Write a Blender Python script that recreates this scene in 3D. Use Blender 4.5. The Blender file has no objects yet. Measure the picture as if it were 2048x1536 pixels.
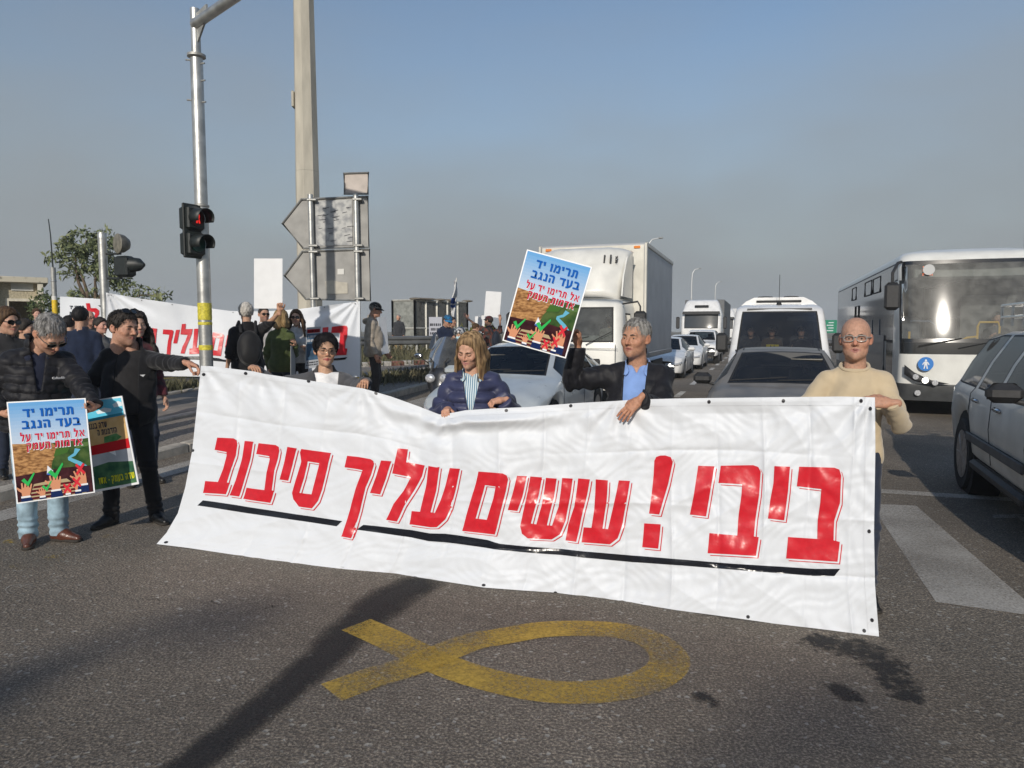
import bpy, bmesh, math, random
import numpy as np
from mathutils import Vector, Matrix
random.seed(7); np.random.seed(7)
sc = bpy.context.scene
COL = sc.collection
R = math.radians
# ---------------------------------------------------------------- camera
FPX, HOR, CH = 1420.0, 660.0, 1.65          # focal length and horizon in photograph pixels, eye height in metres
TH = math.atan((768 - HOR) / FPX)
cam = bpy.data.cameras.new('camera')
cam.sensor_width = 36.0; cam.lens = FPX * 36.0 / 2048.0
cam.clip_start = 0.05; cam.clip_end = 3000
camo = bpy.data.objects.new('camera', cam); COL.objects.link(camo)
camo.location = (0, 0, CH); camo.rotation_euler = (math.pi / 2 - TH, 0, 0)
sc.camera = camo
# ---------------------------------------------------------------- sky, sun, exposure
SUN_EL, SHX, SHY = R(23), 0.255, 0.967       # shadows run along (SHX, SHY)
w = bpy.data.worlds.new('World'); sc.world = w; w.use_nodes = True
nt = w.node_tree; nt.nodes.clear()
wo = nt.nodes.new('ShaderNodeOutputWorld'); bg = nt.nodes.new('ShaderNodeBackground')
sky = nt.nodes.new('ShaderNodeTexSky'); sky.sky_type = 'NISHITA'; sky.sun_disc = False
sky.sun_elevation = SUN_EL; sky.sun_rotation = math.atan2(-SHX, -SHY)
sky.air_density = 1.2; sky.dust_density = 1.0; sky.ozone_density = 1.5; sky.altitude = 60
# a low layer of grey mist round the whole horizon, clear blue above it
tc = nt.nodes.new('ShaderNodeTexCoord'); sx = nt.nodes.new('ShaderNodeSeparateXYZ')
nz = nt.nodes.new('ShaderNodeTexNoise'); nz.inputs['Scale'].default_value = 2.2; nz.inputs['Detail'].default_value = 3
mp = nt.nodes.new('ShaderNodeMapping'); mp.inputs['Scale'].default_value = (1, 1, 2.5)
ad = nt.nodes.new('ShaderNodeMath'); ad.operation = 'MULTIPLY_ADD'; ad.inputs[1].default_value = 0.34; ad.inputs[2].default_value = -0.17
ad2 = nt.nodes.new('ShaderNodeMath'); ad2.operation = 'ADD'
rp = nt.nodes.new('ShaderNodeValToRGB'); rp.color_ramp.interpolation = 'EASE'
rp.color_ramp.elements[0].position = 0.04; rp.color_ramp.elements[0].color = (0, 0, 0, 1)
rp.color_ramp.elements[1].position = 0.52; rp.color_ramp.elements[1].color = (1, 1, 1, 1)
mx = nt.nodes.new('ShaderNodeMix'); mx.data_type = 'RGBA'
L = nt.links.new
L(tc.outputs['Generated'], sx.inputs[0]); L(tc.outputs['Generated'], mp.inputs[0]); L(mp.outputs[0], nz.inputs['Vector'])
L(nz.outputs[0], ad.inputs[0]); L(ad.outputs[0], ad2.inputs[0]); L(sx.outputs['Z'], ad2.inputs[1]); L(ad2.outputs[0], rp.inputs[0])
mx.inputs[6].default_value = (2.92, 3.18, 3.36, 1)
tint = nt.nodes.new('ShaderNodeMix'); tint.data_type = 'RGBA'; tint.blend_type = 'MULTIPLY'; tint.inputs[0].default_value = 1.0
tint.inputs[7].default_value = (1.0, 1.06, 1.14, 1)
L(rp.outputs[0], mx.inputs[0]); L(sky.outputs[0], tint.inputs[6]); L(tint.outputs[2], mx.inputs[7])
L(mx.outputs[2], bg.inputs[0]); bg.inputs[1].default_value = 0.095; L(bg.outputs[0], wo.inputs[0])
sun = bpy.data.lights.new('sun', 'SUN'); sun.energy = 3.2; sun.angle = R(0.6); sun.color = (1.0, 0.925, 0.82)
suno = bpy.data.objects.new('sun', sun); COL.objects.link(suno)
sdir = Vector((SHX * math.cos(SUN_EL), SHY * math.cos(SUN_EL), -math.sin(SUN_EL)))
suno.rotation_euler = sdir.to_track_quat('-Z', 'Y').to_euler(); suno.location = (-4, -15, 12)
sc.view_settings.view_transform = 'Standard'; sc.view_settings.look = 'None'
sc.view_settings.exposure = 0.08; sc.view_settings.gamma = 1.0; sc.view_settings.use_curve_mapping = False

# ---------------------------------------------------------------- positions
CT, ST = math.cos(TH), math.sin(TH)
def ray(px, py):
    x = (px - 1024) / FPX; y = (768 - py) / FPX
    return (x, CT + y * ST, -ST + y * CT)
def P(px, py, Y):                              # the point seen at a pixel, Y metres ahead
    r = ray(px, py); t = Y / r[1]
    return (r[0] * t, Y, CH + r[2] * t)
RD = R(19.3); DS, DC = math.sin(RD), math.cos(RD)   # direction of the road
def uv2xy(u, v): return (u * DS + v * DC, u * DC - v * DS)
def xy2uv(x, y): return (x * DS + y * DC, x * DC - y * DS)
def sst(t):
    t = np.clip(t, 0, 1); return t * t * (3 - 2 * t)
def gz(x, y):                                  # the ground rises gently behind the junction, to the left of the road
    u = x * DS + y * DC; v = x * DC - y * DS
    return sst((-v - 5.2) / 2.0) * np.clip((u - 4.0) * 0.045, 0, 0.5)
def G(px, py, dz=0.0):
    r = ray(px, py); z = 0.0
    for _ in range(12):
        t = (z - CH) / r[2]; z = float(gz(r[0] * t, r[1] * t)) + dz
    return (r[0] * t, r[1] * t, z)

# ---------------------------------------------------------------- objects
def tag(o, label=None, cat=None, group=None, kind=None):
    if label: o['label'] = label
    if cat: o['category'] = cat
    if group: o['group'] = group
    if kind: o['kind'] = kind
    return o
def empty(name, loc=(0, 0, 0), rz=0.0, label=None, cat=None, group=None):
    o = bpy.data.objects.new(name, None); COL.objects.link(o); o.empty_display_size = 0.1
    o.location = loc; o.rotation_euler = (0, 0, rz)
    return tag(o, label, cat, group)
def mesh_obj(name, verts, faces, mats, parent=None, smooth=True, fm=None, cols=None, auto=None):
    me = bpy.data.meshes.new(name)
    verts = np.asarray(verts, dtype=np.float64)
    if isinstance(faces, np.ndarray) and faces.ndim == 2:
        n, k = faces.shape
        me.vertices.add(len(verts)); me.vertices.foreach_set('co', verts.ravel())
        me.loops.add(n * k); me.loops.foreach_set('vertex_index', faces.ravel().astype(np.int32))
        me.polygons.add(n); me.polygons.foreach_set('loop_start', np.arange(0, n * k, k, dtype=np.int32))
        me.polygons.foreach_set('loop_total', np.full(n, k, dtype=np.int32))
        me.update(calc_edges=True)
    else:
        me.from_pydata([tuple(v) for v in verts], [], [tuple(f) for f in faces])
    me.validate()
    for m in (mats if isinstance(mats, (list, tuple)) else [mats]): me.materials.append(m)
    if fm is not None and len(fm) == len(me.polygons): me.polygons.foreach_set('material_index', np.asarray(fm, dtype=np.int32))
    me.polygons.foreach_set('use_smooth', np.full(len(me.polygons), bool(smooth)))
    if cols is not None and len(cols) == len(me.vertices):
        a = me.color_attributes.new('Col', 'FLOAT_COLOR', 'POINT')
        c = np.ones((len(cols), 4), dtype=np.float32); c[:, :3] = cols; a.data.foreach_set('color', c.ravel())
    me.update()
    if auto is not None: me.set_sharp_from_angle(angle=R(auto))
    o = bpy.data.objects.new(name, me); COL.objects.link(o)
    if parent is not None: o.parent = parent
    return o
class MB:
    """collects simple shapes; build() links them as one mesh object"""
    def __init__(s): s.v = []; s.f = []; s.m = []
    def add(s, vs, fs, mi=0):
        o = len(s.v); s.v += [tuple(map(float, p)) for p in vs]; s.f += [tuple(i + o for i in f) for f in fs]; s.m += [mi] * len(fs); return s
    def box(s, c, d, rz=0.0, mi=0, rx=0.0, ry=0.0, bev=0.0):
        hx, hy, hz = d[0] / 2, d[1] / 2, d[2] / 2
        if bev > 0:
            b = min(bev, hx * .9, hy * .9, hz * .9); pts = []; fs = []
            rings = [(hx - b, hy - b, -hz), (hx, hy, -hz + b), (hx, hy, hz - b), (hx - b, hy - b, hz)]
            def oct_(x, y, z):
                q = b * .6
                return [(x, y - q, z), (x - q, y, z), (-x + q, y, z), (-x, y - q, z), (-x, -y + q, z), (-x + q, -y, z), (x - q, -y, z), (x, -y + q, z)]
            for r_ in rings: pts += oct_(*r_)
            for k in range(3):
                for i in range(8): fs.append((k * 8 + i, k * 8 + (i + 1) % 8, k * 8 + 8 + (i + 1) % 8, k * 8 + 8 + i))
            fs.append(tuple(range(7, -1, -1))); fs.append(tuple(range(24, 32)))
        else:
            pts = [(x, y, z) for z in (-hz, hz) for (x, y) in ((-hx, -hy), (hx, -hy), (hx, hy), (-hx, hy))]
            fs = [(0, 3, 2, 1), (4, 5, 6, 7), (0, 1, 5, 4), (1, 2, 6, 5), (2, 3, 7, 6), (3, 0, 4, 7)]
        if rz or rx or ry:
            M = Matrix.Rotation(rz, 3, 'Z') @ Matrix.Rotation(ry, 3, 'Y') @ Matrix.Rotation(rx, 3, 'X'); pts = [M @ Vector(p) for p in pts]
        return s.add([(p[0] + c[0], p[1] + c[1], p[2] + c[2]) for p in pts], fs, mi)
    def tube(s, pts, r, n=10, mi=0, cap=True, closed=False):
        pts = [Vector(p) for p in pts]; N = len(pts); rs = r if isinstance(r, (list, tuple)) else [r] * N
        vs = []; fs = []; up = None
        for i, p in enumerate(pts):
            a = pts[(i - 1) % N] if (closed or i > 0) else pts[i]; b = pts[(i + 1) % N] if (closed or i < N - 1) else pts[i]
            t = (b - a).normalized()
            if up is None: up = Vector((0, 0, 1)) if abs(t.z) < .9 else Vector((1, 0, 0))
            x = t.cross(up)
            if x.length < 1e-4: x = t.cross(Vector((.3, 1, .2)))
            x.normalize(); y = x.cross(t).normalized(); up = y
            for k in range(n):
                an = 2 * math.pi * k / n; vs.append(p + (x * math.cos(an) + y * math.sin(an)) * rs[i])
        for i in range(N if closed else N - 1):
            j = (i + 1) % N
            for k in range(n): fs.append((i * n + k, i * n + (k + 1) % n, j * n + (k + 1) % n, j * n + k))
        if cap and not closed: fs.append(tuple(range(n - 1, -1, -1))); fs.append(tuple((N - 1) * n + k for k in range(n)))
        return s.add(vs, fs, mi)
    def cyl(s, a, b, r, r2=None, n=16, mi=0): return s.tube([a, b], [r, r if r2 is None else r2], n, mi)
    def lathe(s, prof, c=(0, 0, 0), axis='z', n=24, mi=0, M=None):   # prof: (radius, height)
        vs = []; fs = []
        for (r, h) in prof:
            for k in range(n):
                a = 2 * math.pi * k / n; x, y = r * math.cos(a), r * math.sin(a)
                p = {'z': (x, y, h), 'x': (h, x, y), 'y': (x, h, y)}[axis]
                if M is not None: p = M @ Vector(p)
                vs.append((p[0] + c[0], p[1] + c[1], p[2] + c[2]))
        for i in range(len(prof) - 1):
            for k in range(n): fs.append((i * n + k, i * n + (k + 1) % n, (i + 1) * n + (k + 1) % n, (i + 1) * n + k))
        fs.append(tuple(range(n - 1, -1, -1))); fs.append(tuple((len(prof) - 1) * n + k for k in range(n)))
        return s.add(vs, fs, mi)
    def prism(s, poly, a, b, fn, mi=0):        # polygon (2-D) swept from depth a to b; fn maps (p, q, depth) to 3-D
        n = len(poly); vs = [fn(p, q, a) for p, q in poly] + [fn(p, q, b) for p, q in poly]
        fs = [tuple(range(n - 1, -1, -1)), tuple(range(n, 2 * n))] + [(i, (i + 1) % n, n + (i + 1) % n, n + i) for i in range(n)]
        return s.add(vs, fs, mi)
    def ell(s, c, r, n=12, m=8, mi=0):
        prof = [(math.sin(math.pi * i / m), -math.cos(math.pi * i / m)) for i in range(m + 1)]
        prof[0] = (.02, -1); prof[-1] = (.02, 1); vs = []; fs = []
        for (q, h) in prof:
            for k in range(n): a = 2 * math.pi * k / n; vs.append((c[0] + r[0] * q * math.cos(a), c[1] + r[1] * q * math.sin(a), c[2] + r[2] * h))
        for i in range(m):
            for k in range(n): fs.append((i * n + k, i * n + (k + 1) % n, (i + 1) * n + (k + 1) % n, (i + 1) * n + k))
        fs.append(tuple(range(n - 1, -1, -1))); fs.append(tuple(m * n + k for k in range(n)))
        return s.add(vs, fs, mi)
    def build(s, name, mats, parent=None, smooth=True, auto=35):
        return mesh_obj(name, s.v, s.f, mats, parent, smooth, fm=s.m, auto=auto if smooth else None)
def grid_mesh(fn, nu, nv):                     # numpy arrays of a parametric sheet
    U, V = np.meshgrid(np.linspace(0, 1, nu), np.linspace(0, 1, nv), indexing='ij')
    X = fn(U.ravel(), V.ravel()); i = np.arange(nu * nv).reshape(nu, nv)
    F = np.stack([i[:-1, :-1], i[1:, :-1], i[1:, 1:], i[:-1, 1:]], -1).reshape(-1, 4)
    return np.asarray(X), F

# ---------------------------------------------------------------- materials
MATS = {}
def mat(name, col=(.5, .5, .5), rough=.5, metal=0.0, var=0.0, scale=8.0, bump=0.0, bscale=60.0, coat=0.0, spec=.5, col2=None, stretch=(1, 1, 1),
        attr=False, sheen=0.0, emit=None, estr=0.0, sss=0.0, aniso_lo=.35, aniso_hi=.65, bdist=.01, rvar=0.0):
    if name in MATS: return MATS[name]
    m = bpy.data.materials.new(name); m.use_nodes = True; N = m.node_tree.nodes; K = m.node_tree.links.new
    b = N['Principled BSDF']; b.inputs['Roughness'].default_value = rough; b.inputs['Metallic'].default_value = metal
    b.inputs['Specular IOR Level'].default_value = spec; b.inputs['Coat Weight'].default_value = coat; b.inputs['Coat Roughness'].default_value = .06
    b.inputs['Sheen Weight'].default_value = sheen
    b.inputs['Base Color'].default_value = (*col, 1)
    if sss: b.inputs['Subsurface Weight'].default_value = sss; b.inputs['Subsurface Radius'].default_value = (.012, .004, .002); b.inputs['Subsurface Scale'].default_value = 1
    if emit: b.inputs['Emission Color'].default_value = (*emit, 1); b.inputs['Emission Strength'].default_value = estr
    tcn = N.new('ShaderNodeTexCoord'); src = tcn.outputs['Object']
    if stretch != (1, 1, 1):
        mpn = N.new('ShaderNodeMapping'); mpn.inputs['Scale'].default_value = stretch; K(src, mpn.inputs[0]); src = mpn.outputs[0]
    base = None
    if attr:
        an = N.new('ShaderNodeAttribute'); an.attribute_name = 'Col'; base = an.outputs['Color']; K(base, b.inputs['Base Color'])
    if var or col2 is not None:
        n1 = N.new('ShaderNodeTexNoise'); n1.inputs['Scale'].default_value = scale; n1.inputs['Detail'].default_value = 4; K(src, n1.inputs['Vector'])
        mr = N.new('ShaderNodeMapRange'); mr.inputs[1].default_value = aniso_lo; mr.inputs[2].default_value = aniso_hi; K(n1.outputs[0], mr.inputs[0])
        if col2 is not None:
            mm = N.new('ShaderNodeMix'); mm.data_type = 'RGBA'; K(mr.outputs[0], mm.inputs[0]); mm.inputs[6].default_value = (*col, 1); mm.inputs[7].default_value = (*col2, 1)
            K(mm.outputs[2], b.inputs['Base Color'])
        else:
            mr.inputs[3].default_value = 1 - var; mr.inputs[4].default_value = 1 + var
            mm = N.new('ShaderNodeMix'); mm.data_type = 'RGBA'; mm.blend_type = 'MULTIPLY'; mm.inputs[0].default_value = 1
            if base is not None: K(base, mm.inputs[6])
            else: mm.inputs[6].default_value = (*col, 1)
            K(mr.outputs[0], mm.inputs[7]); K(mm.outputs[2], b.inputs['Base Color'])
        if rvar:
            m2 = N.new('ShaderNodeMapRange'); m2.inputs[1].default_value = .3; m2.inputs[2].default_value = .7
            m2.inputs[3].default_value = max(.02, rough - rvar); m2.inputs[4].default_value = min(1, rough + rvar); K(n1.outputs[0], m2.inputs[0]); K(m2.outputs[0], b.inputs['Roughness'])
    if bump:
        n2 = N.new('ShaderNodeTexNoise'); n2.inputs['Scale'].default_value = bscale; n2.inputs['Detail'].default_value = 3; K(src, n2.inputs['Vector'])
        bp = N.new('ShaderNodeBump'); bp.inputs['Strength'].default_value = bump; bp.inputs['Distance'].default_value = bdist
        K(n2.outputs[0], bp.inputs['Height']); K(bp.outputs[0], b.inputs['Normal'])
    MATS[name] = m; return m
def paint_mat(name, col, wear=.5, wscale=55, big=1.6, soft=.12, amp=.55):
    """worn road paint: where it has rubbed off the asphalt under it shows"""
    if name in MATS: return MATS[name]
    m = bpy.data.materials.new(name); m.use_nodes = True; N = m.node_tree.nodes; K = m.node_tree.links.new
    b = N['Principled BSDF']; b.inputs['Base Color'].default_value = (*col, 1); b.inputs['Roughness'].default_value = .75
    t = N.new('ShaderNodeTexCoord'); n1 = N.new('ShaderNodeTexNoise'); n1.inputs['Scale'].default_value = wscale; n1.inputs['Detail'].default_value = 6; n1.inputs['Roughness'].default_value = .75
    n2 = N.new('ShaderNodeTexNoise'); n2.inputs['Scale'].default_value = big; n2.inputs['Detail'].default_value = 3
    K(t.outputs['Object'], n1.inputs['Vector']); K(t.outputs['Object'], n2.inputs['Vector'])
    a = N.new('ShaderNodeMath'); a.operation = 'MULTIPLY_ADD'; a.inputs[1].default_value = amp; K(n2.outputs[0], a.inputs[0]); K(n1.outputs[0], a.inputs[2])
    mr = N.new('ShaderNodeMapRange'); mr.inputs[1].default_value = wear + amp * .49 - soft; mr.inputs[2].default_value = wear + amp * .49 + soft; K(a.outputs[0], mr.inputs[0])
    tr = N.new('ShaderNodeBsdfTransparent'); ms = N.new('ShaderNodeMixShader'); K(mr.outputs[0], ms.inputs[0]); K(tr.outputs[0], ms.inputs[1]); K(b.outputs[0], ms.inputs[2])
    K(ms.outputs[0], N['Material Output'].inputs[0]); MATS[name] = m; return m
def stain_mat(name, col, edge=.5, scale=9):
    """a dark stain on asphalt; its edge fades and breaks up, by the sheet's vertex colour"""
    if name in MATS: return MATS[name]
    m = bpy.data.materials.new(name); m.use_nodes = True; N = m.node_tree.nodes; K = m.node_tree.links.new
    b = N['Principled BSDF']; b.inputs['Base Color'].default_value = (*col, 1); b.inputs['Roughness'].default_value = .8
    t = N.new('ShaderNodeTexCoord'); n1 = N.new('ShaderNodeTexNoise'); n1.inputs['Scale'].default_value = scale; n1.inputs['Detail'].default_value = 7; n1.inputs['Roughness'].default_value = .7
    K(t.outputs['Object'], n1.inputs['Vector']); an = N.new('ShaderNodeAttribute'); an.attribute_name = 'Col'
    a = N.new('ShaderNodeMath'); a.operation = 'ADD'; K(an.outputs['Fac'], a.inputs[0]); K(n1.outputs[0], a.inputs[1])
    mr = N.new('ShaderNodeMapRange'); mr.inputs[1].default_value = 1.0 - edge * .5; mr.inputs[2].default_value = 1.0 + edge * .5; mr.inputs[4].default_value = .78; K(a.outputs[0], mr.inputs[0])
    tr = N.new('ShaderNodeBsdfTransparent'); ms = N.new('ShaderNodeMixShader'); K(mr.outputs[0], ms.inputs[0]); K(tr.outputs[0], ms.inputs[1]); K(b.outputs[0], ms.inputs[2])
    K(ms.outputs[0], N['Material Output'].inputs[0]); MATS[name] = m; return m
def asphalt_mat(name, base, light, big=.35):
    if name in MATS: return MATS[name]
    m = bpy.data.materials.new(name); m.use_nodes = True; N = m.node_tree.nodes; K = m.node_tree.links.new
    b = N['Principled BSDF']; b.inputs['Roughness'].default_value = .82; b.inputs['Specular IOR Level'].default_value = .35
    t = N.new('ShaderNodeTexCoord'); O = t.outputs['Object']
    def noise(s, d=3, r=.5):
        n = N.new('ShaderNodeTexNoise'); n.inputs['Scale'].default_value = s; n.inputs['Detail'].default_value = d; n.inputs['Roughness'].default_value = r; K(O, n.inputs['Vector']); return n
    fine = noise(75, 5, .8); mid = noise(14, 4); large = noise(.55, 4); vo = N.new('ShaderNodeTexVoronoi'); vo.inputs['Scale'].default_value = 62; K(O, vo.inputs['Vector'])
    r1 = N.new('ShaderNodeMapRange'); r1.inputs[1].default_value = .47; r1.inputs[2].default_value = .68; K(fine.outputs[0], r1.inputs[0])
    m1 = N.new('ShaderNodeMix'); m1.data_type = 'RGBA'; K(r1.outputs[0], m1.inputs[0]); m1.inputs[6].default_value = (*base, 1); m1.inputs[7].default_value = (*light, 1)
    sp = N.new('ShaderNodeSeparateColor'); K(vo.outputs['Color'], sp.inputs[0])
    r2 = N.new('ShaderNodeMapRange'); r2.inputs[1].default_value = .965; r2.inputs[2].default_value = .99; K(sp.outputs[0], r2.inputs[0])
    m2 = N.new('ShaderNodeMix'); m2.data_type = 'RGBA'; K(r2.outputs[0], m2.inputs[0]); K(m1.outputs[2], m2.inputs[6]); m2.inputs[7].default_value = (.33, .31, .27, 1)
    ra = N.new('ShaderNodeMapRange'); ra.inputs[1].default_value = .3; ra.inputs[2].default_value = .7; ra.inputs[3].default_value = 1 - big; ra.inputs[4].default_value = 1 + big; K(large.outputs[0], ra.inputs[0])
    rb = N.new('ShaderNodeMapRange'); rb.inputs[1].default_value = .3; rb.inputs[2].default_value = .7; rb.inputs[3].default_value = .85; rb.inputs[4].default_value = 1.15; K(mid.outputs[0], rb.inputs[0])
    mu = N.new('ShaderNodeMath'); mu.operation = 'MULTIPLY'; K(ra.outputs[0], mu.inputs[0]); K(rb.outputs[0], mu.inputs[1])
    m3 = N.new('ShaderNodeMix'); m3.data_type = 'RGBA'; m3.blend_type = 'MULTIPLY'; m3.inputs[0].default_value = 1; K(m2.outputs[2], m3.inputs[6]); K(mu.outputs[0], m3.inputs[7])
    K(m3.outputs[2], b.inputs['Base Color'])
    bp = N.new('ShaderNodeBump'); bp.inputs['Strength'].default_value = .8; bp.inputs['Distance'].default_value = .006
    hh = N.new('ShaderNodeMath'); hh.operation = 'ADD'; K(fine.outputs[0], hh.inputs[0]); K(vo.outputs['Distance'], hh.inputs[1]); K(hh.outputs[0], bp.inputs['Height']); K(bp.outputs[0], b.inputs['Normal'])
    MATS[name] = m; return m
def glass_mat(name, tint, gloss=.03, ior=1.5, dirt=0.0, dcol=(.35, .33, .29), arcs=None):
    if name in MATS: return MATS[name]
    m = bpy.data.materials.new(name); m.use_nodes = True; N = m.node_tree.nodes; K = m.node_tree.links.new; N.remove(N['Principled BSDF'])
    tr = N.new('ShaderNodeBsdfTransparent'); tr.inputs[0].default_value = (*tint, 1)
    gl = N.new('ShaderNodeBsdfGlossy'); gl.inputs['Roughness'].default_value = gloss
    fr = N.new('ShaderNodeFresnel'); fr.inputs[0].default_value = ior
    ms = N.new('ShaderNodeMixShader'); K(fr.outputs[0], ms.inputs[0]); K(tr.outputs[0], ms.inputs[1]); K(gl.outputs[0], ms.inputs[2]); out = ms.outputs[0]
    if dirt:
        df = N.new('ShaderNodeBsdfDiffuse'); df.inputs[0].default_value = (*dcol, 1)
        t = N.new('ShaderNodeTexCoord'); n = N.new('ShaderNodeTexNoise'); n.inputs['Scale'].default_value = 6; n.inputs['Detail'].default_value = 8; K(t.outputs['Object'], n.inputs['Vector'])
        mr = N.new('ShaderNodeMapRange'); mr.inputs[1].default_value = .3; mr.inputs[2].default_value = .8; mr.inputs[3].default_value = dirt * .5; mr.inputs[4].default_value = dirt * 1.4; K(n.outputs[0], mr.inputs[0]); fac = mr.outputs[0]
        if arcs:                                 # the wipers have cleared two arcs, dust is left outside them
            dm = None
            for (ay, az, ar) in arcs:
                vm = N.new('ShaderNodeVectorMath'); vm.operation = 'MULTIPLY'; vm.inputs[1].default_value = (0, 1, 1.9); K(t.outputs['Object'], vm.inputs[0]); vd = N.new('ShaderNodeVectorMath'); vd.operation = 'DISTANCE'; vd.inputs[1].default_value = (0, ay, az * 1.9); K(vm.outputs[0], vd.inputs[0]); q = N.new('ShaderNodeMath'); q.operation = 'SUBTRACT'; K(vd.outputs['Value'], q.inputs[0]); q.inputs[1].default_value = ar
                if dm is None: dm = q.outputs[0]
                else: mn = N.new('ShaderNodeMath'); mn.operation = 'MINIMUM'; K(dm, mn.inputs[0]); K(q.outputs[0], mn.inputs[1]); dm = mn.outputs[0]
            st_ = N.new('ShaderNodeMapRange'); st_.inputs[1].default_value = -.005; st_.inputs[2].default_value = .012; st_.inputs[4].default_value = .38; K(dm, st_.inputs[0]); sm = N.new('ShaderNodeMath'); sm.operation = 'MULTIPLY_ADD'; sm.inputs[1].default_value = .35; K(fac, sm.inputs[0]); K(st_.outputs[0], sm.inputs[2]); fac = sm.outputs[0]
        m2 = N.new('ShaderNodeMixShader'); K(fac, m2.inputs[0]); K(out, m2.inputs[1]); K(df.outputs[0], m2.inputs[2]); out = m2.outputs[0]
    K(out, N['Material Output'].inputs[0]); MATS[name] = m; return m

# ---------------------------------------------------------------- ground
def strip(name, v0, v1, u0, u1, m, dz, nu, nv=2, kind='structure', ns=None):
    us = np.linspace(u0, u1, nu) if ns is None else np.array(ns); vs_ = np.linspace(v0, v1, nv)
    U, V = np.meshgrid(us, vs_, indexing='ij'); X = U * DS + V * DC; Y = U * DC - V * DS; Z = gz(X, Y) + dz
    i = np.arange(U.size).reshape(U.shape); Fc = np.stack([i[:-1, :-1], i[:-1, 1:], i[1:, 1:], i[1:, :-1]], -1).reshape(-1, 4)[:, ::-1]
    o = mesh_obj(name, np.stack([X.ravel(), Y.ravel(), Z.ravel()], 1), Fc, m); tag(o, kind=kind); return o
def sheet(name, pts, m, dz, kind='structure', parent=None, sub=0.25):
    """a flat shape on the ground, given by ground points, following the ground's rise"""
    bm = bmesh.new(); vs = [bm.verts.new((p[0], p[1], 0)) for p in pts]; bm.faces.new(vs); bmesh.ops.triangulate(bm, faces=bm.faces[:])
    xs = [p[0] for p in pts]; ys = [p[1] for p in pts]
    def cuts(lo, hi, n): return [lo + (hi - lo) * k / n for k in range(1, n)]
    n = max(1, min(24, int((max(xs) - min(xs)) / sub))); k = max(1, min(24, int((max(ys) - min(ys)) / sub)))
    for x in cuts(min(xs), max(xs), n): bmesh.ops.bisect_plane(bm, geom=bm.verts[:] + bm.edges[:] + bm.faces[:], plane_co=(x, 0, 0), plane_no=(1, 0, 0))
    for y in cuts(min(ys), max(ys), k): bmesh.ops.bisect_plane(bm, geom=bm.verts[:] + bm.edges[:] + bm.faces[:], plane_co=(0, y, 0), plane_no=(0, 1, 0))
    for v_ in bm.verts: v_.co.z = float(gz(v_.co.x, v_.co.y)) + dz
    bmesh.ops.recalc_face_normals(bm, faces=bm.faces[:])
    me = bpy.data.meshes.new(name); bm.to_mesh(me); bm.free(); me.materials.append(m)
    if me.polygons and me.polygons[0].normal.z < 0: me.flip_normals()
    o = bpy.data.objects.new(name, me); COL.objects.link(o)
    if parent is not None: o.parent = parent
    elif kind: tag(o, kind=kind)
    return o
A_ROAD = asphalt_mat('asphalt', (.105, .089, .072), (.46, .39, .30), .27)
A_OLD = asphalt_mat('asphalt_old', (.075, .071, .066), (.15, .142, .13), .15)
M_DIRT = mat('dirt', (.20, .165, .12), .95, var=.3, scale=3, bump=.6, bscale=30, col2=(.11, .105, .055))
M_GRAVEL = mat('gravel', (.16, .14, .12), .95, scale=38, col2=(.34, .30, .25), bump=1.0, bscale=60, bdist=.02)
M_KERB = mat('kerb_concrete', (.42, .38, .32), .9, var=.22, scale=9, bump=.5, bscale=70)
M_PAVE = mat('old_pavement', (.20, .175, .15), .92, var=.28, scale=2.2, bump=.4, bscale=90)
def rampspace(a, b, n, p=2.2): return [a + (b - a) * (k / (n - 1)) ** p for k in range(n)]
us_far = [-25, -12, -6, -2] + rampspace(0, 460, 54, 2.3)
gx = np.array(sorted([-x for x in rampspace(.5, 420, 36, 2.2)] + rampspace(0, 420, 36, 2.2))); gy = np.array([-60, -25, -10] + rampspace(-3, 480, 52, 2.3))
GX, GY = np.meshgrid(gx, gy, indexing='ij'); GZ = gz(GX, GY) - .06
ii = np.arange(GX.size).reshape(GX.shape); gf = np.stack([ii[:-1, :-1], ii[1:, :-1], ii[1:, 1:], ii[:-1, 1:]], -1).reshape(-1, 4)
tag(mesh_obj('ground', np.stack([GX.ravel(), GY.ravel(), GZ.ravel()], 1), gf, M_DIRT), kind='structure')
road = strip('road', -6.75, 10.5, 0, 0, A_ROAD, 0.0, 0, 70, ns=us_far)
U0, U1 = -2.0, 34.0
def kerb(name, v0, v1, u0, u1, h, m, step=1.0):
    k = empty(name, (0, 0, 0)); tag(k, kind='structure'); u = u0; proto = None
    while u < u1 - .01:
        x, y = uv2xy(u + step / 2, (v0 + v1) / 2); z = float(gz(x, y))
        if proto is None:
            mb = MB(); mb.box((0, 0, h / 2 - .1), (step - .012, abs(v1 - v0), h + .2), bev=.018); proto = mb.build('kerb_block', m, k); o = proto
        else: o = proto.copy(); COL.objects.link(o)
        dz = (float(gz(*uv2xy(u + step, v0))) - float(gz(*uv2xy(u, v0)))) / step
        o.location = (x, y, z); o.rotation_euler = (0, -math.atan(dz), math.pi / 2 - RD); u += step
    return k
kerb('kerb_near', -6.93, -6.75, 1.0, 24, .11, M_KERB)
strip('gravel_island', -8.42, -6.93, 1.0, 24, M_GRAVEL, .085, 60, 8)
kerb('kerb_middle', -8.6, -8.42, 1.0, 28, .13, M_KERB)
strip('pavement', -10.7, -8.6, 1.0, 28, M_PAVE, .11, 50, 8)
kerb('kerb_far', -10.86, -10.7, 1.0, 26, .15, M_KERB)
strip('verge', -11.7, -10.86, 1.0, 26, M_DIRT, .1, 50, 4)
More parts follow.
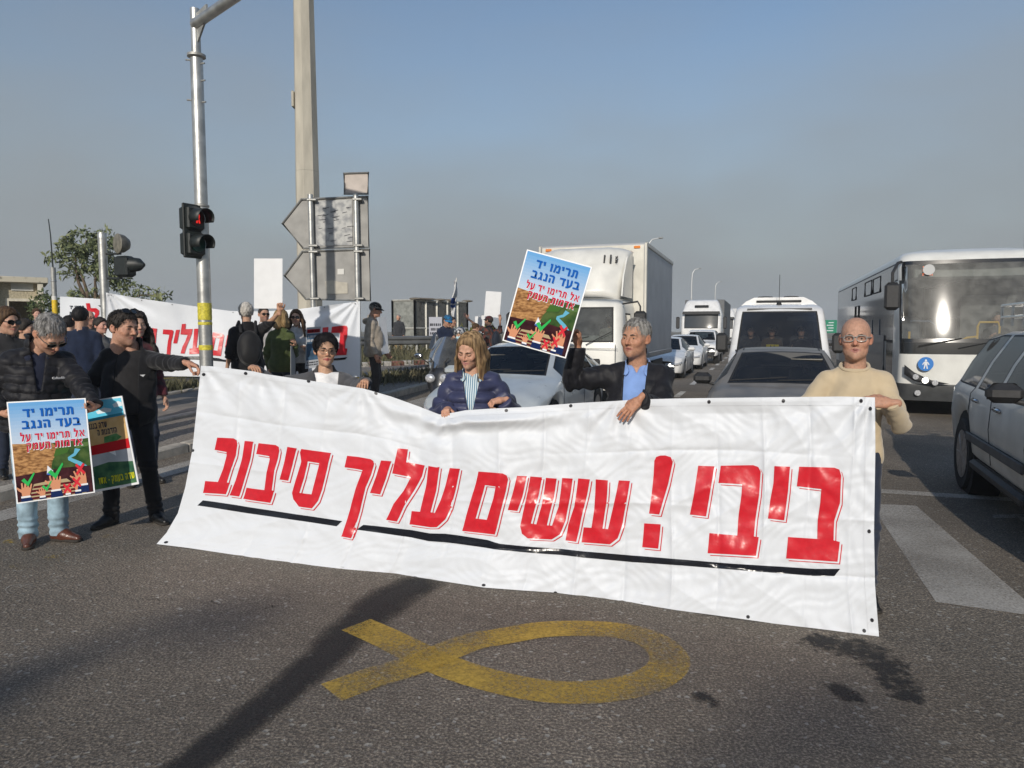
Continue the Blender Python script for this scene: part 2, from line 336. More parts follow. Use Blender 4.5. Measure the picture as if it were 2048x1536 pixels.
# slip road behind the island, converging on the main road
YL = [G(60, 771), G(315, 759.5), G(721, 744.8), G(872, 737.5), G(1010, 731)]
near = [uv2xy(u, -11.72) for u in (1.0, 8, 14, 20, 24.5)]
slip = sheet('slip_road', near + [(p[0] + .5, p[1] + .9) for p in YL[::-1]] + [(-24, 13)], A_OLD, .02, sub=1.0)
def line_strip(pts, wd):
    a = []; b = []
    for i, p in enumerate(pts):
        q0 = Vector(pts[max(i - 1, 0)][:2]); q1 = Vector(pts[min(i + 1, len(pts) - 1)][:2]); t = (q1 - q0).normalized(); n = Vector((-t.y, t.x)) * wd / 2
        a.append((p[0] + n.x, p[1] + n.y)); b.append((p[0] - n.x, p[1] - n.y))
    return a + b[::-1]
P_YEL = paint_mat('yellow_line_paint', (.55, .38, .06), .42, 40, 1.0)
sheet('yellow_edge_line', line_strip(YL, .16), P_YEL, .03, sub=.8)
# pavement with red and white kerb behind the slip road, sloping verge to the guard rail
M_RED_K = mat('kerb_red', (.24, .11, .08), .9, var=.3, scale=12, bump=.4, bscale=60); M_WHT_K = mat('kerb_white', (.50, .47, .42), .9, var=.2, scale=12, bump=.4, bscale=60)
kf = empty('kerb_striped'); tag(kf, kind='structure')
for i in range(26):
    t = i / 26 * (len(YL) - 1); a = int(t); fr = t - a; p0 = Vector(YL[a]); p1 = Vector(YL[min(a + 1, 4)]); p = p0.lerp(p1, fr); d = (p1 - p0); ang = math.atan2(d.y, d.x); n = Vector((-math.sin(ang), math.cos(ang)))
    ln = sum((Vector(YL[k + 1]) - Vector(YL[k])).length for k in range(4)) / 26
    mb = MB(); mb.box((0, 0, .05), (ln - .02, .2, .3), bev=.02)
    o = mb.build('kerb_block', M_RED_K if i % 2 else M_WHT_K, kf); o.location = (p.x + n.x * .62, p.y + n.y * .62, float(gz(p.x, p.y)) + .04); o.rotation_euler = (0, 0, ang)
M_SIDE = mat('side_pavement', (.33, .29, .23), .92, var=.25, scale=2.5, bump=.4, bscale=60)
def offs(pts, d):
    r = []
    for i, p in enumerate(pts):
        q0 = Vector(pts[max(i - 1, 0)][:2]); q1 = Vector(pts[min(i + 1, len(pts) - 1)][:2]); t = (q1 - q0).normalized(); r.append((p[0] - t.y * d, p[1] + t.x * d))
    return r
sheet('side_pavement', offs(YL, .72) + offs(YL, 2.7)[::-1], M_SIDE, .17, sub=.8)
# road markings
P_WHT = paint_mat('white_road_paint', (.62, .60, .55), .40, 48, 1.3); P_WHT2 = paint_mat('worn_white_paint', (.52, .49, .44), .50, 60, 1.1, .26)
def uvq(u0, u1, v0, v1): return [uv2xy(u0, v0), uv2xy(u1, v0), uv2xy(u1, v1), uv2xy(u0, v1)]
u = 13.6
while u < 110:
    sheet('lane_dash', uvq(u, u + 1.7, -2.02, -1.86), P_WHT, .004, sub=2); u += 4.2
for u in np.arange(20.5, 80, 4.2): sheet('lane_dash', uvq(u, u + 1.7, 1.72, 1.87), P_WHT, .004, sub=2)
sheet('edge_line', uvq(-3, 30, -6.45, -6.13), P_WHT2, .006, sub=.5)
sheet('edge_line', uvq(16, 160, 5.35, 5.5), P_WHT, .004, sub=4)
zb = [G(*q) for q in ((1740, 1008), (1832, 1012), (2090, 1236), (1872, 1205))]
sheet('crossing_bar', [(p[0], p[1]) for p in zb], P_WHT2, .004)
for k in (-1, 1, 2, 3, 4):                       # further bars of the crossing, half worn away
    off = Vector((DC, -DS)) * (1.15 * k)
    if k != 1: sheet('crossing_bar', [(p[0] - off.x if k > 0 else p[0] - off.x, p[1] - off.y) for p in zb], P_WHT2, .004)
sl = [G(*q) for q in ((1752, 978), (2040, 997), (2040, 1004), (1752, 986))]; sheet('stop_line', [(p[0], p[1]) for p in sl], P_WHT2, .004)
sl = [G(*q) for q in ((1985, 1030), (2080, 1030), (2080, 1037), (1985, 1036))]; sheet('stop_line', [(p[0], p[1]) for p in sl], P_WHT2, .004)
# the yellow ribbon painted on the asphalt
P_RIB = paint_mat('yellow_ribbon_paint', (.50, .33, .05), .50, 46, 2.1, .24, .85)
def z6(p): return (p[0] * .5, 1000 + p[1] * .5)
def z7(p): return (1024 + p[0] * .5, 1000 + p[1] * .5)
tailA = [z6(q) for q in ((1490, 472), (1700, 572), (1840, 640), (2000, 682))] + [z7(q) for q in ((90, 712), (200, 728), (300, 722), (400, 710), (510, 682), (545, 640), (490, 582), (380, 552), (200, 548))] + [z6(q) for q in ((2048, 574), (1900, 604), (1850, 615))]
rib_outer_low = [z6(q) for q in ((1385, 515), (1500, 600), (1700, 690), (1850, 742), (2048, 782))] + [z7(q) for q in ((190, 806), (380, 808), (560, 780), (680, 722), (722, 660), (665, 580), (560, 522), (400, 490), (200, 485))] + [z6(q) for q in ((2048, 503),)]
# centre lines: two strands crossing and one loop
c1 = [z6(q) for q in ((1425, 500), (1560, 560), (1700, 630), (1850, 690), (2010, 735))] + [z7(q) for q in ((100, 762), (240, 772), (400, 762), (540, 728), (620, 675), (625, 620), (560, 562), (440, 525), (280, 515), (120, 520))] + [z6(q) for q in ((2048, 540), (1900, 568), (1780, 612), (1660, 664), (1490, 715), (1325, 775))]
cg = [G(*q) for q in c1]
def smooth_line(pts, n):
    pts = np.array([p[:2] for p in pts]); t = np.linspace(0, len(pts) - 1, n); out = []
    for s in t:
        i = int(min(s, len(pts) - 2)); f_ = s - i; p0 = pts[max(i - 1, 0)]; p1 = pts[i]; p2 = pts[i + 1]; p3 = pts[min(i + 2, len(pts) - 1)]
        out.append(tuple(.5 * ((2 * p1) + (-p0 + p2) * f_ + (2 * p0 - 5 * p1 + 4 * p2 - p3) * f_ ** 2 + (-p0 + 3 * p1 - 3 * p2 + p3) * f_ ** 3)))
    return out
cl = smooth_line(cg, 56); h = len(cl)
def ribbon(name, pts, wd, m, dz):
    s_ = line_strip(pts, wd); n = len(pts); vs = [(p[0], p[1], dz) for p in s_[:n]] + [(p[0], p[1], dz) for p in s_[n:][::-1]]
    o = mesh_obj(name, vs, [(i + n, i + 1 + n, i + 1, i) for i in range(n - 1)], m); return o
tag(ribbon('ribbon_marking', cl[:44], .20, P_RIB, .004), kind='structure')
tag(ribbon('ribbon_marking', cl[43:], .20, P_RIB, .0075), kind='structure')
P_YSP = paint_mat('yellow_spots', (.50, .34, .05), .62, 30, 3, .1)
for (a, b, wd, ht) in ((118, 1117, 60, 16), (38, 1134, 40, 12), (215, 1074, 26, 8), (20, 1085, 30, 10)):
    sheet('paint_spot', [G(a + wd * math.cos(t) * .5, b + ht * math.sin(t) * .5)[:2] for t in np.linspace(0, 2 * math.pi, 14)[:-1]], P_YSP, .004)
# wet stains and a long dark streak
M_STREAK = stain_mat('dark_streak', (.016, .015, .015), .55, 7); M_WET = stain_mat('wet_stain', (.016, .016, .016), .16, 17)
def stain(name, pix, wpx, m, dz, n=60, k=9, amt=.98):
    pts = smooth_line([G(*q) for q in pix], n); wv = np.interp(np.linspace(0, 1, n), np.linspace(0, 1, len(wpx)), wpx); vs = []; cs = []
    for i, p in enumerate(pts):
        q0 = Vector(pts[max(i - 1, 0)]); q1 = Vector(pts[min(i + 1, n - 1)]); t = (q1 - q0).normalized(); nn = Vector((-t.y, t.x))
        for j in range(k):
            s_ = (j / (k - 1) - .5) * 2; vs.append((p[0] + nn.x * s_ * wv[i], p[1] + nn.y * s_ * wv[i], dz)); e = (1 - abs(s_) ** 1.6) * min(1, i / 5, (n - 1 - i) / 5); cs.append((e * amt,) * 3)
    fs = [(i * k + j, i * k + j + 1, (i + 1) * k + j + 1, (i + 1) * k + j) for i in range(n - 1) for j in range(k - 1)]
    o = mesh_obj(name, vs, np.array(fs), m, cols=np.array(cs)); tag(o, kind='structure'); return o
stain('dark_streak', [(880, 1150), (800, 1185), (740, 1230), (640, 1320), (540, 1405), (430, 1490), (330, 1570), (250, 1640)], [.20, .24, .20, .15, .13, .13, .13], M_STREAK, .0022)  # long dark streak with fading edges, laid over the asphalt
stain('wet_patch', [(1600, 1268), (1650, 1285), (1720, 1300), (1770, 1330), (1800, 1375), (1850, 1420)], [.16, .26, .30, .26, .2, .12], M_WET, .0022, amt=.60)
stain('wet_patch', [(1660, 1350), (1690, 1390), (1750, 1400)], [.1, .16, .1], M_WET, .0025, 20, amt=.6)
stain('wet_patch', [(1390, 1375), (1410, 1400), (1450, 1420)], [.08, .1, .06], M_WET, .0025, 20, amt=.6)

# cracks and an old painted ring
M_CRACK = mat('crack', (.012, .011, .010), .95)
for pix, sd in ((((860, 1170), (760, 1225), (690, 1300), (560, 1400), (440, 1490)), 1), (((120, 1180), (330, 1200), (560, 1215)), 3)):
    rnd = random.Random(sd); pts = smooth_line([G(*q) for q in pix], 70); pts = [(p[0] + rnd.gauss(0, .012), p[1] + rnd.gauss(0, .018)) for p in pts]; w_ = [rnd.uniform(.0004, .002) for _ in pts]; vs = [(p[0] - w_[i], p[1], .003) for i, p in enumerate(pts)] + [(p[0] + w_[i], p[1], .003) for i, p in enumerate(pts)]
    tag(mesh_obj('crack', vs, [(i, i + 70, i + 71, i + 1) for i in range(69) if rnd.random() > .12], M_CRACK), kind='structure')
for rr_ in (36, 27): sheet('survey_ring', [G(45 + rr_ * math.cos(t), 1181 + rr_ * .32 * math.sin(t))[:2] for t in np.linspace(0, 6.1, 30)] + [G(45 + (rr_ - 3.5) * math.cos(t), 1181 + (rr_ - 3.5) * .32 * math.sin(t))[:2] for t in np.linspace(6.1, 0, 30)], paint_mat('faint_white', (.42, .40, .36), .60, 50, 2), .004, sub=5)
# ================================================================ smooth bodies: signed distance fields meshed with surface nets
f32 = np.float32
def rc(a, b, ra, rb=None):                       # round cone
    a = np.array(a, f32); b = np.array(b, f32); rb = ra if rb is None else rb; d = b - a; l2 = max(float(d @ d), 1e-9)
    def f(p):
        q = p - a; t = np.clip(q @ d / l2, 0, 1); return np.linalg.norm(q - t[:, None] * d, axis=1) - (ra + (rb - ra) * t)
    return f
def el(c, r, M=None):                            # ellipsoid, M rotates world to local
    c = np.array(c, f32); r = np.array(r, f32)
    def f(p):
        q = p - c
        if M is not None: q = q @ M.T
        k0 = np.linalg.norm(q / r, axis=1); k1 = np.linalg.norm(q / (r * r), axis=1); return k0 * (k0 - 1) / np.maximum(k1, 1e-6)
    return f
def smin(a, b, k):
    h = np.maximum(k - np.abs(a - b), 0) / k; return np.minimum(a, b) - h * h * k * .25
def smax(a, b, k): return -smin(-a, -b, k)
def union(fs, k):
    def f(p):
        d = fs[0](p)
        for g in fs[1:]: d = smin(d, g(p), k)
        return d
    return f
EDG = [(0, 1), (2, 3), (4, 5), (6, 7), (0, 2), (1, 3), (4, 6), (5, 7), (0, 4), (1, 5), (2, 6), (3, 7)]
CRN = [(i & 1, (i >> 1) & 1, (i >> 2) & 1) for i in range(8)]
def nets(fn, lo, hi, h):
    lo = np.array(lo, float); hi = np.array(hi, float); n = np.ceil((hi - lo) / h / 4).astype(int) * 4 + 1
    ax = [lo[i] + h * np.arange(n[i]) for i in range(3)]
    cs = [a[2::4] for a in ax]                   # block centres
    C = np.stack(np.meshgrid(*cs, indexing='ij'), -1).reshape(-1, 3).astype(f32)
    cv = fn(C).reshape([len(c) for c in cs]); act = np.abs(cv) < h * 4 * 1.35 + .022
    val = np.empty(n, f32); rep = [np.minimum(np.arange(n[i]) // 4, len(cs[i]) - 1) for i in range(3)]
    val[...] = cv[np.ix_(*rep)]
    am = np.zeros(n, bool)
    for dx in (0, 1):
        for dy in (0, 1):
            for dz in (0, 1):
                rr = [np.minimum(np.maximum(np.arange(n[i]) - (dx, dy, dz)[i], 0) // 4, len(cs[i]) - 1) for i in range(3)]
                am |= act[np.ix_(*rr)]
    I = np.nonzero(am); Pp = np.stack([ax[0][I[0]], ax[1][I[1]], ax[2][I[2]]], 1).astype(f32)
    val[I] = fn(Pp)
    ins = val < 0; cnt = np.zeros(n - 1, np.int8)
    sl = lambda c: tuple(slice(c[k], n[k] - 1 + c[k]) for k in range(3))
    for c in CRN: cnt += ins[sl(c)]
    cell = (cnt > 0) & (cnt < 8); idx = np.nonzero(cell); m = len(idx[0])
    if m == 0: return np.zeros((0, 3)), np.zeros((0, 4), int)
    vc = [val[idx[0] + c[0], idx[1] + c[1], idx[2] + c[2]] for c in CRN]; acc = np.zeros((m, 3)); num = np.zeros(m)
    for a, b in EDG:
        x = (vc[a] < 0) != (vc[b] < 0); t = np.where(x, vc[a] / np.where(x, vc[a] - vc[b], 1), 0)
        pa = np.array(CRN[a]); pb = np.array(CRN[b]); acc += np.where(x[:, None], pa + t[:, None] * (pb - pa), 0); num += x
    V = lo + h * (np.stack(idx, 1) + acc / num[:, None]); cid = -np.ones(n - 1, np.int64); cid[idx] = np.arange(m); Fs = []
    for k in range(3):
        a1, a2 = (k + 1) % 3, (k + 2) % 3
        s0 = [slice(1, n[i] - 1) for i in range(3)]; s0[k] = slice(0, n[k] - 1); s1 = list(s0); s1[k] = slice(1, n[k])
        A = ins[tuple(s0)]; B = ins[tuple(s1)]; J = np.nonzero(A != B)
        if len(J[0]) == 0: continue
        base = [J[i] + (0 if i == k else 1) for i in range(3)]
        def cc(d1, d2):
            q = list(base); q[a1] = q[a1] - d1; q[a2] = q[a2] - d2; return cid[tuple(q)]
        q = np.stack([cc(1, 1), cc(0, 1), cc(0, 0), cc(1, 0)], 1); fl = A[J]
        q[~fl] = q[~fl][:, ::-1]; Fs.append(q)
    Fq = np.concatenate(Fs); return V, Fq[(Fq >= 0).all(1)]
def join(parts):
    vs, fs, cs = [], [], []; o = 0
    for v, f, c in parts:
        if len(v) == 0: continue
        vs.append(v); fs.append(f + o); o += len(v); cs.append(c)
    return np.concatenate(vs), np.concatenate(fs), np.concatenate(cs)
def rot(ax, a):
    c, s = math.cos(a), math.sin(a)
    return np.array({'x': [[1, 0, 0], [0, c, -s], [0, s, c]], 'y': [[c, 0, s], [0, 1, 0], [-s, 0, c]], 'z': [[c, -s, 0], [s, c, 0], [0, 0, 1]]}[ax])
def wob(p, s, seed=0.0):                         # cheap smooth noise for folds
    x, y, z = p[:, 0] * s, p[:, 1] * s, p[:, 2] * s
    return (np.sin(x * 1.3 + 2.1 * np.sin(z * .9 + seed) + seed) + np.sin(y * 1.7 + 1.7 * np.sin(x * 1.1 + seed * 2)) + np.sin(z * 1.5 + 1.9 * np.sin(y * 1.2 + x * .7 + seed * 3))) / 3
def fold(p, seed=0.0): return .9 * (1 - 1.9 * np.abs(wob(p @ np.array([[1, .3, .5], [0, 1, .3], [-.6, .2, .8]], f32), 11, seed + .7))) + .4 * wob(p, 16, seed) + .35 * wob(p @ np.array([[1, 0, .4], [0, 1, .3], [-.5, 0, 1]], f32), 34, seed + 1.3) + .15 * wob(p, 70, seed + 2)

# ---------------------------------------------------------------- head
def head_fn(j=1.0, fem=0.0, nose=1.0, gape=0.0):
    jw = .057 - .011 * fem
    base = union([el((0, .015, .035), (.077, .097, .086)), el((0, -.018, -.028), (.068 - .004 * fem, .074, .094 - .004 * fem)), el((0, -.03, -.076), (jw, .052, .040)), rc((0, -.074, -.101), (0, -.066, -.101), .020 - .003 * fem)], .03)
    feats = [rc((-.036, -.080, .017), (.036, -.080, .017), .0125 - .006 * fem), rc((-.047, -.055, -.022), (-.040, -.066, -.03), .023), rc((.047, -.055, -.022), (.040, -.066, -.03), .023)]
    nosef = [rc((0, -.088, .012), (0, -.088 - .023 * nose, -.030), .0080, .0100 * nose * (1 - .12 * fem)), rc((-.0125, -.096, -.036), (-.0115, -.1, -.034), 0.0068 * nose), rc((.0125, -.096, -.036), (.0115, -.1, -.034), .0068 * nose)]
    lips = [rc((-.027, -.0805, -.0648), (0, -.0928, -.0612), .0036, .0052), rc((.027, -.0805, -.0648), (0, -.0928, -.0612), .0036, .0052),
            rc((-.025, -.0800, -.067 - gape), (0, -.0912, -.0712 - gape), .0036, .0058), rc((.025, -.0800, -.067 - gape), (0, -.0912, -.0712 - gape), .0036, .0058)]
    ears = []
    for s in (-1, 1):
        M = rot('z', s * R(22)) @ rot('x', R(-10)); ears.append(el((s * .080, .014, -.006), (.009, .021, .033), M)); ears.append(rc((s * .076, .006, -.03), (s * .078, .010, -.026), .009))
    sock = [el((-.032, -.103, .001), (.020, .022, .0125)), el((.032, -.103, .001), (.020, .022, .0125))]
    lid = [el((-.032, -.0765, .001), (.0165, .0145, .0135)), el((.032, -.0765, .001), (.0165, .0145, .0135))]
    eyeh = [el((-.032, -.094, -.001), (.0135, .012, .0037)), el((.032, -.094, -.001), (.0135, .012, .0037))]
    neck = rc((0, .022, -.06), (0, .045, -.21), .054 - .008 * fem, .060 - .009 * fem)
    earh = [el((s * .091, .010, -.002), (.006, .010, .017)) for s in (-1, 1)]
    mouth = el((0, -.092, -.0662 - gape / 2), (.023, .012, .0011 + gape * .6))
    def f(p):
        d = base(p)
        for g in feats: d = smin(d, g(p), .016)
        for g in sock: d = smax(d, -g(p), .012)
        for g in nosef: d = smin(d, g(p), .010)
        for g in lid: d = smin(d, g(p), .004)
        for g in eyeh: d = smax(d, -g(p), .002)
        d = smin(d, neck(p), .025)
        for g in lips: d = smin(d, g(p), .006)
        d = smax(d, -mouth(p), .002)
        for g in ears: d = smin(d, g(p), .006)
        for g in earh: d = smax(d, -g(p), .004)
        return d
    f.lips = union(lips, .004)
    return f
def skin_cols(p, skin, lipc, stub=0.0, lipf=None, ruddy=.2):
    c = np.tile(np.array(skin, f32), (len(p), 1)); red = np.array([1.08, .78, .72])
    def g(cx, cy, cz, s): return np.exp(-((p[:, 0] - cx) ** 2 + (p[:, 1] - cy) ** 2 + (p[:, 2] - cz) ** 2) / (2 * s * s))
    k = np.clip(ruddy * 2 * (g(.045, -.06, -.03, .022) + g(-.045, -.06, -.03, .022) + g(0, -.115, -.03, .014) * 1.2 + g(.085, .01, -.005, .02) * 1.3 + g(-.085, .01, -.005, .02) * 1.3), 0, .8)
    c *= 1 + k[:, None] * (red - 1)
    if stub:
        m = np.clip((-.035 - p[:, 2]) / .02, 0, 1) * np.clip((.0 - p[:, 1]) / .03, 0, 1) * np.clip((p[:, 2] + .135) / .015, 0, 1) * stub
        c *= 1 - m[:, None] * np.array([.45, .42, .36])
    if lipf is not None:
        m = np.clip(1 - (lipf(p) - .0005) / .003, 0, 1)[:, None]; c = c * (1 - m) + np.array(lipc) * m
    return c
# ---------------------------------------------------------------- hand: origin at wrist, fingers along -Z when relaxed, palm facing -Y, thumb on +X side
def hand_fn(curl=(.35, .4, .45, .5), thumb=.3, spread=.06, size=1.0, tcurl=.3):
    s = size; fs = [rc((-.018 * s, 0, -.035 * s), (-.022 * s, -.002, -.085 * s), .019 * s, .0135 * s), rc((0, .002, -.03 * s), (0, 0, -.088 * s), .020 * s, .0145 * s), rc((.018 * s, 0, -.035 * s), (.022 * s, -.002, -.085 * s), .019 * s, .0135 * s), rc((0, .002, .03), (0, 0, -.03 * s), .024 * s, .022 * s)]
    palm = union(fs, .02); fing = []
    lens = [(.042, .026, .021), (.046, .030, .023), (.043, .028, .022), (.034, .021, .019)]
    for i in range(4):
        x0 = (.029 - .0195 * i) * s; a = 0.0; pnt = np.array([x0, -.001, -.088 * s]); sp = (1.5 - i) * spread; r = (.0092, .0095, .0090, .0080)[i] * s
        for k in range(3):
            a += curl[i] * (1.0, 1.15, .8)[k]; d = np.array([math.sin(sp) * math.cos(a), -math.sin(a), -math.cos(a) * math.cos(sp)]); q = pnt + d * lens[i][k] * s
            fing.append(rc(pnt, q, r * (1 - .06 * k), r * (.95 - .08 * k))); pnt = q
    tb = np.array([.030 * s, -.006, -.030 * s]); d1 = np.array([math.sin(.75 - thumb * .5), -.45 - thumb * .5, -math.cos(.75)]); d1 /= np.linalg.norm(d1)
    t1 = tb + d1 * .040 * s; d2 = d1 + np.array([-.9 * tcurl, -.5 * tcurl, -.4 * tcurl]); d2 /= np.linalg.norm(d2); t2 = t1 + d2 * .030 * s; d3 = d2 + np.array([-.7 * tcurl, -.2 * tcurl, -.3]); d3 /= np.linalg.norm(d3)
    fing += [rc((.015 * s, 0, -.02 * s), t1, .017 * s, .0115 * s), rc(t1, t2, .0112 * s, .010 * s), rc(t2, t2 + d3 * .024 * s, .010 * s, .0078 * s)]
    def f(p):
        d = palm(p)
        for g in fing: d = smin(d, g(p), .0045)
        return d
    return f
def ik(S, T, l1, l2, hint):
    S = np.array(S, float); T = np.array(T, float); d = T - S; L_ = np.linalg.norm(d); mxl = (l1 + l2) * .999
    if L_ > mxl: T = S + d / L_ * mxl; d = T - S; L_ = mxl
    x = d / L_; a = (l1 * l1 - l2 * l2 + L_ * L_) / (2 * L_); hgt = math.sqrt(max(l1 * l1 - a * a, 0)); h_ = np.array(hint, float); h_ -= x * (h_ @ x); h_ /= (np.linalg.norm(h_) + 1e-9)
    return S + x * a + h_ * hgt, T
SKIN = lambda: mat('skin', (.5, .3, .2), .55, attr=True, var=.13, scale=70, bump=.2, bscale=260, bdist=.002, spec=.35, sss=.06)
def cloth(name, col, rough=.85, var=.16, bump=.5, scale=14, sheen=.15, **k): return mat(name, col, rough, var=var, scale=scale, bump=bump, bscale=k.pop('bscale', 260), bdist=.002, sheen=sheen, spec=.25, **k)
def hair_mat(name, a, b): return mat(name, a, .62, col2=b, scale=52, stretch=(1, 1, .10), bump=.8, bscale=90, bdist=.004, spec=.18)

def person(label, pos, face=0.0, H=1.75, z=None, *, skin=(.52, .32, .22), lip=(.42, .17, .14), fem=0.0, girth=1.0, stub=0.0, lean=0.0, sway=0.0, twist=0.0,
           head=(0, 0, 0), hoff=(0, 0, 0), arms=None, legs=None, top=None, inner=None, trousers=None, shoes=None, hair=None, brow=(.05, .04, .03), glasses=None, cap=None,
           pack=None, res=1.0, group=None, nose=1.0, gape=0.0, eyes=True, watch=None, extra=None, ruddy=.25, eyecol=(.05, .03, .02), name='person', hem=.90, seated=False, hscale=1.0, gaze=(0, 0), camrel=True, sw=.93):
    zz = float(gz(pos[0], pos[1])) if z is None else z
    face = face + (math.degrees(math.atan2(-pos[0], pos[1])) if camrel else 0)
    root = empty(name, (pos[0], pos[1], zz), R(face), label, 'person', group)
    s = H / 1.75; fa = R(face); ca, sa = math.cos(-fa), math.sin(-fa)
    def loc(w_):                                 # world point to this person's own axes
        x, y = w_[0] - pos[0], w_[1] - pos[1]; return np.array([x * ca - y * sa, x * sa + y * ca, w_[2] - zz])
    wf = 1.0 - .10 * fem; g = girth
    pel = np.array([0, 0, .96 * s]); RT = rot('z', R(twist)) @ rot('y', R(sway)) @ rot('x', R(lean))
    def T(x, y, zc): return pel + RT @ (np.array([x, y, zc]) * s)
    hx = .085
    sh = {-1: T(-.168 * wf * sw, .012, .412), 1: T(.168 * wf * sw, .012, .412)}
    nb = T(0, .022, .52); hc = T(0, -.012, .672) + np.array(hoff) * s
    HR = RT @ rot('z', R(head[0])) @ rot('y', R(head[2])) @ rot('x', R(head[1])); hs = s * 1.0 * hscale
    legs = legs or {}; knees, ank, hips = {}, {}, {}
    for sd in (-1, 1):
        hip = pel + rot('z', R(twist)) @ np.array([sd * hx * s, 0, -.02 * s]); hips[sd] = hip
        ft = np.array(legs.get(sd, (sd * .11, 0.0, 0.0)), float); an = np.array([ft[0], ft[1] + .03 * s, ft[2] + .085 * s])
        knees[sd], ank[sd] = ik(hip, an, .44 * s, .425 * s, (sd * .12, -1, 0))
    arms = arms or {}; elb, wri, hfr = {}, {}, {}
    for sd in (-1, 1):
        a = arms.get(sd, {}); tgt = a.get('to'); tgt = loc(tgt) if tgt is not None else (np.array(a['at']) * s if 'at' in a else sh[sd] + np.array([sd * .10, -.06, -.50]) * s)
        elb[sd], wri[sd] = ik(sh[sd], tgt, .285 * s, .255 * s, a.get('hint', (sd * .3, .6, -.8)))
        fd = a.get('dir'); fd = np.array(fd, float) if fd is not None else (wri[sd] - elb[sd]); fd /= np.linalg.norm(fd)
        pn = np.array(a.get('palm', (-sd * 1.0, 0, 0)), float); pn -= fd * (pn @ fd); pn /= (np.linalg.norm(pn) + 1e-9)
        # columns: x = thumb side, y = -palm, z = -finger direction
        zc = -fd; yc = -pn; xc = np.cross(yc, zc)
        hfr[sd] = np.stack([xc, yc, zc], 1)
    # ---- the skin: head and hands fine, the rest (under the clothes) coarse, one mesh
    parts = []; hf = head_fn(1, fem, nose, gape); sk = np.array(skin)
    hh = .0042 * res
    v, f_ = nets(hf, (-.105, -.135, -.20), (.105, .125, .135), hh)
    c = skin_cols(v, sk, lip, stub, hf.lips, ruddy); parts.append((v * hs @ HR.T + hc, f_, c))
    for sd in (-1, 1):
        a = arms.get(sd, {})
        if a.get('nohand'): continue
        hfn = hand_fn(a.get('curl', (.35, .4, .45, .5)), a.get('thumb', .3), a.get('spread', .06), .98 - .10 * fem, a.get('tcurl', .3))
        v, f_ = nets(hfn, (-.085, -.15, -.205), (.105, .055, .06), .0040 * max(1, res * .9))
        mir = sd < 0                             # thumb lies towards the body's front in both hands
        if a.get('flip'): mir = not mir
        if mir: v = v * np.array([-1, 1, 1]); f_ = f_[:, ::-1]
        c = np.tile(sk * np.array([1.0, .93, .9]), (len(v), 1)); tipz = np.clip((-.13 - v[:, 2]) / .05, 0, 1)[:, None]; c = c * (1 + tipz * np.array([.06, -.06, -.06]))
        parts.append((v * s @ hfr[sd].T + wri[sd], f_, c))
    bf = [el(T(0, .0, .30), (.125 * wf * s, .075 * s, .17 * s)), el(T(0, 0, .10), (.12 * s * wf, .08 * s, .17 * s)), rc(T(0, .02, .44), nb, .06 * s)]
    for sd in (-1, 1):
        bf += [rc(sh[sd], elb[sd], .038 * s, .034 * s), rc(elb[sd], wri[sd], .038 * s * (1 - .08 * fem), .024 * s), rc(T(sd * .03, .02, .43), sh[sd], .036 * s, .036 * s), rc(hips[sd], knees[sd], .075 * s, .048 * s), rc(knees[sd], ank[sd], .05 * s, .034 * s)]
    allp = np.array([hc, pel] + [x[sd] for x in (sh, elb, wri, knees, ank, hips) for sd in (-1, 1)]); lo, hi = allp.min(0) - .2 * s, allp.max(0) + .2 * s
    v, f_ = nets(union(bf, .03), lo, hi, .016 * max(1, res * .8)); parts.append((v, f_, np.tile(sk, (len(v), 1))))
    V, Fq, Cc = join(parts); mesh_obj('body', V, Fq, SKIN(), root, cols=Cc)
    # ---- clothes
    def cloth_mesh(nm, fn, lo, hi, h_, m): 
        v, f_ = nets(fn, lo, hi, h_)
        return mesh_obj(nm, v, f_, m, root) if len(v) else None
    def torso(inf, gx=1.0):
        i = inf * s; w_ = wf * g * (sw + .03)
        fs = [el(T(0, .0, .265), (.166 * w_ * s * gx + i, .112 * g * s + i, .195 * s + i)), el(T(0, -.012, .10), (.162 * w_ * s * gx + i, .118 * g * s + i, .21 * s + i)), el(T(0, .005, -.04), (.168 * s * g + i, .120 * g * s + i, .15 * s + i))]
        if fem: fs.append(rc(T(-.075, -.075, .275), T(.075, -.075, .275), .062 * s + i * .6))
        for sd in (-1, 1): fs.append(rc(T(sd * .03, .025, .480), sh[sd] + np.array([0, 0, -.004 * s]), .040 * s + i * .4, .050 * s + i * .8))
        return union(fs, .05 * s)
    sd_ = random.random() * 9
    if trousers:
        tf = [el(pel + np.array([0, .005 * s, -.02 * s]), (.162 * s * g, .118 * s * g, .13 * s))]; wd = trousers.get('wide', 1.0)
        tl = [union([rc(hips[sd], knees[sd], .086 * s * min(g, 1.1), .064 * s * wd), rc(knees[sd], ank[sd] + np.array([0, 0, -.03 * s]), .062 * s * wd, .056 * s * wd)], .02) for sd in (-1, 1)]
        def tfn(p):
            d = tf[0](p); l = np.minimum(tl[0](p), tl[1](p)); d = smin(d, l, .05)
            q = p[:, 2] / s; bun = np.exp(-((q - .14) / .07) ** 2) + .6 * np.exp(-((q - .5) / .08) ** 2)
            d = d + .005 * fold(p, sd_) + .0075 * bun * np.sin(q * 125 + 3 * wob(p, 12, sd_))
            return smax(smax(d, p[:, 2] - 1.08 * s, .01), (.045 * s + min(ank[-1][2], ank[1][2]) - .085 * s) - p[:, 2], .004)
        pp = np.array([pel] + [x[k] for x in (knees, ank, hips) for k in (-1, 1)])
        cloth_mesh('trousers', tfn, pp.min(0) - np.array([.2, .2, .1]) * s, pp.max(0) + np.array([.2, .2, .16]) * s, .011 * res, trousers['m'])
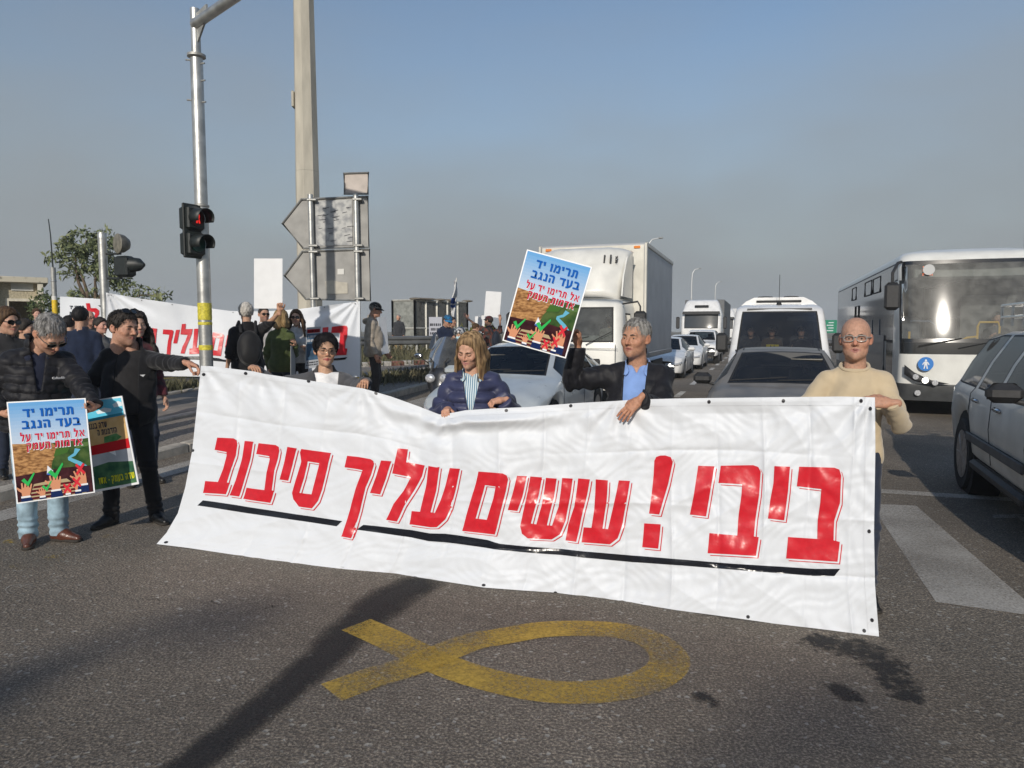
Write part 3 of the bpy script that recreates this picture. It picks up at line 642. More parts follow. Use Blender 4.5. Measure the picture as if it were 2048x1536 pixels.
    if shoes:
        for sd in (-1, 1):
            A = ank[sd]; ya = R((legs.get('yaw') or {}).get(sd, sd * 14)); M = rot('z', ya)
            up = union([rc((0, .028, .035), (0, -.05, .052), .036, .042), rc((0, -.05, .045), (sd * .006, -.165, .026), .043, .026), rc((0, .03, .05), (0, .02, .11), .038, .042)], .03)
            def sfn(p, up=up): return smax(up(p), .004 - p[:, 2], .004)
            v, f_ = nets(sfn, (-.08, -.24, -.01), (.08, .10, .17), .0075 * res); sole = rc((0, .035, .008), (0, -.15, .008), .036, .04)
            def sol(p): 
                q = p.copy(); d = np.minimum(rc((0, .03, 0), (sd * .004, -.155, 0), .041, .040)(np.stack([q[:, 0], q[:, 1], np.zeros(len(q), f32)], 1)), 9); return smax(d, np.abs(q[:, 2] - .008) - .011, .004)
            v2, f2 = nets(sol, (-.07, -.24, -.02), (.07, .10, .04), .0075 * res)
            off = np.array([A[0], A[1] - .01 * s, A[2] - .085 * s])
            so = mesh_obj('shoe', v * s @ M.T + off, f_, shoes['m'], root); mesh_obj('sole', v2 * s @ M.T + off + np.array([0, 0, .004]), f2, shoes.get('sole') or mat('shoe_sole', (.03, .025, .02), .8), so)
    def sleeves(inf, length=1.0, puff=0.0, sl=1.0):
        fs = []
        for sd in (-1, 1):
            we = elb[sd] + (wri[sd] - elb[sd]) * length
            fs.append((sd, rc(sh[sd], elb[sd], (.058 + inf) * s * sl, (.047 + inf) * s * sl), rc(elb[sd], we, (.047 + inf) * s * sl, (.036 + inf * .8) * s * sl), we))
        return fs
    if inner:
        tor = torso(inner.get('inf', .012)); nk = rc(nb + RT @ np.array([0, 0, -.05]) * s, nb + RT @ np.array([0, -.005, .02]) * s, (.074 - .006 * fem) * s); neckhole = inner.get('neck', .0)
        sl = sleeves(.008, inner['sleeve']) if inner.get('sleeve') else []
        def ifn(p):
            d = smin(tor(p), nk(p), .03) + .0028 * fold(p, sd_ + 4)
            for (_, a_, b_, _w) in sl: d = smin(d, np.minimum(a_(p), b_(p)), .03)
            q = (p - nb) @ RT
            d = smax(d, q[:, 2] - (-.030 + neckhole + .9 * np.minimum(q[:, 1] + .05 * s, 0)) * s ** 0, .006)   # neckline falls to the front
            if inner.get('vee'): d = smax(d, -np.maximum(np.abs(q[:, 0]) - (q[:, 2] + inner['vee']) * .42, q[:, 1]), .004)
            return smax(d, (.93 * s) - p[:, 2], .01)
        cloth_mesh(inner.get('name', 'shirt'), ifn, lo, np.array([hi[0], hi[1], max(nb[2], max(sh[1][2], sh[-1][2])) + .12]), .0095 * res, inner['m'])
        if inner.get('collar'):
            mb = MB()
            for sd in (-1, 1):
                pts = [np.array([0, .072, .03]), np.array([sd * .055, .048, .025]), np.array([sd * .074, 0, .005]), np.array([sd * .058, -.055, -.028]), np.array([sd * .032, -.086, -.062])]
                out = [np.array([0, .086, -.012]), np.array([sd * .070, .056, -.02]), np.array([sd * .098, -.004, -.04]), np.array([sd * .088, -.070, -.075]), np.array([sd * .060, -.108, -.120])]
                cs_ = inner.get('cs', 1.0); vs = [nb + RT @ (q * np.array([1.08, 1.12, 1]) * s) for q in pts] + [nb + RT @ (q * np.array([1.10, 1.20, .92]) * s * cs_) for q in out]; fs = [(i, i + 1, i + 6, i + 5) for i in range(4)]
                mb.add(vs, fs if sd > 0 else [t[::-1] for t in fs])
            co = mb.build('collar', inner['m'], root); so = co.modifiers.new('th', 'SOLIDIFY'); so.thickness = .006; so.offset = 0; sb = co.modifiers.new('sub', 'SUBSURF'); sb.levels = 1; sb.render_levels = 1
    if top:
        kd = top.get('kind', 'sweater'); inf = top.get('inf', .022); tor = torso(inf); sl = sleeves(inf * .75, top.get('sleeve', 1.0), sl=top.get('sl', 1.0)); q0 = top.get('quilt', 0); hz = top.get('hem', hem) * s; bk = top.get('fold', 1.0); op = top.get('open'); qa = top.get('qa', .009)
        ch = top.get('collar', 0.0); nk = rc(nb + RT @ np.array([0, .0, -.05]) * s, nb + RT @ np.array([0, .002, .03 + ch]) * s, .078 * s, (.072 + ch * .15) * s); nhole = rc(nb + RT @ np.array([0, 0, -.10]) * s, nb + RT @ np.array([0, -.012, .25]) * s, (.060 + top.get('nh', 0)) * s, (.064 + top.get('nh', 0) + ch * .25) * s)
        hood = union([rc(nb + RT @ np.array([-.09, .05, -.03]) * s, nb + RT @ np.array([0, .11, -.05]) * s, .035 * s, .05 * s), rc(nb + RT @ np.array([.09, .05, -.03]) * s, nb + RT @ np.array([0, .11, -.05]) * s, .035 * s, .05 * s)], .03) if top.get('hood') else None
        def jfn(p):
            d = smin(tor(p), nk(p), .035 * s); q = (p - nb) @ RT
            if hood is not None: d = smin(d, hood(p), .02)
            d = d + (.0100 * bk) * fold(p, sd_ + 1)
            if q0: d = d - qa * (np.abs(np.sin(math.pi * (q[:, 2] + .35 * np.abs(q[:, 0]) * top.get('chev', 0) + top.get('qo', 0)) / q0)) ** .8 - .6)
            if top.get('quilt2'): d = d - .006 * np.abs(np.sin(math.pi * q[:, 0] / top['quilt2'] + 1.57 * (np.floor(q[:, 2] / q0) % 2))) ** .5
            for (_, a_, b_, we) in sl:
                wd_ = (wri[_] - elb[_]) / np.linalg.norm(wri[_] - elb[_]); da = np.minimum(a_(p), smax(b_(p), (p - we.astype(f32)) @ wd_.astype(f32) - .002, .008)); e_ = elb[_]; t1 = np.linalg.norm(p - sh[_].astype(f32), axis=1)
                near = np.exp(-(np.linalg.norm(p - e_.astype(f32), axis=1) / .11) ** 2)
                da = da + (.0090 * bk) * fold(p, sd_ + 2 + _) + .0095 * bk * near * np.sin(t1 * 95 + 2 * wob(p, 14, sd_))
                if q0: da = da - qa * .8 * (np.abs(np.sin(math.pi * t1 / q0)) ** .8 - .6)
                d = smin(d, da, top.get('ak', .02))
            d = smax(d, -smax(nhole(p), -(q[:, 2] + .03 * s), .004), .008)
            if op is not None:                   # front opening: (half width at the top, half width at the hem, top height, bottom height below the neck, side shift)
                tz = np.clip((q[:, 2] - op[3]) / (op[2] - op[3]), 0, 1); wdt = op[1] + (op[0] - op[1]) * tz ** op[5] if len(op) > 5 else op[1] + (op[0] - op[1]) * tz
                sx_ = op[4] if len(op) > 4 else 0
                cut = np.maximum(np.abs(q[:, 0] - sx_ * (1 - tz)) - wdt, np.maximum(q[:, 1] - .0, op[3] - q[:, 2])); d = smax(d, -cut, .008)
            d = smax(d, q[:, 2] - (.035 + ch) * s, .008)
            return smax(d, hz - p[:, 2], .012)
        pts = np.array([pel, nb] + [x[k] for x in (sh, elb, wri) for k in (-1, 1)])
        cloth_mesh(top.get('name', kd), jfn, pts.min(0) - .19 * s, pts.max(0) + .19 * s, (.0068 if res <= 1 else .0095 * res), top['m'])
        if top.get('rib'):
            mb = MB(); mb.tube([nb + RT @ (np.array([.079 * math.cos(t), .074 * math.sin(t) - .006, -.014 + .030 * math.sin(t)]) * s) for t in np.linspace(0, 2 * math.pi, 29)[:-1]], .0095 * s, 8, closed=True); mb.build('neck_rib', top['m'], root)
        if top.get('cuff'):
            for sd in (-1, 1):
                d_ = (wri[sd] - elb[sd]) / np.linalg.norm(wri[sd] - elb[sd]); mb = MB(); mb.tube([wri[sd] - d_ * .055, wri[sd] - d_ * .045, wri[sd] + d_ * .004, wri[sd] + d_ * .006], [.040 * s, .043 * s, .040 * s, .033 * s], 16); mb.build('cuff', top['m'], root)
        for (nm, spec) in (top.get('trim') or []):
            mb = MB(); mb.tube([T(*q) for q in spec['pts']], spec['r'], 6); mb.build(nm, spec['m'], root)
    # ---- head dress
    def hp(q): return hc + HR @ (np.array(q) * hs)
    HM = lambda v: v * hs @ HR.T + hc
    if hair:
        kd = hair['kind']; vol = hair.get('vol', .012); cr = el((0, .018, .035), (.079 + vol, .100 + vol, .089 + vol)); fr = hair.get('front', .072); side = hair.get('side', 0.0); nape = hair.get('nape', -.065); wv = hair.get('wave', .003); hl = hair.get('len', 0)
        recede = hair.get('recede', 0.0); ns = random.random() * 9
        def plane(a, b):
            n = np.array([-(b[1] - a[1]), b[0] - a[0]]); n /= np.linalg.norm(n)
            if n[1] < 0: n = -n
            return lambda p: -((p[:, 1] - a[0]) * n[0] + (p[:, 2] - a[1]) * n[1])
        pA = plane((-.082, fr), (-.028, side)); pB = plane((-.028, side), (.07, nape)); locks = []
        if kd == 'long':
            for sd in (-1, 1):
                for k, (yy, ro) in enumerate(((-.035, .020), (.0, .028), (.035, .032), (.07, .034))):
                    le = hl * (1.0 - .12 * ((k + (sd > 0)) % 2)); ou = .078 + .012 * (k < 2) + hair.get('spread', .02)
                    locks.append(rc((sd * .072, yy * .9, .03), (sd * ou, yy + .004, -.07), ro * .8, ro)); locks.append(rc((sd * ou, yy + .004, -.07), (sd * (ou + hair.get('flare', .012)), yy + hair.get('fwd', -.03), -.07 - le), ro, ro * .75))
            locks.append(rc((0, .09, 0), (0, .10, -.07 - hl * .9), .05, .05))
        lk = union(locks, .02) if locks else None
        def hfn(p):
            an = np.arctan2(p[:, 0], p[:, 1] - .01); st = np.sin(an * hair.get('sf', 46) + 3 * np.sin(p[:, 2] * 40 + an * 3)) + .6 * np.sin(an * 97 + p[:, 2] * 30)
            d = cr(p); cut = smax(pA(p) + .0045 * wob(p, 150, ns) + .003 * wob(p, 300, ns) + recede * np.exp(-((np.abs(p[:, 0]) - .045) / .02) ** 2), pB(p), .01)
            if kd == 'bob' and hair.get('fringe'): pass
            d = smax(d, cut, .006)
            if kd == 'curly': d = d - .010 * wob(p, 130, ns) - .006 * wob(p, 260, ns)
            if lk is not None:
                dl = lk(p); fc = np.maximum(-(p[:, 1] + .055 + .15 * np.minimum(p[:, 2], 0)), np.abs(p[:, 0]) - .064)     # keep the face free
                d = smin(d, smax(dl, -np.maximum(np.maximum(p[:, 1] + .03, np.abs(p[:, 0]) - .060), p[:, 2] - .08), .01), .02)
            return d - wv * st * .4 - wv * wob(p, 55, ns) - .0022 * wob(p, 210, ns) * (res < 1.5) * (kd != 'long')
        zl = -.13 - hl - .05 if kd == 'long' else -.14
        v, f_ = nets(hfn, (-.17, -.16, zl), (.17, .19, .17), .0055 * res); ho = mesh_obj('hair', HM(v), f_, hair['m'], root)
        if kd != 'long' and res <= 1.0:          # short hairs lying on the cap of hair, breaking its outline
            rng = np.random.RandomState(int(ns * 100)); mb = MB(); n_ = 0
            while n_ < hair.get('n', 900):
                d_ = rng.normal(size=3); d_ /= np.linalg.norm(d_); rt = np.array([0, .018, .035]) + d_ * (np.array([.079, .100, .089]) + vol); p1 = rt[None].astype(f32)
                if max(pA(p1)[0], pB(p1)[0]) > -.002 + rng.uniform(-.006, .006): continue
                n_ += 1; tn = np.array([rng.normal() * .3 + (.5 if kd == 'bob' else .1), -.35 if d_[2] > .55 else .1, -1 + rng.normal() * .25]); tn -= d_ * (tn @ d_); tn /= np.linalg.norm(tn); ln = rng.uniform(.018, .042) * (1.5 if kd == 'bob' else 1); lift = rng.uniform(.001, .006)
                mb.tube([hp(rt - d_ * .002), hp(rt + tn * ln * .5 + d_ * lift), hp(rt + tn * ln + d_ * (lift - ln * ln * 3.5))], [.0012, .0014, .0004], 3, cap=False)
            so_ = mb.build('hair_strands', hair['m'], ho); tag(so_, kind='stuff')
        if kd == 'long' and res < 1.3:           # loose strands over the mass of hair
            rng = np.random.RandomState(5); mb = MB()
            for k in range(620):
                sd = 1 if k % 2 else -1; ph = R(rng.uniform(28, 178)); x1, y1 = sd * math.sin(ph), -math.cos(ph) * 1.15; rr_ = rng.uniform(.985, 1.035); le = hl * rng.uniform(.85, 1.05); path = []
                for a_ in (12, 34, 56, 76, 92): a2 = R(a_); path.append(((.079 + vol) * rr_ * math.sin(a2) * x1 * (1 if a_ > 20 else .5), .018 + (.100 + vol) * rr_ * math.sin(a2) * y1, .035 + (.089 + vol) * rr_ * math.cos(a2)))
                fx, fy = path[-1][0], path[-1][1]; w1 = rng.uniform(-.005, .005)
                for t in (.35, .7, 1.0): path.append((fx * (1 + .10 * t) + sd * hair.get('flare', .01) * t + w1 * math.sin(t * 4), fy + (hair.get('fwd', 0) * t if y1 < .5 else .01 * t) + w1 * t, .03 - t * (le + .10)))
                if path[4][1] < -.045 and abs(path[4][0]) < .07: continue
                mb.tube([hp(q) for q in path], [.001, .0015, .0019, .002, .002, .0019, .0016, .0006], 4, mi=0, cap=False)
            so_ = mb.build('hair_strands', hair_mat('strand_hair', (.07, .042, .022), (.42, .29, .16)), ho); tag(so_, kind='stuff')
    if brow is not None and res < 2.2:
        for sd in (-1, 1):
            mb = MB(); mb.tube([hp((sd * .014, -.0965, .0185)), hp((sd * .030, -.0965, .0225)), hp((sd * .048, -.083, .017))], [.0035 * hs, .004 * hs, .0018 * hs], 6)
            mb.build('eyebrow', mat('brow_%02d%02d' % (int(brow[0] * 99), int(brow[1] * 99)), brow, .8), root)
    if fem and res < 1.3:
        for sd in (-1, 1): mb = MB(); mb.tube([hp((sd * .018, -.0885, -.0015)), hp((sd * .026, -.0925, -.0035 if not eyes else .0040)), hp((sd * .038, -.0915, -.0035 if not eyes else .0040)), hp((sd * .047, -.0835, -.0005))], .0013 * hs, 5); mb.build('eyelashes', mat('lash', (.015, .010, .008), .8), root)
    if eyes and res < 2.2:
        for sd in (-1, 1):
            mb = MB(); c0 = np.array((sd * .032, -.0757, -.0005)); 
            prof = 0
            mb.ell((0, 0, 0), (.0125 * hs,) * 3, 12, 8, 0); g0 = np.array((gaze[0], -1, gaze[1])); g0 = g0 / np.linalg.norm(g0); cI = g0 * .0078 * hs
            mb.ell(tuple(cI), (.0066 * hs, .0066 * hs, .0066 * hs), 10, 6, 1)
            o = mesh_obj('eye', [hc + HR @ (c0 * hs + np.array(q)) for q in mb.v], mb.f, [mat('eye_white', (.42, .38, .35), .3), mat('iris_%d' % int(eyecol[0] * 100), eyecol, .15)], root, fm=mb.m)
    if glasses:
        mb = MB(); gy = -.106; rw, rh = glasses.get('size', (.023, .017)); lens_ = []; gzo = glasses.get('z', 0.0); gyo = glasses.get('y', 0.0); tilt = R(glasses.get('tilt', 0))
        def gp(q): 
            q = np.array(q) + np.array([0, gyo, gzo]); a_ = rot('x', tilt); return hp(a_ @ q)
        for sd in (-1, 1):
            ring = [(sd * .0325 + rw * math.copysign(abs(math.cos(t)) ** .7, math.cos(t)), gy + .010 * abs(math.cos(t)) * (1 if math.cos(t) * sd > 0 else 0), .000 + rh * math.copysign(abs(math.sin(t)) ** .8, math.sin(t))) for t in np.linspace(0, 2 * math.pi, 21)[:-1]]
            mb.tube([gp(q) for q in ring], glasses.get('r', .0016) * hs, 6, closed=True)
            mb.tube([gp((sd * .056, gy + .011, .006)), gp((sd * .074, -.06, .006)), gp((sd * .083, .01, .004)), gp((sd * .084, .03, -.008))], glasses.get('r', .0016) * 1.15 * hs, 6)
            mb2 = MB(); mb2.add([gp(q) for q in ring], [tuple(range(20))]); lens_.append(mb2)
        mb.tube([gp((-.011, gy - .001, .006)), gp((0, gy - .005, .009)), gp((.011, gy - .001, .006))], glasses.get('r', .0016) * hs, 6)
        go = mb.build('glasses', glasses['m'], root)
        for mb2 in lens_: mb2.build('lens', glasses['lens'], go)
    if cap:
        cr = el((0, .012, .045), (.086, .108, .085))
        def cfn(p): return smax(smax(cr(p), cr(p) * -1 - .006, .002), .040 + .10 * (p[:, 1] + .09) * -.25 - p[:, 2], .004)
        v, f_ = nets(cfn, (-.11, -.12, .0), (.11, .14, .15), .006 * res); bc = -1 if cap.get('back') is None else 1
        co = mesh_obj('cap', HM(v), f_, cap['m'], root)
        sgn = -1.0 if not cap.get('back') else 1.0
        def bill(U, V): a_ = (U - .5) * math.pi * .95; rr = 1.0 + V * .72 * np.cos(a_) ** .8; return np.stack([.080 * np.sin(a_) * (1 + .10 * V), sgn * (.092 * np.cos(a_) * rr) + .012, .044 + .02 * np.sin(a_) ** 2 * -1 - .028 * V], 1)
        v, f_ = grid_mesh(bill, 15, 6); b_ = mesh_obj('peak', HM(v), f_, cap.get('pm', cap['m']), co); so = b_.modifiers.new('th', 'SOLIDIFY'); so.thickness = .004
    if pack:
        pk = el(T(0, .20, .20), (.155 * s, .105 * s, .235 * s)); bx_ = el(T(0, .27, .12), (.12 * s, .05 * s, .13 * s))
        def pfn(p): return smin(pk(p), bx_(p), .03) + .003 * fold(p, 3) 
        v, f_ = nets(pfn, T(0, .2, .2) - .36, T(0, .2, .2) + .36, .012 * res); po = mesh_obj('backpack', v, f_, pack['m'], root)
        for sd in (-1, 1):
            mb = MB(); mb.tube([T(sd * .09, .16, .40), T(sd * .105, .06, .55), T(sd * .11, -.06, .50), T(sd * .12, -.135, .36), T(sd * .14, -.10, .14), T(sd * .14, .12, .04)], .02 * s, 8)
            mb.build('strap', pack.get('sm', pack['m']), po)
    if watch:
        sd = watch['side']; d = wri[sd] - elb[sd]; d /= np.linalg.norm(d); mb = MB(); c0 = wri[sd] - d * .022
        mb.tube([c0 - d * .012, c0 + d * .012], .034 * s, 14); mb.build('watch', watch['m'], root)
    info = dict(root=root, T=T, loc=loc, hp=hp, sh=sh, elb=elb, wri=wri, nb=nb, RT=RT, s=s, hc=hc, hands={sd: wri[sd] + hfr[sd] @ np.array([0, -.01, -.09]) * s for sd in (-1, 1)})
    if extra: extra(info)
    return info
# ================================================================ lettering and print
def inside_map(fn, nu=161, nv=41):
    """inverse of a sheet given in photograph pixels: pixel -> (s, t)"""
    Ss, Tt = np.meshgrid(np.linspace(0, 1, nu), np.linspace(0, 1, nv), indexing='ij'); px = fn(Ss.ravel(), Tt.ravel())
    def inv(p):
        i = int(np.argmin((px[:, 0] - p[0]) ** 2 + (px[:, 1] - p[1]) ** 2)); st = np.array([Ss.ravel()[i], Tt.ravel()[i]])
        for _ in range(6):
            e = 1e-3; f0 = fn(st[:1], st[1:])[0]; fx = fn(st[:1] + e, st[1:])[0]; fy = fn(st[:1], st[1:] + e)[0]; J = np.stack([(fx - f0) / e, (fy - f0) / e], 1)
            st = st + np.linalg.solve(J, np.array(p) - f0)
        return st
    return inv
def tri_poly(outer, holes=()):
    from mathutils.geometry import tessellate_polygon
    loops = [[Vector((p[0], p[1], 0)) for p in outer]] + [[Vector((p[0], p[1], 0)) for p in h_] for h_ in holes]
    pts = [p for l in loops for p in l]; return pts, tessellate_polygon(loops)
def print_shape(name, outer, holes, surf, off, m, parent, ns=0, nt_=0):
    """a printed shape (polygon in the sheet's own s, t) laid just above the sheet"""
    pts, tris = tri_poly(outer, holes); bm = bmesh.new(); vs = [bm.verts.new(p) for p in pts]
    for t in tris:
        try: bm.faces.new([vs[i] for i in t])
        except ValueError: pass
    for n, ax in ((ns, 0), (nt_, 1)):
        if not n: continue
        lo = min(p[ax] for p in pts); hi = max(p[ax] for p in pts)
        for k in range(int(lo * n) + 1, int(hi * n) + 1):
            co = [0, 0, 0]; no = [0, 0, 0]; co[ax] = k / n; no[ax] = 1
            bmesh.ops.bisect_plane(bm, geom=bm.verts[:] + bm.edges[:] + bm.faces[:], plane_co=co, plane_no=no)
    st = np.array([(v.co.x, v.co.y) for v in bm.verts]); X = surf(st[:, 0], st[:, 1], off)
    for v, x in zip(bm.verts, X): v.co = x
    bmesh.ops.recalc_face_normals(bm, faces=bm.faces[:]); me = bpy.data.meshes.new(name); bm.to_mesh(me); bm.free(); me.materials.append(m)
    me.polygons.foreach_set('use_smooth', [True] * len(me.polygons))
    # turn to face the camera side
    o = bpy.data.objects.new(name, me); COL.objects.link(o); o.parent = parent; return o
# Hebrew letters on a grid: baseline 0, height 10
def strokes(*polys): return [list(p) for p in polys]
HEB = {
 'א': (8.6, [[(0.2, 10), (2.6, 10), (8.4, 0), (6.0, 0)], [(5.9, 10), (8.0, 10), (8.0, 7), (6.6, 4.6), (5.6, 6.1), (6.0, 7)], [(.5, 0), (2.5, 0), (2.6, 2.6), (3.6, 4.2), (2.5, 5.9), (.6, 3.2)]]),
 'ב': (8.0, [[(.6, 10), (5.2, 10), (6.9, 8.6), (6.9, 2.2), (7.9, 2.2), (7.9, 0), (.2, 0), (.2, 2.2), (4.6, 2.2), (4.6, 7.8), (.6, 7.8)]]),
 'ג': (5.6, [[(.9, 10), (3.4, 10), (4.6, 8.8), (4.6, 3.4), (5.6, 0), (3.1, 0), (2.6, 2.0), (1.9, 0), (-.2, 0), (1.1, 2.7), (2.3, 3.2), (2.3, 7.8), (.9, 7.8)]]),
 'ד': (7.6, [[(.1, 10), (7.5, 10), (7.5, 7.8), (6.5, 7.8), (6.5, 0), (4.2, 0), (4.2, 7.8), (.1, 7.8)]]),
 'ה': (7.8, [[(.2, 10), (5.8, 10), (7.3, 8.6), (7.3, 0), (5, 0), (5, 7.8), (.2, 7.8)], [(.6, 5.6), (2.9, 5.6), (2.9, 0), (.6, 0)]]),
 'ו': (3.6, [[(.1, 10), (3.2, 10), (3.2, 0), (.9, 0), (.9, 7.8), (.1, 7.8)]]),
 'ז': (4.2, [[(.0, 10), (4.1, 10), (4.1, 7.8), (3.2, 7.8), (3.2, 0), (.9, 0), (.9, 7.8), (0, 7.8)]]),
 'י': (3.6, [[(.1, 10), (3.2, 10), (3.2, 5), (.9, 5), (.9, 7.8), (.1, 7.8)]]),
 'ל': (7.0, [[(.3, 13.2), (2.5, 13.2), (2.5, 10), (6.7, 10), (6.7, 7.2), (4.2, 0), (1.7, 0), (4.2, 7.8), (.3, 7.8)]]),
 'מ': (8.6, [[(.3, 10), (2.5, 10), (3.2, 8.4), (4.4, 10), (6.8, 10), (8.2, 8.4), (8.2, 0), (4.0, 0), (4.0, 2.2), (5.9, 2.2), (5.9, 7.6), (4.6, 7.6), (3.3, 6.2), (2.6, 0), (.3, 0), (1.4, 7.4)]]),
 'ם': (8.2, [[(.4, 10), (6.2, 10), (7.8, 8.4), (7.8, 0), (.4, 0)]]),
 'נ': (5.4, [[(1.2, 10), (3.4, 10), (4.8, 8.6), (4.8, 0), (.2, 0), (.2, 2.2), (2.5, 2.2), (2.5, 7.8), (1.2, 7.8)]]),
 'ס': (8.4, [[(.2, 10), (8, 10), (8, 4), (6.4, .8), (4.2, 0), (2, .8), (.6, 4), (.6, 7.8), (.2, 7.8)]]),
 'ע': (7.8, [[(.2, 10), (2.5, 10), (3.6, 2.3), (4.5, 2.6), (5.1, 4.2), (5.2, 10), (7.5, 10), (7.5, 3.8), (6.2, 1.2), (3.6, -.8), (.4, -1.4), (.4, .8), (1.5, 1.0)]]),
 'ק': (7.8, [[(.2, 10), (5.8, 10), (7.3, 8.6), (7.3, 5.2), (5.4, 1.4), (3.3, 1.4), (5, 5.2), (5, 7.8), (.2, 7.8)], [(.5, 5.6), (2.8, 5.6), (2.8, -3.2), (.5, -3.2)]]),
 'ר': (7.0, [[(.2, 10), (5.0, 10), (6.6, 8.4), (6.6, 0), (4.3, 0), (4.3, 7.8), (.2, 7.8)]]),
 'ש': (9.6, [[(.2, 10), (2.4, 10), (3.0, 4.0), (3.7, 4.2), (3.9, 10), (6.1, 10), (5.8, 4.6), (4.9, 2.4), (6.0, 2.6), (6.9, 4.2), (7.2, 10), (9.4, 10), (9.2, 3.6), (7.6, .9), (5.6, 0), (1.4, 0)]]),
 'ת': (8.2, [[(1.0, 10), (6.2, 10), (7.8, 8.4), (7.8, 0), (5.5, 0), (5.5, 7.8), (3.6, 7.8), (3.6, 2.0), (2.4, 0), (.1, 0), (.1, 2.2), (1.3, 2.2), (1.3, 7.8), (1.0, 7.8)]]),
 '-': (4.0, [[(.4, 5.4), (3.6, 5.4), (3.6, 3.6), (.4, 3.6)]]), ' ': (3.6, []), '.': (2.4, [[(.4, 2), (2, 2), (2, 0), (.4, 0)]]),
}
def heb_line(text, right, base, hgt, sx_=1.0, gap=.95):
    """polygons of a line set from its right end to the left; units of the sheet, y downwards"""
    x = right; out = []; k = hgt / 10
    for ch in text:
        wd, ps = HEB[ch]
        for p in ps: out.append([(x - (wd - q[0]) * k * sx_, base - q[1] * k) for q in p])
        x -= (wd + gap) * k * sx_
    return out, x
def latin(name, text, size, m, parent, M, extrude=.001):
    cu = bpy.data.curves.new(name, 'FONT'); cu.body = text; cu.size = size; cu.align_x = 'CENTER'; cu.align_y = 'CENTER'; cu.extrude = extrude; cu.offset = size * .012
    t = bpy.data.objects.new(name, cu); COL.objects.link(t); dg = bpy.context.evaluated_depsgraph_get(); me = bpy.data.meshes.new_from_object(t.evaluated_get(dg)); bpy.data.objects.remove(t); bpy.data.curves.remove(cu)
    me.materials.clear(); me.materials.append(m); me.transform(M); o = bpy.data.objects.new(name, me); COL.objects.link(o); o.parent = parent; return o
# ---------------------------------------------------------------- the banner
M_BAN = mat('banner_vinyl', (.665, .69, .725), .5, spec=.35, bump=.22, bscale=9, bdist=.02); M_RED = mat('red_print', (.58, .016, .028), .28, spec=.5, var=.06, scale=30, bump=.2, bscale=9, bdist=.02); M_BLKP = mat('black_print', (.010, .012, .018), .22, spec=.5, bump=.25, bscale=12, bdist=.02)
M_WHP = mat('white_print', (.665, .69, .725), .33); M_GROM = mat('grommet', (.03, .03, .035), .4, .3)
def Z4(p): return (300 + p[0] * .371094, 700 + p[1] * .371094)
def Z5(p): return (1000 + p[0] * .390625, 740 + p[1] * .390625)
TOPE = np.array([(402, 731.5), (430, 733), (508, 743), (530, 748), (597, 758), (671, 768.5), (727, 777), (782, 793), (838, 813), (879, 829), (908, 825), (931, 820.5), (986, 817), (1060, 814), (1078, 812), (1156, 806), (1230, 802), (1273, 799), (1351, 797), (1461, 795.5), (1586, 794), (1683, 793), (1750, 794.7)], float)
BOTE = np.array([(313, 1088), (378, 1096), (485, 1112), (560, 1123), (686, 1138), (793, 1147), (831, 1154), (968, 1175), (1047, 1181), (1109, 1185), (1187, 1195), (1273, 1207), (1351, 1220), (1457, 1234), (1555, 1248), (1633, 1257), (1758, 1273)], float)
LEFE = np.array([(402, 731.5), (393, 822), (384.6, 900), (370.5, 974.6), (355.7, 1026.5), (333, 1065.5), (313, 1088)], float); RIGE = np.array([(1750, 794.7), (1750.8, 896), (1748, 1064), (1750, 1170), (1758, 1273)], float)
def along(e):
    """points of an edge by the banner's own length: foreshortening makes the far end shorter in the picture"""
    def f(t, persp=1.0):
        l = np.concatenate([[0], np.cumsum(np.hypot(*np.diff(e, axis=0).T))]); l /= l[-1]; q = t / (t + (1 - t) * persp) if persp != 1 else t
        return np.stack([np.interp(q, l, e[:, 0]), np.interp(q, l, e[:, 1])], 1)
    return f
eT, eB, eL, eR = along(TOPE), along(BOTE), along(LEFE), along(RIGE)
def ban_px(s, t):
    s1, t1 = s[:, None], t[:, None]
    a = eT(s) * (1 - t1) + eB(s) * t1; b = eL(t) * (1 - s1) + eR(t) * s1
    c = (TOPE[0] * (1 - s1) + TOPE[-1] * s1) * (1 - t1) + (BOTE[0] * (1 - s1) + BOTE[-1] * s1) * t1
    return a + b - c
yb0 = np.array([G(px, py)[1] for px, py in BOTE]); lb = np.concatenate([[0], np.cumsum(np.hypot(*np.diff(BOTE, axis=0).T))]); lb /= lb[-1]
HOLD = [(402, 1.0), (520, .6), (722, .7), (885, .9), (1240, .8), (1745, 1.0)]
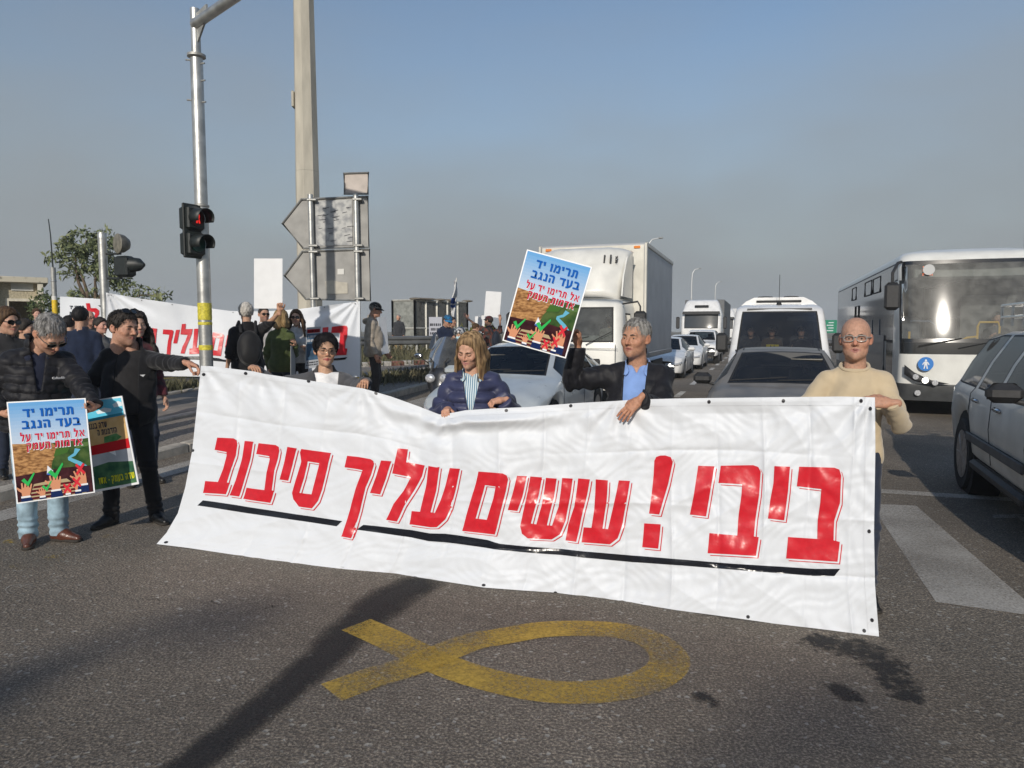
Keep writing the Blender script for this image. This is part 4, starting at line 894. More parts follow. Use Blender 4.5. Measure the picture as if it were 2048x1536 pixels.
def ban_xyz(s, t, off=0.0, wr=1.0):
    p = ban_px(s, t); y0 = np.interp(s, lb, yb0) - .012
    # depth: hangs from hands a little behind its lower edge; soft folds radiate from the hands, fine creases from having been folded
    yt = y0 + .10; d = y0 * t + yt * (1 - t)
    q = s * 4.7; r = t * 1.45
    f = .014 * np.sin(q * 2.1 + 1.1 * r) * (1 - t) + .010 * np.sin(q * 3.4 - 2.1 * r + 1) * t + .006 * np.sin(q * 5.3 + 3.1 * r + .5 * np.sin(q * 2)) + .003 * np.sin(q * 9.7 - 5 * r + 1.5 * np.sin(q * 1.3 + r))
    for (hx_, hw) in HOLD:                       # tension folds
        hs_ = float(np.interp(hx_, TOPE[:, 0], np.concatenate([[0], np.cumsum(np.hypot(*np.diff(TOPE, axis=0).T))]) / np.hypot(*np.diff(TOPE, axis=0).T).sum())) * 4.7
        dx = q - hs_; rr = np.sqrt(dx * dx + r * r) + .02; an = np.arctan2(dx, r + .03); f = f + hw * .012 * np.sin(an * 11 + hx_) * np.exp(-(rr / .55) ** 1.5) * np.clip(rr / .12, 0, 1)
    ck = 0
    for k, c in enumerate(np.arange(.27, 4.7, .305)): ck = ck + .0135 * np.exp(-np.abs(q - c - .02 * np.sin(r * 3 + k)) / .015) * (1 if k % 2 else -1) * (.6 + .4 * np.sin(r * 4 + k))
    for k, c in enumerate((.36, .74, 1.1)): ck = ck + .0105 * np.exp(-np.abs(r - c - .015 * np.sin(q * 3 + k)) / .016) * (-1 if k % 2 else 1) * (.5 + .5 * np.sin(q * 2.3 + k * 2))
    h1 = np.sin(q * 23.1 + 5 * np.sin(r * 7.3 + q)) * np.sin(r * 19.7 + 4 * np.sin(q * 5.9 + r * 2)); h2 = np.sin(q * 41 + 6 * np.sin(r * 13 + q * 2)) * np.sin(r * 37 + 5 * np.sin(q * 11))
    crm = np.abs(np.sin(q * 6.3 + 2.3 * np.sin(r * 5.1 + q * .7) + r * 2.2)); crm2 = np.abs(np.sin(r * 8.3 - q * 4.4 + 2.1 * np.sin(q * 3.7)))
    f = f + .0030 * h1 + .0016 * h2 + .0105 * crm * np.clip(.5 + .5 * np.sin(q * 1.9 + 1), 0, 1) + .0095 * crm2 * np.clip(.5 + .5 * np.sin(q * 1.3 + r * 2 + 2.6), 0, 1)
    # the slack top edge rolls over where it sags between the hands
    sag = np.exp(-((q - 1.92) / .50) ** 2); f = f - .05 * sag * np.exp(-((r - .085) / .05) ** 2) + .03 * sag * np.exp(-((r - .19) / .06) ** 2)
    d = d + wr * (f + ck) * np.clip(t * 14, .25, 1) - off
    x = (p[:, 0] - 1024) / FPX; y = (768 - p[:, 1]) / FPX; ry = CT + y * ST; k = d / ry
    return np.stack([x * k, d, CH + (-ST + y * CT) * k], 1)
ban = empty('protest_banner', (float(P(1024, 1170, 4.6)[0]), 4.6, 0.0), 0, 'long white protest banner with red slogan held across the road', 'banner')
bo = np.array(ban.location)
Xb, Fb = grid_mesh(lambda a, b: ban_xyz(a, b) - bo, 640, 200)
bs = mesh_obj('sheet', Xb, Fb[:, ::-1], M_BAN, ban)
inv = inside_map(ban_px); surfB = lambda s, t, off: ban_xyz(s, t, off) - bo
LET = [
 ('bet', Z4, [(362, 472), (450, 476), (466, 486), (471, 505), (462, 570), (436, 640), (414, 714), (430, 716), (408, 778), (285, 770), (297, 706), (366, 711), (394, 640), (412, 572), (412, 550), (348, 538)], []),
 ('vav', Z4, [(510, 490), (556, 494), (538, 600), (507, 705), (480, 790), (428, 783), (462, 700), (492, 600)], []),
 ('bet', Z4, [(585, 502), (676, 512), (693, 522), (697, 542), (690, 580), (670, 650), (656, 756), (668, 760), (648, 824), (502, 802), (520, 742), (616, 755), (628, 660), (645, 588), (642, 572), (572, 560)], []),
 ('yod', Z4, [(740, 522), (790, 530), (772, 600), (745, 705), (698, 698), (722, 610)], []),
 ('samekh', Z4, [(815, 533), (975, 555), (960, 612), (928, 750), (906, 812), (872, 854), (802, 844), (772, 804), (765, 770), (785, 700), (815, 600), (808, 552)], [[(850, 600), (912, 610), (895, 680), (870, 778), (805, 770), (830, 690)]]),
 ('final_kaf', Z4, [(1062, 570), (1188, 588), (1202, 597), (1208, 614), (1192, 670), (1162, 740), (1140, 830), (1108, 950), (1082, 1015), (1030, 1005), (1060, 920), (1085, 830), (1110, 740), (1136, 672), (1145, 648), (1048, 632)], []),
 ('yod', Z4, [(1245, 595), (1300, 600), (1284, 650), (1240, 778), (1185, 770), (1215, 690)], []),
 ('lamed', Z4, [(1335, 530), (1390, 535), (1380, 605), (1480, 622), (1466, 680), (1422, 760), (1370, 840), (1330, 925), (1272, 915), (1312, 830), (1366, 760), (1405, 685), (1305, 665), (1315, 618)], []),
 ('ayin', Z4, [(1500, 625), (1560, 630), (1542, 760), (1512, 874), (1535, 878), (1566, 810), (1595, 720), (1615, 636), (1670, 640), (1650, 740), (1622, 850), (1592, 912), (1545, 955), (1398, 940), (1410, 868), (1455, 872), (1474, 790), (1490, 720)], []),
 ('final_mem', Z4, [(1770, 655), (1900, 665), (1922, 676), (1930, 696), (1918, 760), (1887, 880), (1858, 995), (1682, 975), (1702, 900), (1737, 780), (1757, 715)], [[(1805, 728), (1862, 736), (1850, 800), (1815, 915), (1755, 908), (1780, 820)]]),
 ('yod', Z4, [(1978, 678), (2030, 680), (2007, 790), (1980, 868), (1928, 862), (1955, 770)], []),
 ('shin', Z5, [(155, 545), (215, 550), (198, 640), (158, 786), (186, 790), (214, 690), (235, 552), (290, 556), (276, 650), (240, 795), (266, 797), (300, 700), (318, 553), (372, 556), (357, 660), (336, 770), (306, 842), (264, 868), (142, 862), (112, 838), (103, 800), (120, 720), (140, 630)], []),
 ('vav', Z5, [(400, 555), (460, 560), (446, 640), (416, 760), (390, 880), (335, 872), (350, 790), (380, 700)], []),
 ('ayin', Z5, [(490, 560), (552, 565), (545, 680), (525, 812), (553, 815), (575, 720), (608, 565), (665, 568), (650, 660), (627, 790), (602, 862), (562, 893), (417, 882), (428, 805), (468, 808), (482, 720)], []),
 ('exclamation_mark', Z5, [(800, 445), (820, 438), (845, 437), (874, 446), (885, 470), (862, 580), (838, 660), (815, 740), (763, 735), (776, 640), (786, 540), (790, 465)], []),
 ('exclamation_dot', Z5, [(738, 785), (823, 790), (810, 915), (728, 907)], []),
 ('yod', Z5, [(1015, 490), (1098, 493), (1080, 600), (1055, 750), (972, 740), (992, 640)], []),
 ('bet', Z5, [(1130, 490), (1296, 487), (1322, 496), (1335, 520), (1327, 640), (1310, 750), (1300, 852), (1325, 856), (1310, 952), (1063, 938), (1072, 835), (1215, 848), (1222, 740), (1236, 640), (1240, 585), (1118, 578)], []),
 ('yod', Z5, [(1405, 492), (1485, 495), (1475, 620), (1455, 770), (1372, 760), (1385, 660), (1400, 580)], []),
 ('bet', Z5, [(1532, 495), (1712, 500), (1738, 510), (1747, 540), (1741, 680), (1712, 770), (1708, 872), (1740, 880), (1728, 982), (1465, 965), (1475, 855), (1625, 865), (1627, 770), (1640, 680), (1645, 610), (1520, 595)], [])]
STL = []                                         # the same letters in the banner's own coordinates, used again on the second banner
for nm, Zf, outer, holes in LET:
    o_ = [tuple(inv(Zf(p))) for p in outer]; h_ = [[tuple(inv(Zf(p))) for p in hh_] for hh_ in holes]; STL.append((nm, o_, h_))
def shift_st(poly, dx, dy): return [(p[0] + dx, p[1] + dy) for p in poly]
BARS = [[Z4(p) for p in ((285, 810), (480, 838), (660, 866), (850, 894), (1035, 922), (1005, 950), (820, 922), (640, 896), (450, 868), (255, 838))],
        [Z4(p) for p in ((1150, 942), (1370, 966), (1590, 990), (1820, 1024))] + [Z5(p) for p in ((0, 890), (180, 907), (420, 928), (680, 950), (930, 970), (1180, 991), (1430, 1006), (1610, 1018), (1742, 1018), (1712, 1055), (1600, 1054), (1430, 1040), (1180, 1021), (930, 1001), (680, 984), (420, 960), (180, 938), (0, 921))] + [Z4(p) for p in ((1810, 1066), (1585, 1036), (1350, 1002), (1113, 968))]]
STB = [[tuple(inv(p)) for p in b] for b in BARS]
for nm, o_, h_ in STL:
    l = print_shape('letter_' + nm, o_, h_, surfB, .0065, M_RED, ban, 240, 70)
    a = print_shape('letter_shadow', shift_st(o_, .0038, .0105), [shift_st(q, .0038, .0105) for q in h_], surfB, .0025, M_RED, l, 240, 70)
    b = print_shape('letter_outline', shift_st(o_, .0024, .0068), [shift_st(q, .0024, .0068) for q in h_], surfB, .0045, M_WHP, l, 240, 70)
for b in STB: print_shape('underline_bar', b, [], surfB, .0035, M_BLKP, ban, 240, 70)
for (gx_, gy_) in [Z4(p) for p in ((289, 132), (515, 126), (854, 168), (1217, 233), (1920, 326), (228, 541), (86, 1036), (350, 1077), (693, 1126), (1036, 1170), (1430, 1222), (1798, 1267))] + [Z5(p) for p in ((362, 183), (670, 166), (1070, 163), (1451, 158), (1849, 158), (1896, 198), (1890, 826), (1905, 1281), (1865, 1335), (283, 1141), (725, 1190), (1270, 1264))]:
    try: c = inv((gx_, gy_))
    except Exception: continue
    print_shape('grommet', [(c[0] + .0026 * math.cos(t), c[1] + .0085 * math.sin(t)) for t in np.linspace(0, 2 * math.pi, 13)[:-1]], [], surfB, .004, M_GROM, ban)
# hems: a welded strip along the top and right edges
for nm, poly in (('hem', [(.0, .028), (1, .036), (1, .0375), (0, .0295)]), ('hem', [(.985, .0), (.9855, .0), (.9855, 1), (.985, 1)])):
    print_shape(nm, poly, [], surfB, .003, mat('hem_line', (.62, .63, .65), .4), ban, 120, 60)
# ---------------------------------------------------------------- flat sheets held up: posters and placards
def quad_surf(c):                                # c: corners TL, TR, BR, BL in 3-D
    c = [np.array(q, float) for q in c]; n = np.cross(c[1] - c[0], c[3] - c[0]); n /= np.linalg.norm(n)
    if n[1] > 0: n = -n                          # towards the camera
    def f(s, t, off):
        s, t = s[:, None], t[:, None]; return (c[0] * (1 - s) + c[1] * s) * (1 - t) + (c[3] * (1 - s) + c[2] * s) * t + n * off
    f.n = n; f.c = c; return f
def board(name, label, cat, c, m, th=.006, group=None, white=None):
    base = (np.array(c[2]) + np.array(c[3])) / 2; root = empty(name, tuple(base), 0, label, cat, group); sf = quad_surf([np.array(q) - base for q in c]); k = sf.c
    vs = [q for q in k] + [q - sf.n * th for q in k]; fs = [(0, 1, 2, 3), (7, 6, 5, 4), (0, 4, 5, 1), (1, 5, 6, 2), (2, 6, 7, 3), (3, 7, 4, 0)]
    bm = bmesh.new(); vv = [bm.verts.new(q) for q in vs]; [bm.faces.new([vv[i] for i in f]) for f in fs]; bmesh.ops.recalc_face_normals(bm, faces=bm.faces[:])
    me = bpy.data.meshes.new('panel'); bm.to_mesh(me); bm.free(); me.materials.append(m); o = bpy.data.objects.new('panel', me); COL.objects.link(o); o.parent = root
    return root, sf
def flatm(name, col, col2=None, scale=10, **k): return mat('print_' + name, col, .85, col2=col2, scale=scale, spec=.12, **k)
def ragged(pts, amp, seed, n=6):
    rnd = random.Random(seed); out = []
    for i, p in enumerate(pts):
        q = pts[(i + 1) % len(pts)]
        for k in range(n): f_ = k / n; out.append((p[0] + (q[0] - p[0]) * f_ + (rnd.random() - .5) * amp * (k > 0), p[1] + (q[1] - p[1]) * f_ + (rnd.random() - .5) * amp * (k > 0)))
    return out
def poster_hand(x, y, w_, h_, lean_=0.0):
    """an upright open hand, wrist at (x, y): palm with five fingers"""
    pts = [(-.28, 0), (-.34, -.30), (-.55, -.42), (-.78, -.62), (-.72, -.70), (-.50, -.58), (-.36, -.52), (-.38, -.72), (-.42, -.92), (-.30, -.95), (-.22, -.60), (-.16, -.66), (-.12, -1.04), (.0, -1.05), (.02, -.64), (.08, -.64), (.14, -1.0), (.25, -.98), (.22, -.60), (.28, -.58), (.38, -.84), (.47, -.80), (.40, -.40), (.30, 0)]
    return [(x + p[0] * w_ + lean_ * p[1] * w_, y + p[1] * h_) for p in pts]
def make_poster(label, c, hide=None):
    root, sf = board('protest_poster', label, 'poster', c, mat('foam_board', (.80, .81, .82), .5))
    def pr(nm, poly, m, off): print_shape(nm, poly, [], sf, off, m, root)
    e = .018; o1 = .0012
    bands = [(e * .7 + .43 * k / 12, e * .7 + .43 * (k + 1) / 12 + .002, (.14 + .034 * k, .36 + .022 * k, .66 + .004 * k)) for k in range(12)]
    for a, b, col in bands: pr('sky_print', [(e, a), (1 - e, a), (1 - e, b), (e, b)], flatm('sky%d' % int(a * 1000), col), o1 - a * .0003)
    pr('desert_print', [(e, .415), (.30, .43), (.52, .44), (.60, .50), (.50, .62), (.44, .80), (e, .80)], flatm('desert', (.17, .075, .028), (.50, .27, .11), 30, stretch=(1, 1, 2.6)), o1)
    pr('fields_print', [(.50, .44), (1 - e, .42), (1 - e, .80), (.42, .80), (.49, .62), (.585, .50)], flatm('fields', (.015, .055, .014), (.075, .12, .035), 12), o1)
    pr('field_print', [(.56, .50), (.74, .49), (.70, .55), (.52, .58)], flatm('field2', (.05, .13, .025)), .0018); pr('field_print', [(.80, .47), (1 - e, .46), (1 - e, .50), (.82, .52)], flatm('field3', (.09, .16, .05)), .0018)
    pr('river_print', [(.80, .515), (.87, .53), (.80, .59), (.74, .61), (.86, .66), (.97, .73), (1 - e, .78), (.93, .78), (.84, .70), (.70, .63), (.70, .60), (.78, .565)], flatm('river', (.12, .40, .55)), .0018)
    pr('hall_print', [(e, .735), (.3, .72), (.6, .70), (1 - e, .71), (1 - e, 1 - e * .7), (e, 1 - e * .7)], flatm('hall', (.022, .006, .010), (.06, .016, .02), 16), .0022)
    pr('floor_print', [(.24, .83), (.45, .815), (.66, .815), (.90, 1 - e * .7), (.16, 1 - e * .7)], flatm('floor', (.42, .33, .19)), .0028)
    for k in range(4): pr('bench_print', [(.24 - .03 * k, .85 + .036 * k), (.73 + .04 * k, .85 + .036 * k), (.75 + .04 * k, .872 + .036 * k), (.22 - .03 * k, .872 + .036 * k)], flatm('bench', (.09, .008, .014)), .0033)
    SKP = flatm('hand_skin', (.60, .27, .15)); SLV = flatm('sleeve', (.008, .022, .09)); CUF = flatm('cuff', (.75, .76, .78))
    for (x, y, w_, h_, ln) in ((.125, .945, .16, .15, -.15), (.51, .92, .17, .165, .0), (.86, .90, .17, .16, .25), (.335, .965, .10, .095, 0), (.79, .955, .10, .10, .1), (.66, .975, .09, .07, 0)):
        pr('hand_print', poster_hand(x, y, w_, h_, ln), SKP, .0039); pr('cuff_print', [(x - .36 * w_, y - .01), (x + .38 * w_, y - .01), (x + .38 * w_, y + .008), (x - .36 * w_, y + .008)], CUF, .0044)
        b_ = min(y + .08, 1 - e * .7); pr('sleeve_print', [(x - .38 * w_, y + .006), (x + .42 * w_, y + .006), (x + .5 * w_ - ln * .3 * w_, b_), (x - .42 * w_ - ln * .3 * w_, b_)], SLV, .0042)
    GRN = flatm('green_tick', (.03, .42, .09)); REDX = flatm('red_cross', (.62, .03, .045))
    for (x, y, q) in ((.175, .79, .085), (.53, .74, .10), (.40, .875, .065)):
        pr('tick_print', [(x - q, y - .01), (x - q * .55, y - q * .35), (x - q * .1, y + q * .10), (x + q * .95, y - q * .95), (x + q * 1.05, y - q * .75), (x - q * .05, y + q * .65)], GRN, .0049)
    for (x, y, q) in ((.845, .735, .062), (.785, .865, .055), (.655, .915, .052)):
        w2 = q * .34; pr('cross_print', [(x, y - w2), (x + q - w2, y - q), (x + q, y - q + w2), (x + w2, y), (x + q, y + q - w2), (x + q - w2, y + q), (x, y + w2), (x - q + w2, y + q), (x - q, y + q - w2), (x - w2, y), (x - q, y - q + w2), (x - q + w2, y - q)], REDX, .0049)
    pr('flag_print', [(.435, .66), (.50, .72), (.475, .765), (.415, .75)], flatm('flagw', (.7, .73, .78)), .0040); pr('flag_print', [(.425, .735), (.49, .75), (.48, .765), (.415, .752)], flatm('flagb', (.03, .12, .45)), .0045)
    BLU = flatm('blue_letters', (.006, .10, .42)); CRM = flatm('crimson_letters', (.52, .012, .05)); WOU = flatm('white_edge', (.75, .77, .80))
    for txt, right, base, hg, sx_, m, ol in (('תרימו יד', .835, .162, .082, 1.50, BLU, 0), ('בעד הנגב', .905, .278, .082, 1.50, BLU, 0), ('אל תרימו יד על', .95, .398, .068, 1.26, CRM, 1), ('אדמות העמק', .91, .487, .068, 1.30, CRM, 1)):
        ps, _ = heb_line(txt, right, base, hg, sx_)
        for p in ps:
            l = print_shape('letter', p, [], sf, .0060, m, root)
            if ol:
                cx = sum(q[0] for q in p) / len(p); cy = sum(q[1] for q in p) / len(p)
                print_shape('letter_outline', [(cx + (q[0] - cx) * 1.12 + .004, cy + (q[1] - cy) * 1.10 + .003) for q in p], [], sf, .0054, WOU, l)
    return root
pq = [P(13, 804, 5.02), P(171, 796, 5.12), P(190, 985, 5.06), P(33.5, 1008, 4.96)]
make_poster('illustrated protest poster held low by the man in pale jeans', pq)
pq = [P(1054, 498.6, 4.62), P(1184.4, 534, 4.52), P(1131.5, 717, 4.46), P(1004.7, 681, 4.56)]
make_poster('illustrated protest poster raised high in front of the truck', pq)
# the second poster, half hidden, with desert above and green valley below
pq2 = [P(148, 806, 5.52), P(244, 791.5, 5.45), P(278, 968, 5.40), P(176, 987, 5.48)]
root, sf = board('protest_poster', 'two-part landscape poster tucked behind the first poster at left', 'poster', pq2, mat('foam_board', (.80, .81, .82), .5))
def pr2(nm, poly, m, off): print_shape(nm, poly, [], sf, off, m, root)
pr2('sky_print', [(.0, .0), (.97, .02), (.97, .20), (0, .21)], flatm('cyan', (.10, .52, .74), (.16, .60, .78), 5), .0012)
pr2('cloud_print', [(.42, .13), (.60, .10), (.75, .125), (.72, .155), (.45, .16)], flatm('cloud', (.72, .80, .84)), .0018); pr2('cloud_print', [(.78, .08), (.90, .05), (.97, .07), (.97, .11), (.80, .115)], flatm('cloud', (.72, .80, .84)), .0018)
pr2('sea_print', [(0, .20), (.97, .185), (.97, .225), (0, .25)], flatm('sea', (.03, .26, .38)), .0018)
pr2('sand_print', [(0, .235), (.97, .215), (.97, .50), (0, .50)], flatm('sand', (.62, .38, .15), (.72, .50, .25), 8), .0020)
pr2('plantation_print', [(.5, .42), (.75, .40), (.85, .45), (.70, .49), (.48, .485)], flatm('plantation', (.06, .20, .06), (.14, .30, .12), 20), .0026)
pr2('red_band', [(0, .50), (.97, .475), (.97, .585), (0, .60)], flatm('redband', (.55, .012, .02)), .0030)
pr2('cloud_bank', [(0, .60), (.97, .585), (.97, .74), (0, .75)], flatm('greycloud', (.42, .44, .47), (.60, .62, .65), 6), .0012)
pr2('valley_print', [(0, .74), (.5, .70), (.97, .735), (.97, .975), (0, .975)], flatm('valley', (.02, .085, .05), (.10, .22, .10), 9), .0020)
for txt, right, base, hg, sx_, nm, col in (('שדה בנגב', .60, .315, .062, 1.0, 'darkletters', (.05, .05, .07)), ('הזדמנות ה', .78, .395, .062, 1.0, 'darkletters', (.05, .05, .07)), ('שדה בעמק - אסו', .955, .925, .070, .95, 'yellowletters', (.62, .60, .02))):
    ps, _ = heb_line(txt, right, base, hg, sx_)
    for p in ps:
        if min(q[0] for q in p) > .02: print_shape('letter', p, [], sf, .0036, flatm(nm, col), root)
# ================================================================ the people holding the banner and the two men on the left
GREY_H = hair_mat('grey_hair', (.11, .105, .10), (.34, .33, .32)); DARK_H = hair_mat('dark_hair', (.012, .010, .009), (.05, .042, .036)); BLACK_H = hair_mat('black_hair', (.006, .006, .008), (.020, .018, .018))
BROWN_H = hair_mat('streaked_brown_hair', (.085, .050, .026), (.36, .235, .12)); BRN2_H = hair_mat('brown_hair', (.03, .018, .010), (.11, .065, .035)); WHITE_H = hair_mat('white_hair', (.30, .28, .25), (.62, .59, .54)); BLOND_H = hair_mat('blond_hair', (.14, .09, .04), (.40, .27, .13))
BLK_NYL = cloth('black_nylon', (.012, .012, .015), .58, bump=.5, sheen=.05, bscale=120); BLK_COT = cloth('black_cotton', (.010, .010, .012), .9); NAVY_NYL = cloth('navy_nylon', (.040, .045, .095), .42, bump=.4, sheen=.05, bscale=90)
JEAN_L = cloth('pale_denim', (.30, .42, .50), .9, var=.32, scale=9, bump=.6, bscale=420); JEAN_D = cloth('dark_denim', (.02, .028, .05), .9); BLK_TR = cloth('black_trousers', (.009, .009, .011), .85); GREY_TR = cloth('charcoal_trousers', (.035, .033, .034), .9)
LEA_BR = mat('brown_leather', (.10, .032, .018), .35, var=.3, scale=18, bump=.2, bscale=120, coat=.2); LEA_BK = mat('black_leather', (.010, .010, .010), .4, var=.2, scale=20, bump=.2, bscale=100)
BLAZER = cloth('grey_blazer', (.075, .075, .080), .9, bump=.7, bscale=420); WHITE_T = cloth('white_cotton', (.78, .77, .76), .9); BLUE_SH = cloth('blue_shirt', (.20, .32, .62), .85, var=.1); BEIGE_KN = cloth('beige_knit', (.52, .42, .28), .95, var=.05, bump=.9, bscale=330, sheen=.3); GREY_KN = cloth('grey_knit', (.20, .19, .18), .95)
METAL_FR = mat('wire_frame', (.35, .30, .22), .3, 1.0); BLK_FR = mat('black_frame', (.01, .01, .01), .3); CLR_FR = mat('clear_frame', (.30, .29, .27), .2); LENS_D = mat('dark_lens', (.006, .006, .007), .08, coat=.5); LENS_C = glass_mat('clear_lens', (.93, .93, .93))
def stripes_mat(name, a, b, sc_=300, axis=0, skew=(0, 0, 0)):
    if name in MATS: return MATS[name]
    m = mat(name, a, .85, bump=.3, bscale=300); N = m.node_tree.nodes; K = m.node_tree.links.new
    t = N.new('ShaderNodeTexCoord'); wv = N.new('ShaderNodeTexWave'); wv.bands_direction = 'X'; wv.inputs['Scale'].default_value = sc_; wv.inputs['Distortion'].default_value = .6; wv.inputs['Detail Scale'].default_value = .5
    K(t.outputs['Object'], wv.inputs['Vector']); mr = N.new('ShaderNodeMapRange'); mr.inputs[1].default_value = .45; mr.inputs[2].default_value = .6; K(wv.outputs[0], mr.inputs[0])
    mm = N.new('ShaderNodeMix'); mm.data_type = 'RGBA'; mm.inputs[6].default_value = (*a, 1); mm.inputs[7].default_value = (*b, 1); K(mr.outputs[0], mm.inputs[0]); K(mm.outputs[2], N['Principled BSDF'].inputs['Base Color']); return m
STRIPE = stripes_mat('striped_shirt', (.66, .74, .74), (.10, .22, .34), 21)
M_SILVER = mat('silver_trim', (.55, .53, .48), .5)
GRIP = (.95, 1.0, 1.0, 1.0)
# A: man looking down at his poster
pA = G(86, 1086)
mA = person('man in black quilted jacket and pale jeans looking down behind a poster', (pA[0], pA[1]), 4, 1.80, 0.0, skin=(.50, .29, .20), girth=1.13, lean=7, sway=3, head=(22, 40, -6), hoff=(.06, -.085, -.045), hscale=1.12,
  stub=.35, arms={-1: dict(to=P(6, 826, 5.12), hint=(-.5, .5, -.8), dir=(.75, -.55, -.25), palm=(.2, .2, 1), curl=GRIP, tcurl=.1, thumb=.6), 1: dict(to=P(194, 818, 5.22), hint=(.5, .5, -.8), dir=(-.6, -.6, -.3), palm=(-.2, .2, 1), curl=GRIP, thumb=.6, tcurl=.1)},
  legs={-1: (-.085, .02, 0), 1: (.11, -.02, 0), 'yaw': {-1: -6, 1: 38}}, top=dict(m=BLK_NYL, inf=.034, quilt=.065, quilt2=.08, qa=.012, hem=.86, collar=.06, fold=1.1, name='jacket', open=(.055, .012, .02, -.30, 0)), inner=dict(m=cloth('dark_navy', (.012, .016, .035)), inf=.014, vee=.06, collar=True), trousers=dict(m=JEAN_L, wide=1.16), shoes=dict(m=LEA_BR),
  hair=dict(kind='short', m=GREY_H, vol=.003, front=.080, side=-.012, nape=-.06, recede=.02), brow=(.10, .09, .08), glasses=dict(m=METAL_FR, lens=LENS_D, size=(.026, .018), r=.0018), nose=1.15)
# B: man in black holding the banner's corner
pB = G(266, 1047)
mB = person('man all in black with sunglasses on his hair stretching an arm to the banner', (pB[0], pB[1]), -10, 1.79, 0.0, skin=(.46, .255, .175), girth=1.12, sway=4, head=(50, 3, 0), hoff=(-.05, -.015, .0), hscale=1.12, stub=.35,
  arms={-1: dict(to=P(186, 806, 5.72), hint=(-.7, .7, -.3), dir=(.15, -.5, -.8), palm=(1, 0, 0), curl=GRIP, thumb=.5), 1: dict(to=P(396, 728, 5.60), hint=(.2, .5, -.8), dir=(.85, -.2, -.25), palm=(0, -.2, -1), curl=(.6, .9, 1.0, 1.0), thumb=.5, tcurl=.2)},
  legs={-1: (-.17, .0, 0), 1: (.18, -.02, 0), 'yaw': {-1: -32, 1: 30}}, top=dict(m=BLK_COT, inf=.03, hem=.80, collar=.045, name='jacket', open=(.075, .105, .02, -.75, 0)), inner=dict(m=cloth('black_jersey', (.018, .017, .018)), inf=.016), trousers=dict(m=BLK_TR, wide=1.1), shoes=dict(m=LEA_BK),
  hair=dict(kind='short', m=DARK_H, vol=.008, front=.080, side=-.015, nape=-.06, recede=.012, wave=.004), glasses=dict(m=BLK_FR, lens=LENS_D, size=(.027, .017), z=.085, y=-.004, tilt=-30, r=.0024), nose=1.1)
# C: woman with short black hair
pC = P(655, 900, 5.42)
mC = person('woman with short black hair and round glasses in grey blazer behind banner', (pC[0], pC[1]), 8, 1.605, 0.0, skin=(.50, .30, .195), lip=(.36, .10, .09), fem=1, girth=.98, head=(0, 2, 2), hscale=1.06,
  arms={-1: dict(to=P(503, 736, 5.42), hint=(-.5, .3, -.9), dir=(.25, -.95, .15), palm=(.1, 0, -1), curl=(.55, .58, .6, .62)), 1: dict(to=P(732, 764, 5.08), hint=(.5, .3, -.9), dir=(-.3, -.9, .12), palm=(-.1, 0, -1), curl=(.55, .58, .6, .62))},
  top=dict(m=BLAZER, inf=.026, hem=.80, collar=-.005, name='blazer', fold=.8, open=(.105, .015, .03, -.42, 0)), inner=dict(m=WHITE_T, inf=.012), trousers=dict(m=BLK_TR), shoes=dict(m=LEA_BK),
  hair=dict(kind='bob', m=BLACK_H, vol=.011, n=1500, front=.086, side=-.035, nape=-.085, wave=.003), brow=(.02, .015, .012), glasses=dict(m=METAL_FR, lens=LENS_C, size=(.026, .022), r=.0013), nose=.9)
# D: woman in the navy quilted jacket
pD = P(946, 900, 5.0)
mD = person('woman with long streaked hair and navy quilted jacket looking down at banner', (pD[0], pD[1]), -6, 1.63, 0.0, skin=(.54, .31, .215), lip=(.44, .20, .18), fem=1, girth=1.06, head=(-20, 22, 5), hoff=(-.015, -.035, -.01), hscale=1.04, 
  arms={-1: dict(to=P(897, 819, 4.80), hint=(-.6, .4, -.9), dir=(-.15, -.95, .0), palm=(.3, 0, -1), curl=(.85, .9, .9, .9), tcurl=.5), 1: dict(to=P(1006, 800, 4.82), hint=(.6, .3, -.9), dir=(-.9, -.4, -.1), palm=(-.2, .3, -.9), curl=(.9, .95, 1.0, 1.0))},
  top=dict(m=NAVY_NYL, inf=.040, quilt=.078, qa=.024, ak=.008, hem=.84, collar=.03, hood=True, name='jacket', fold=.25, open=(.08, .004, .03, -.33, .0)), inner=dict(m=STRIPE, inf=.018, vee=.06, collar=True), trousers=dict(m=JEAN_D), shoes=dict(m=LEA_BK),
  hair=dict(kind='long', m=BROWN_H, vol=.009, front=.088, side=-.02, nape=-.08, len=.16, wave=.0015, sf=34, flare=.012, fwd=-.035, spread=.004), brow=(.10, .06, .035), nose=.95, eyes=False)
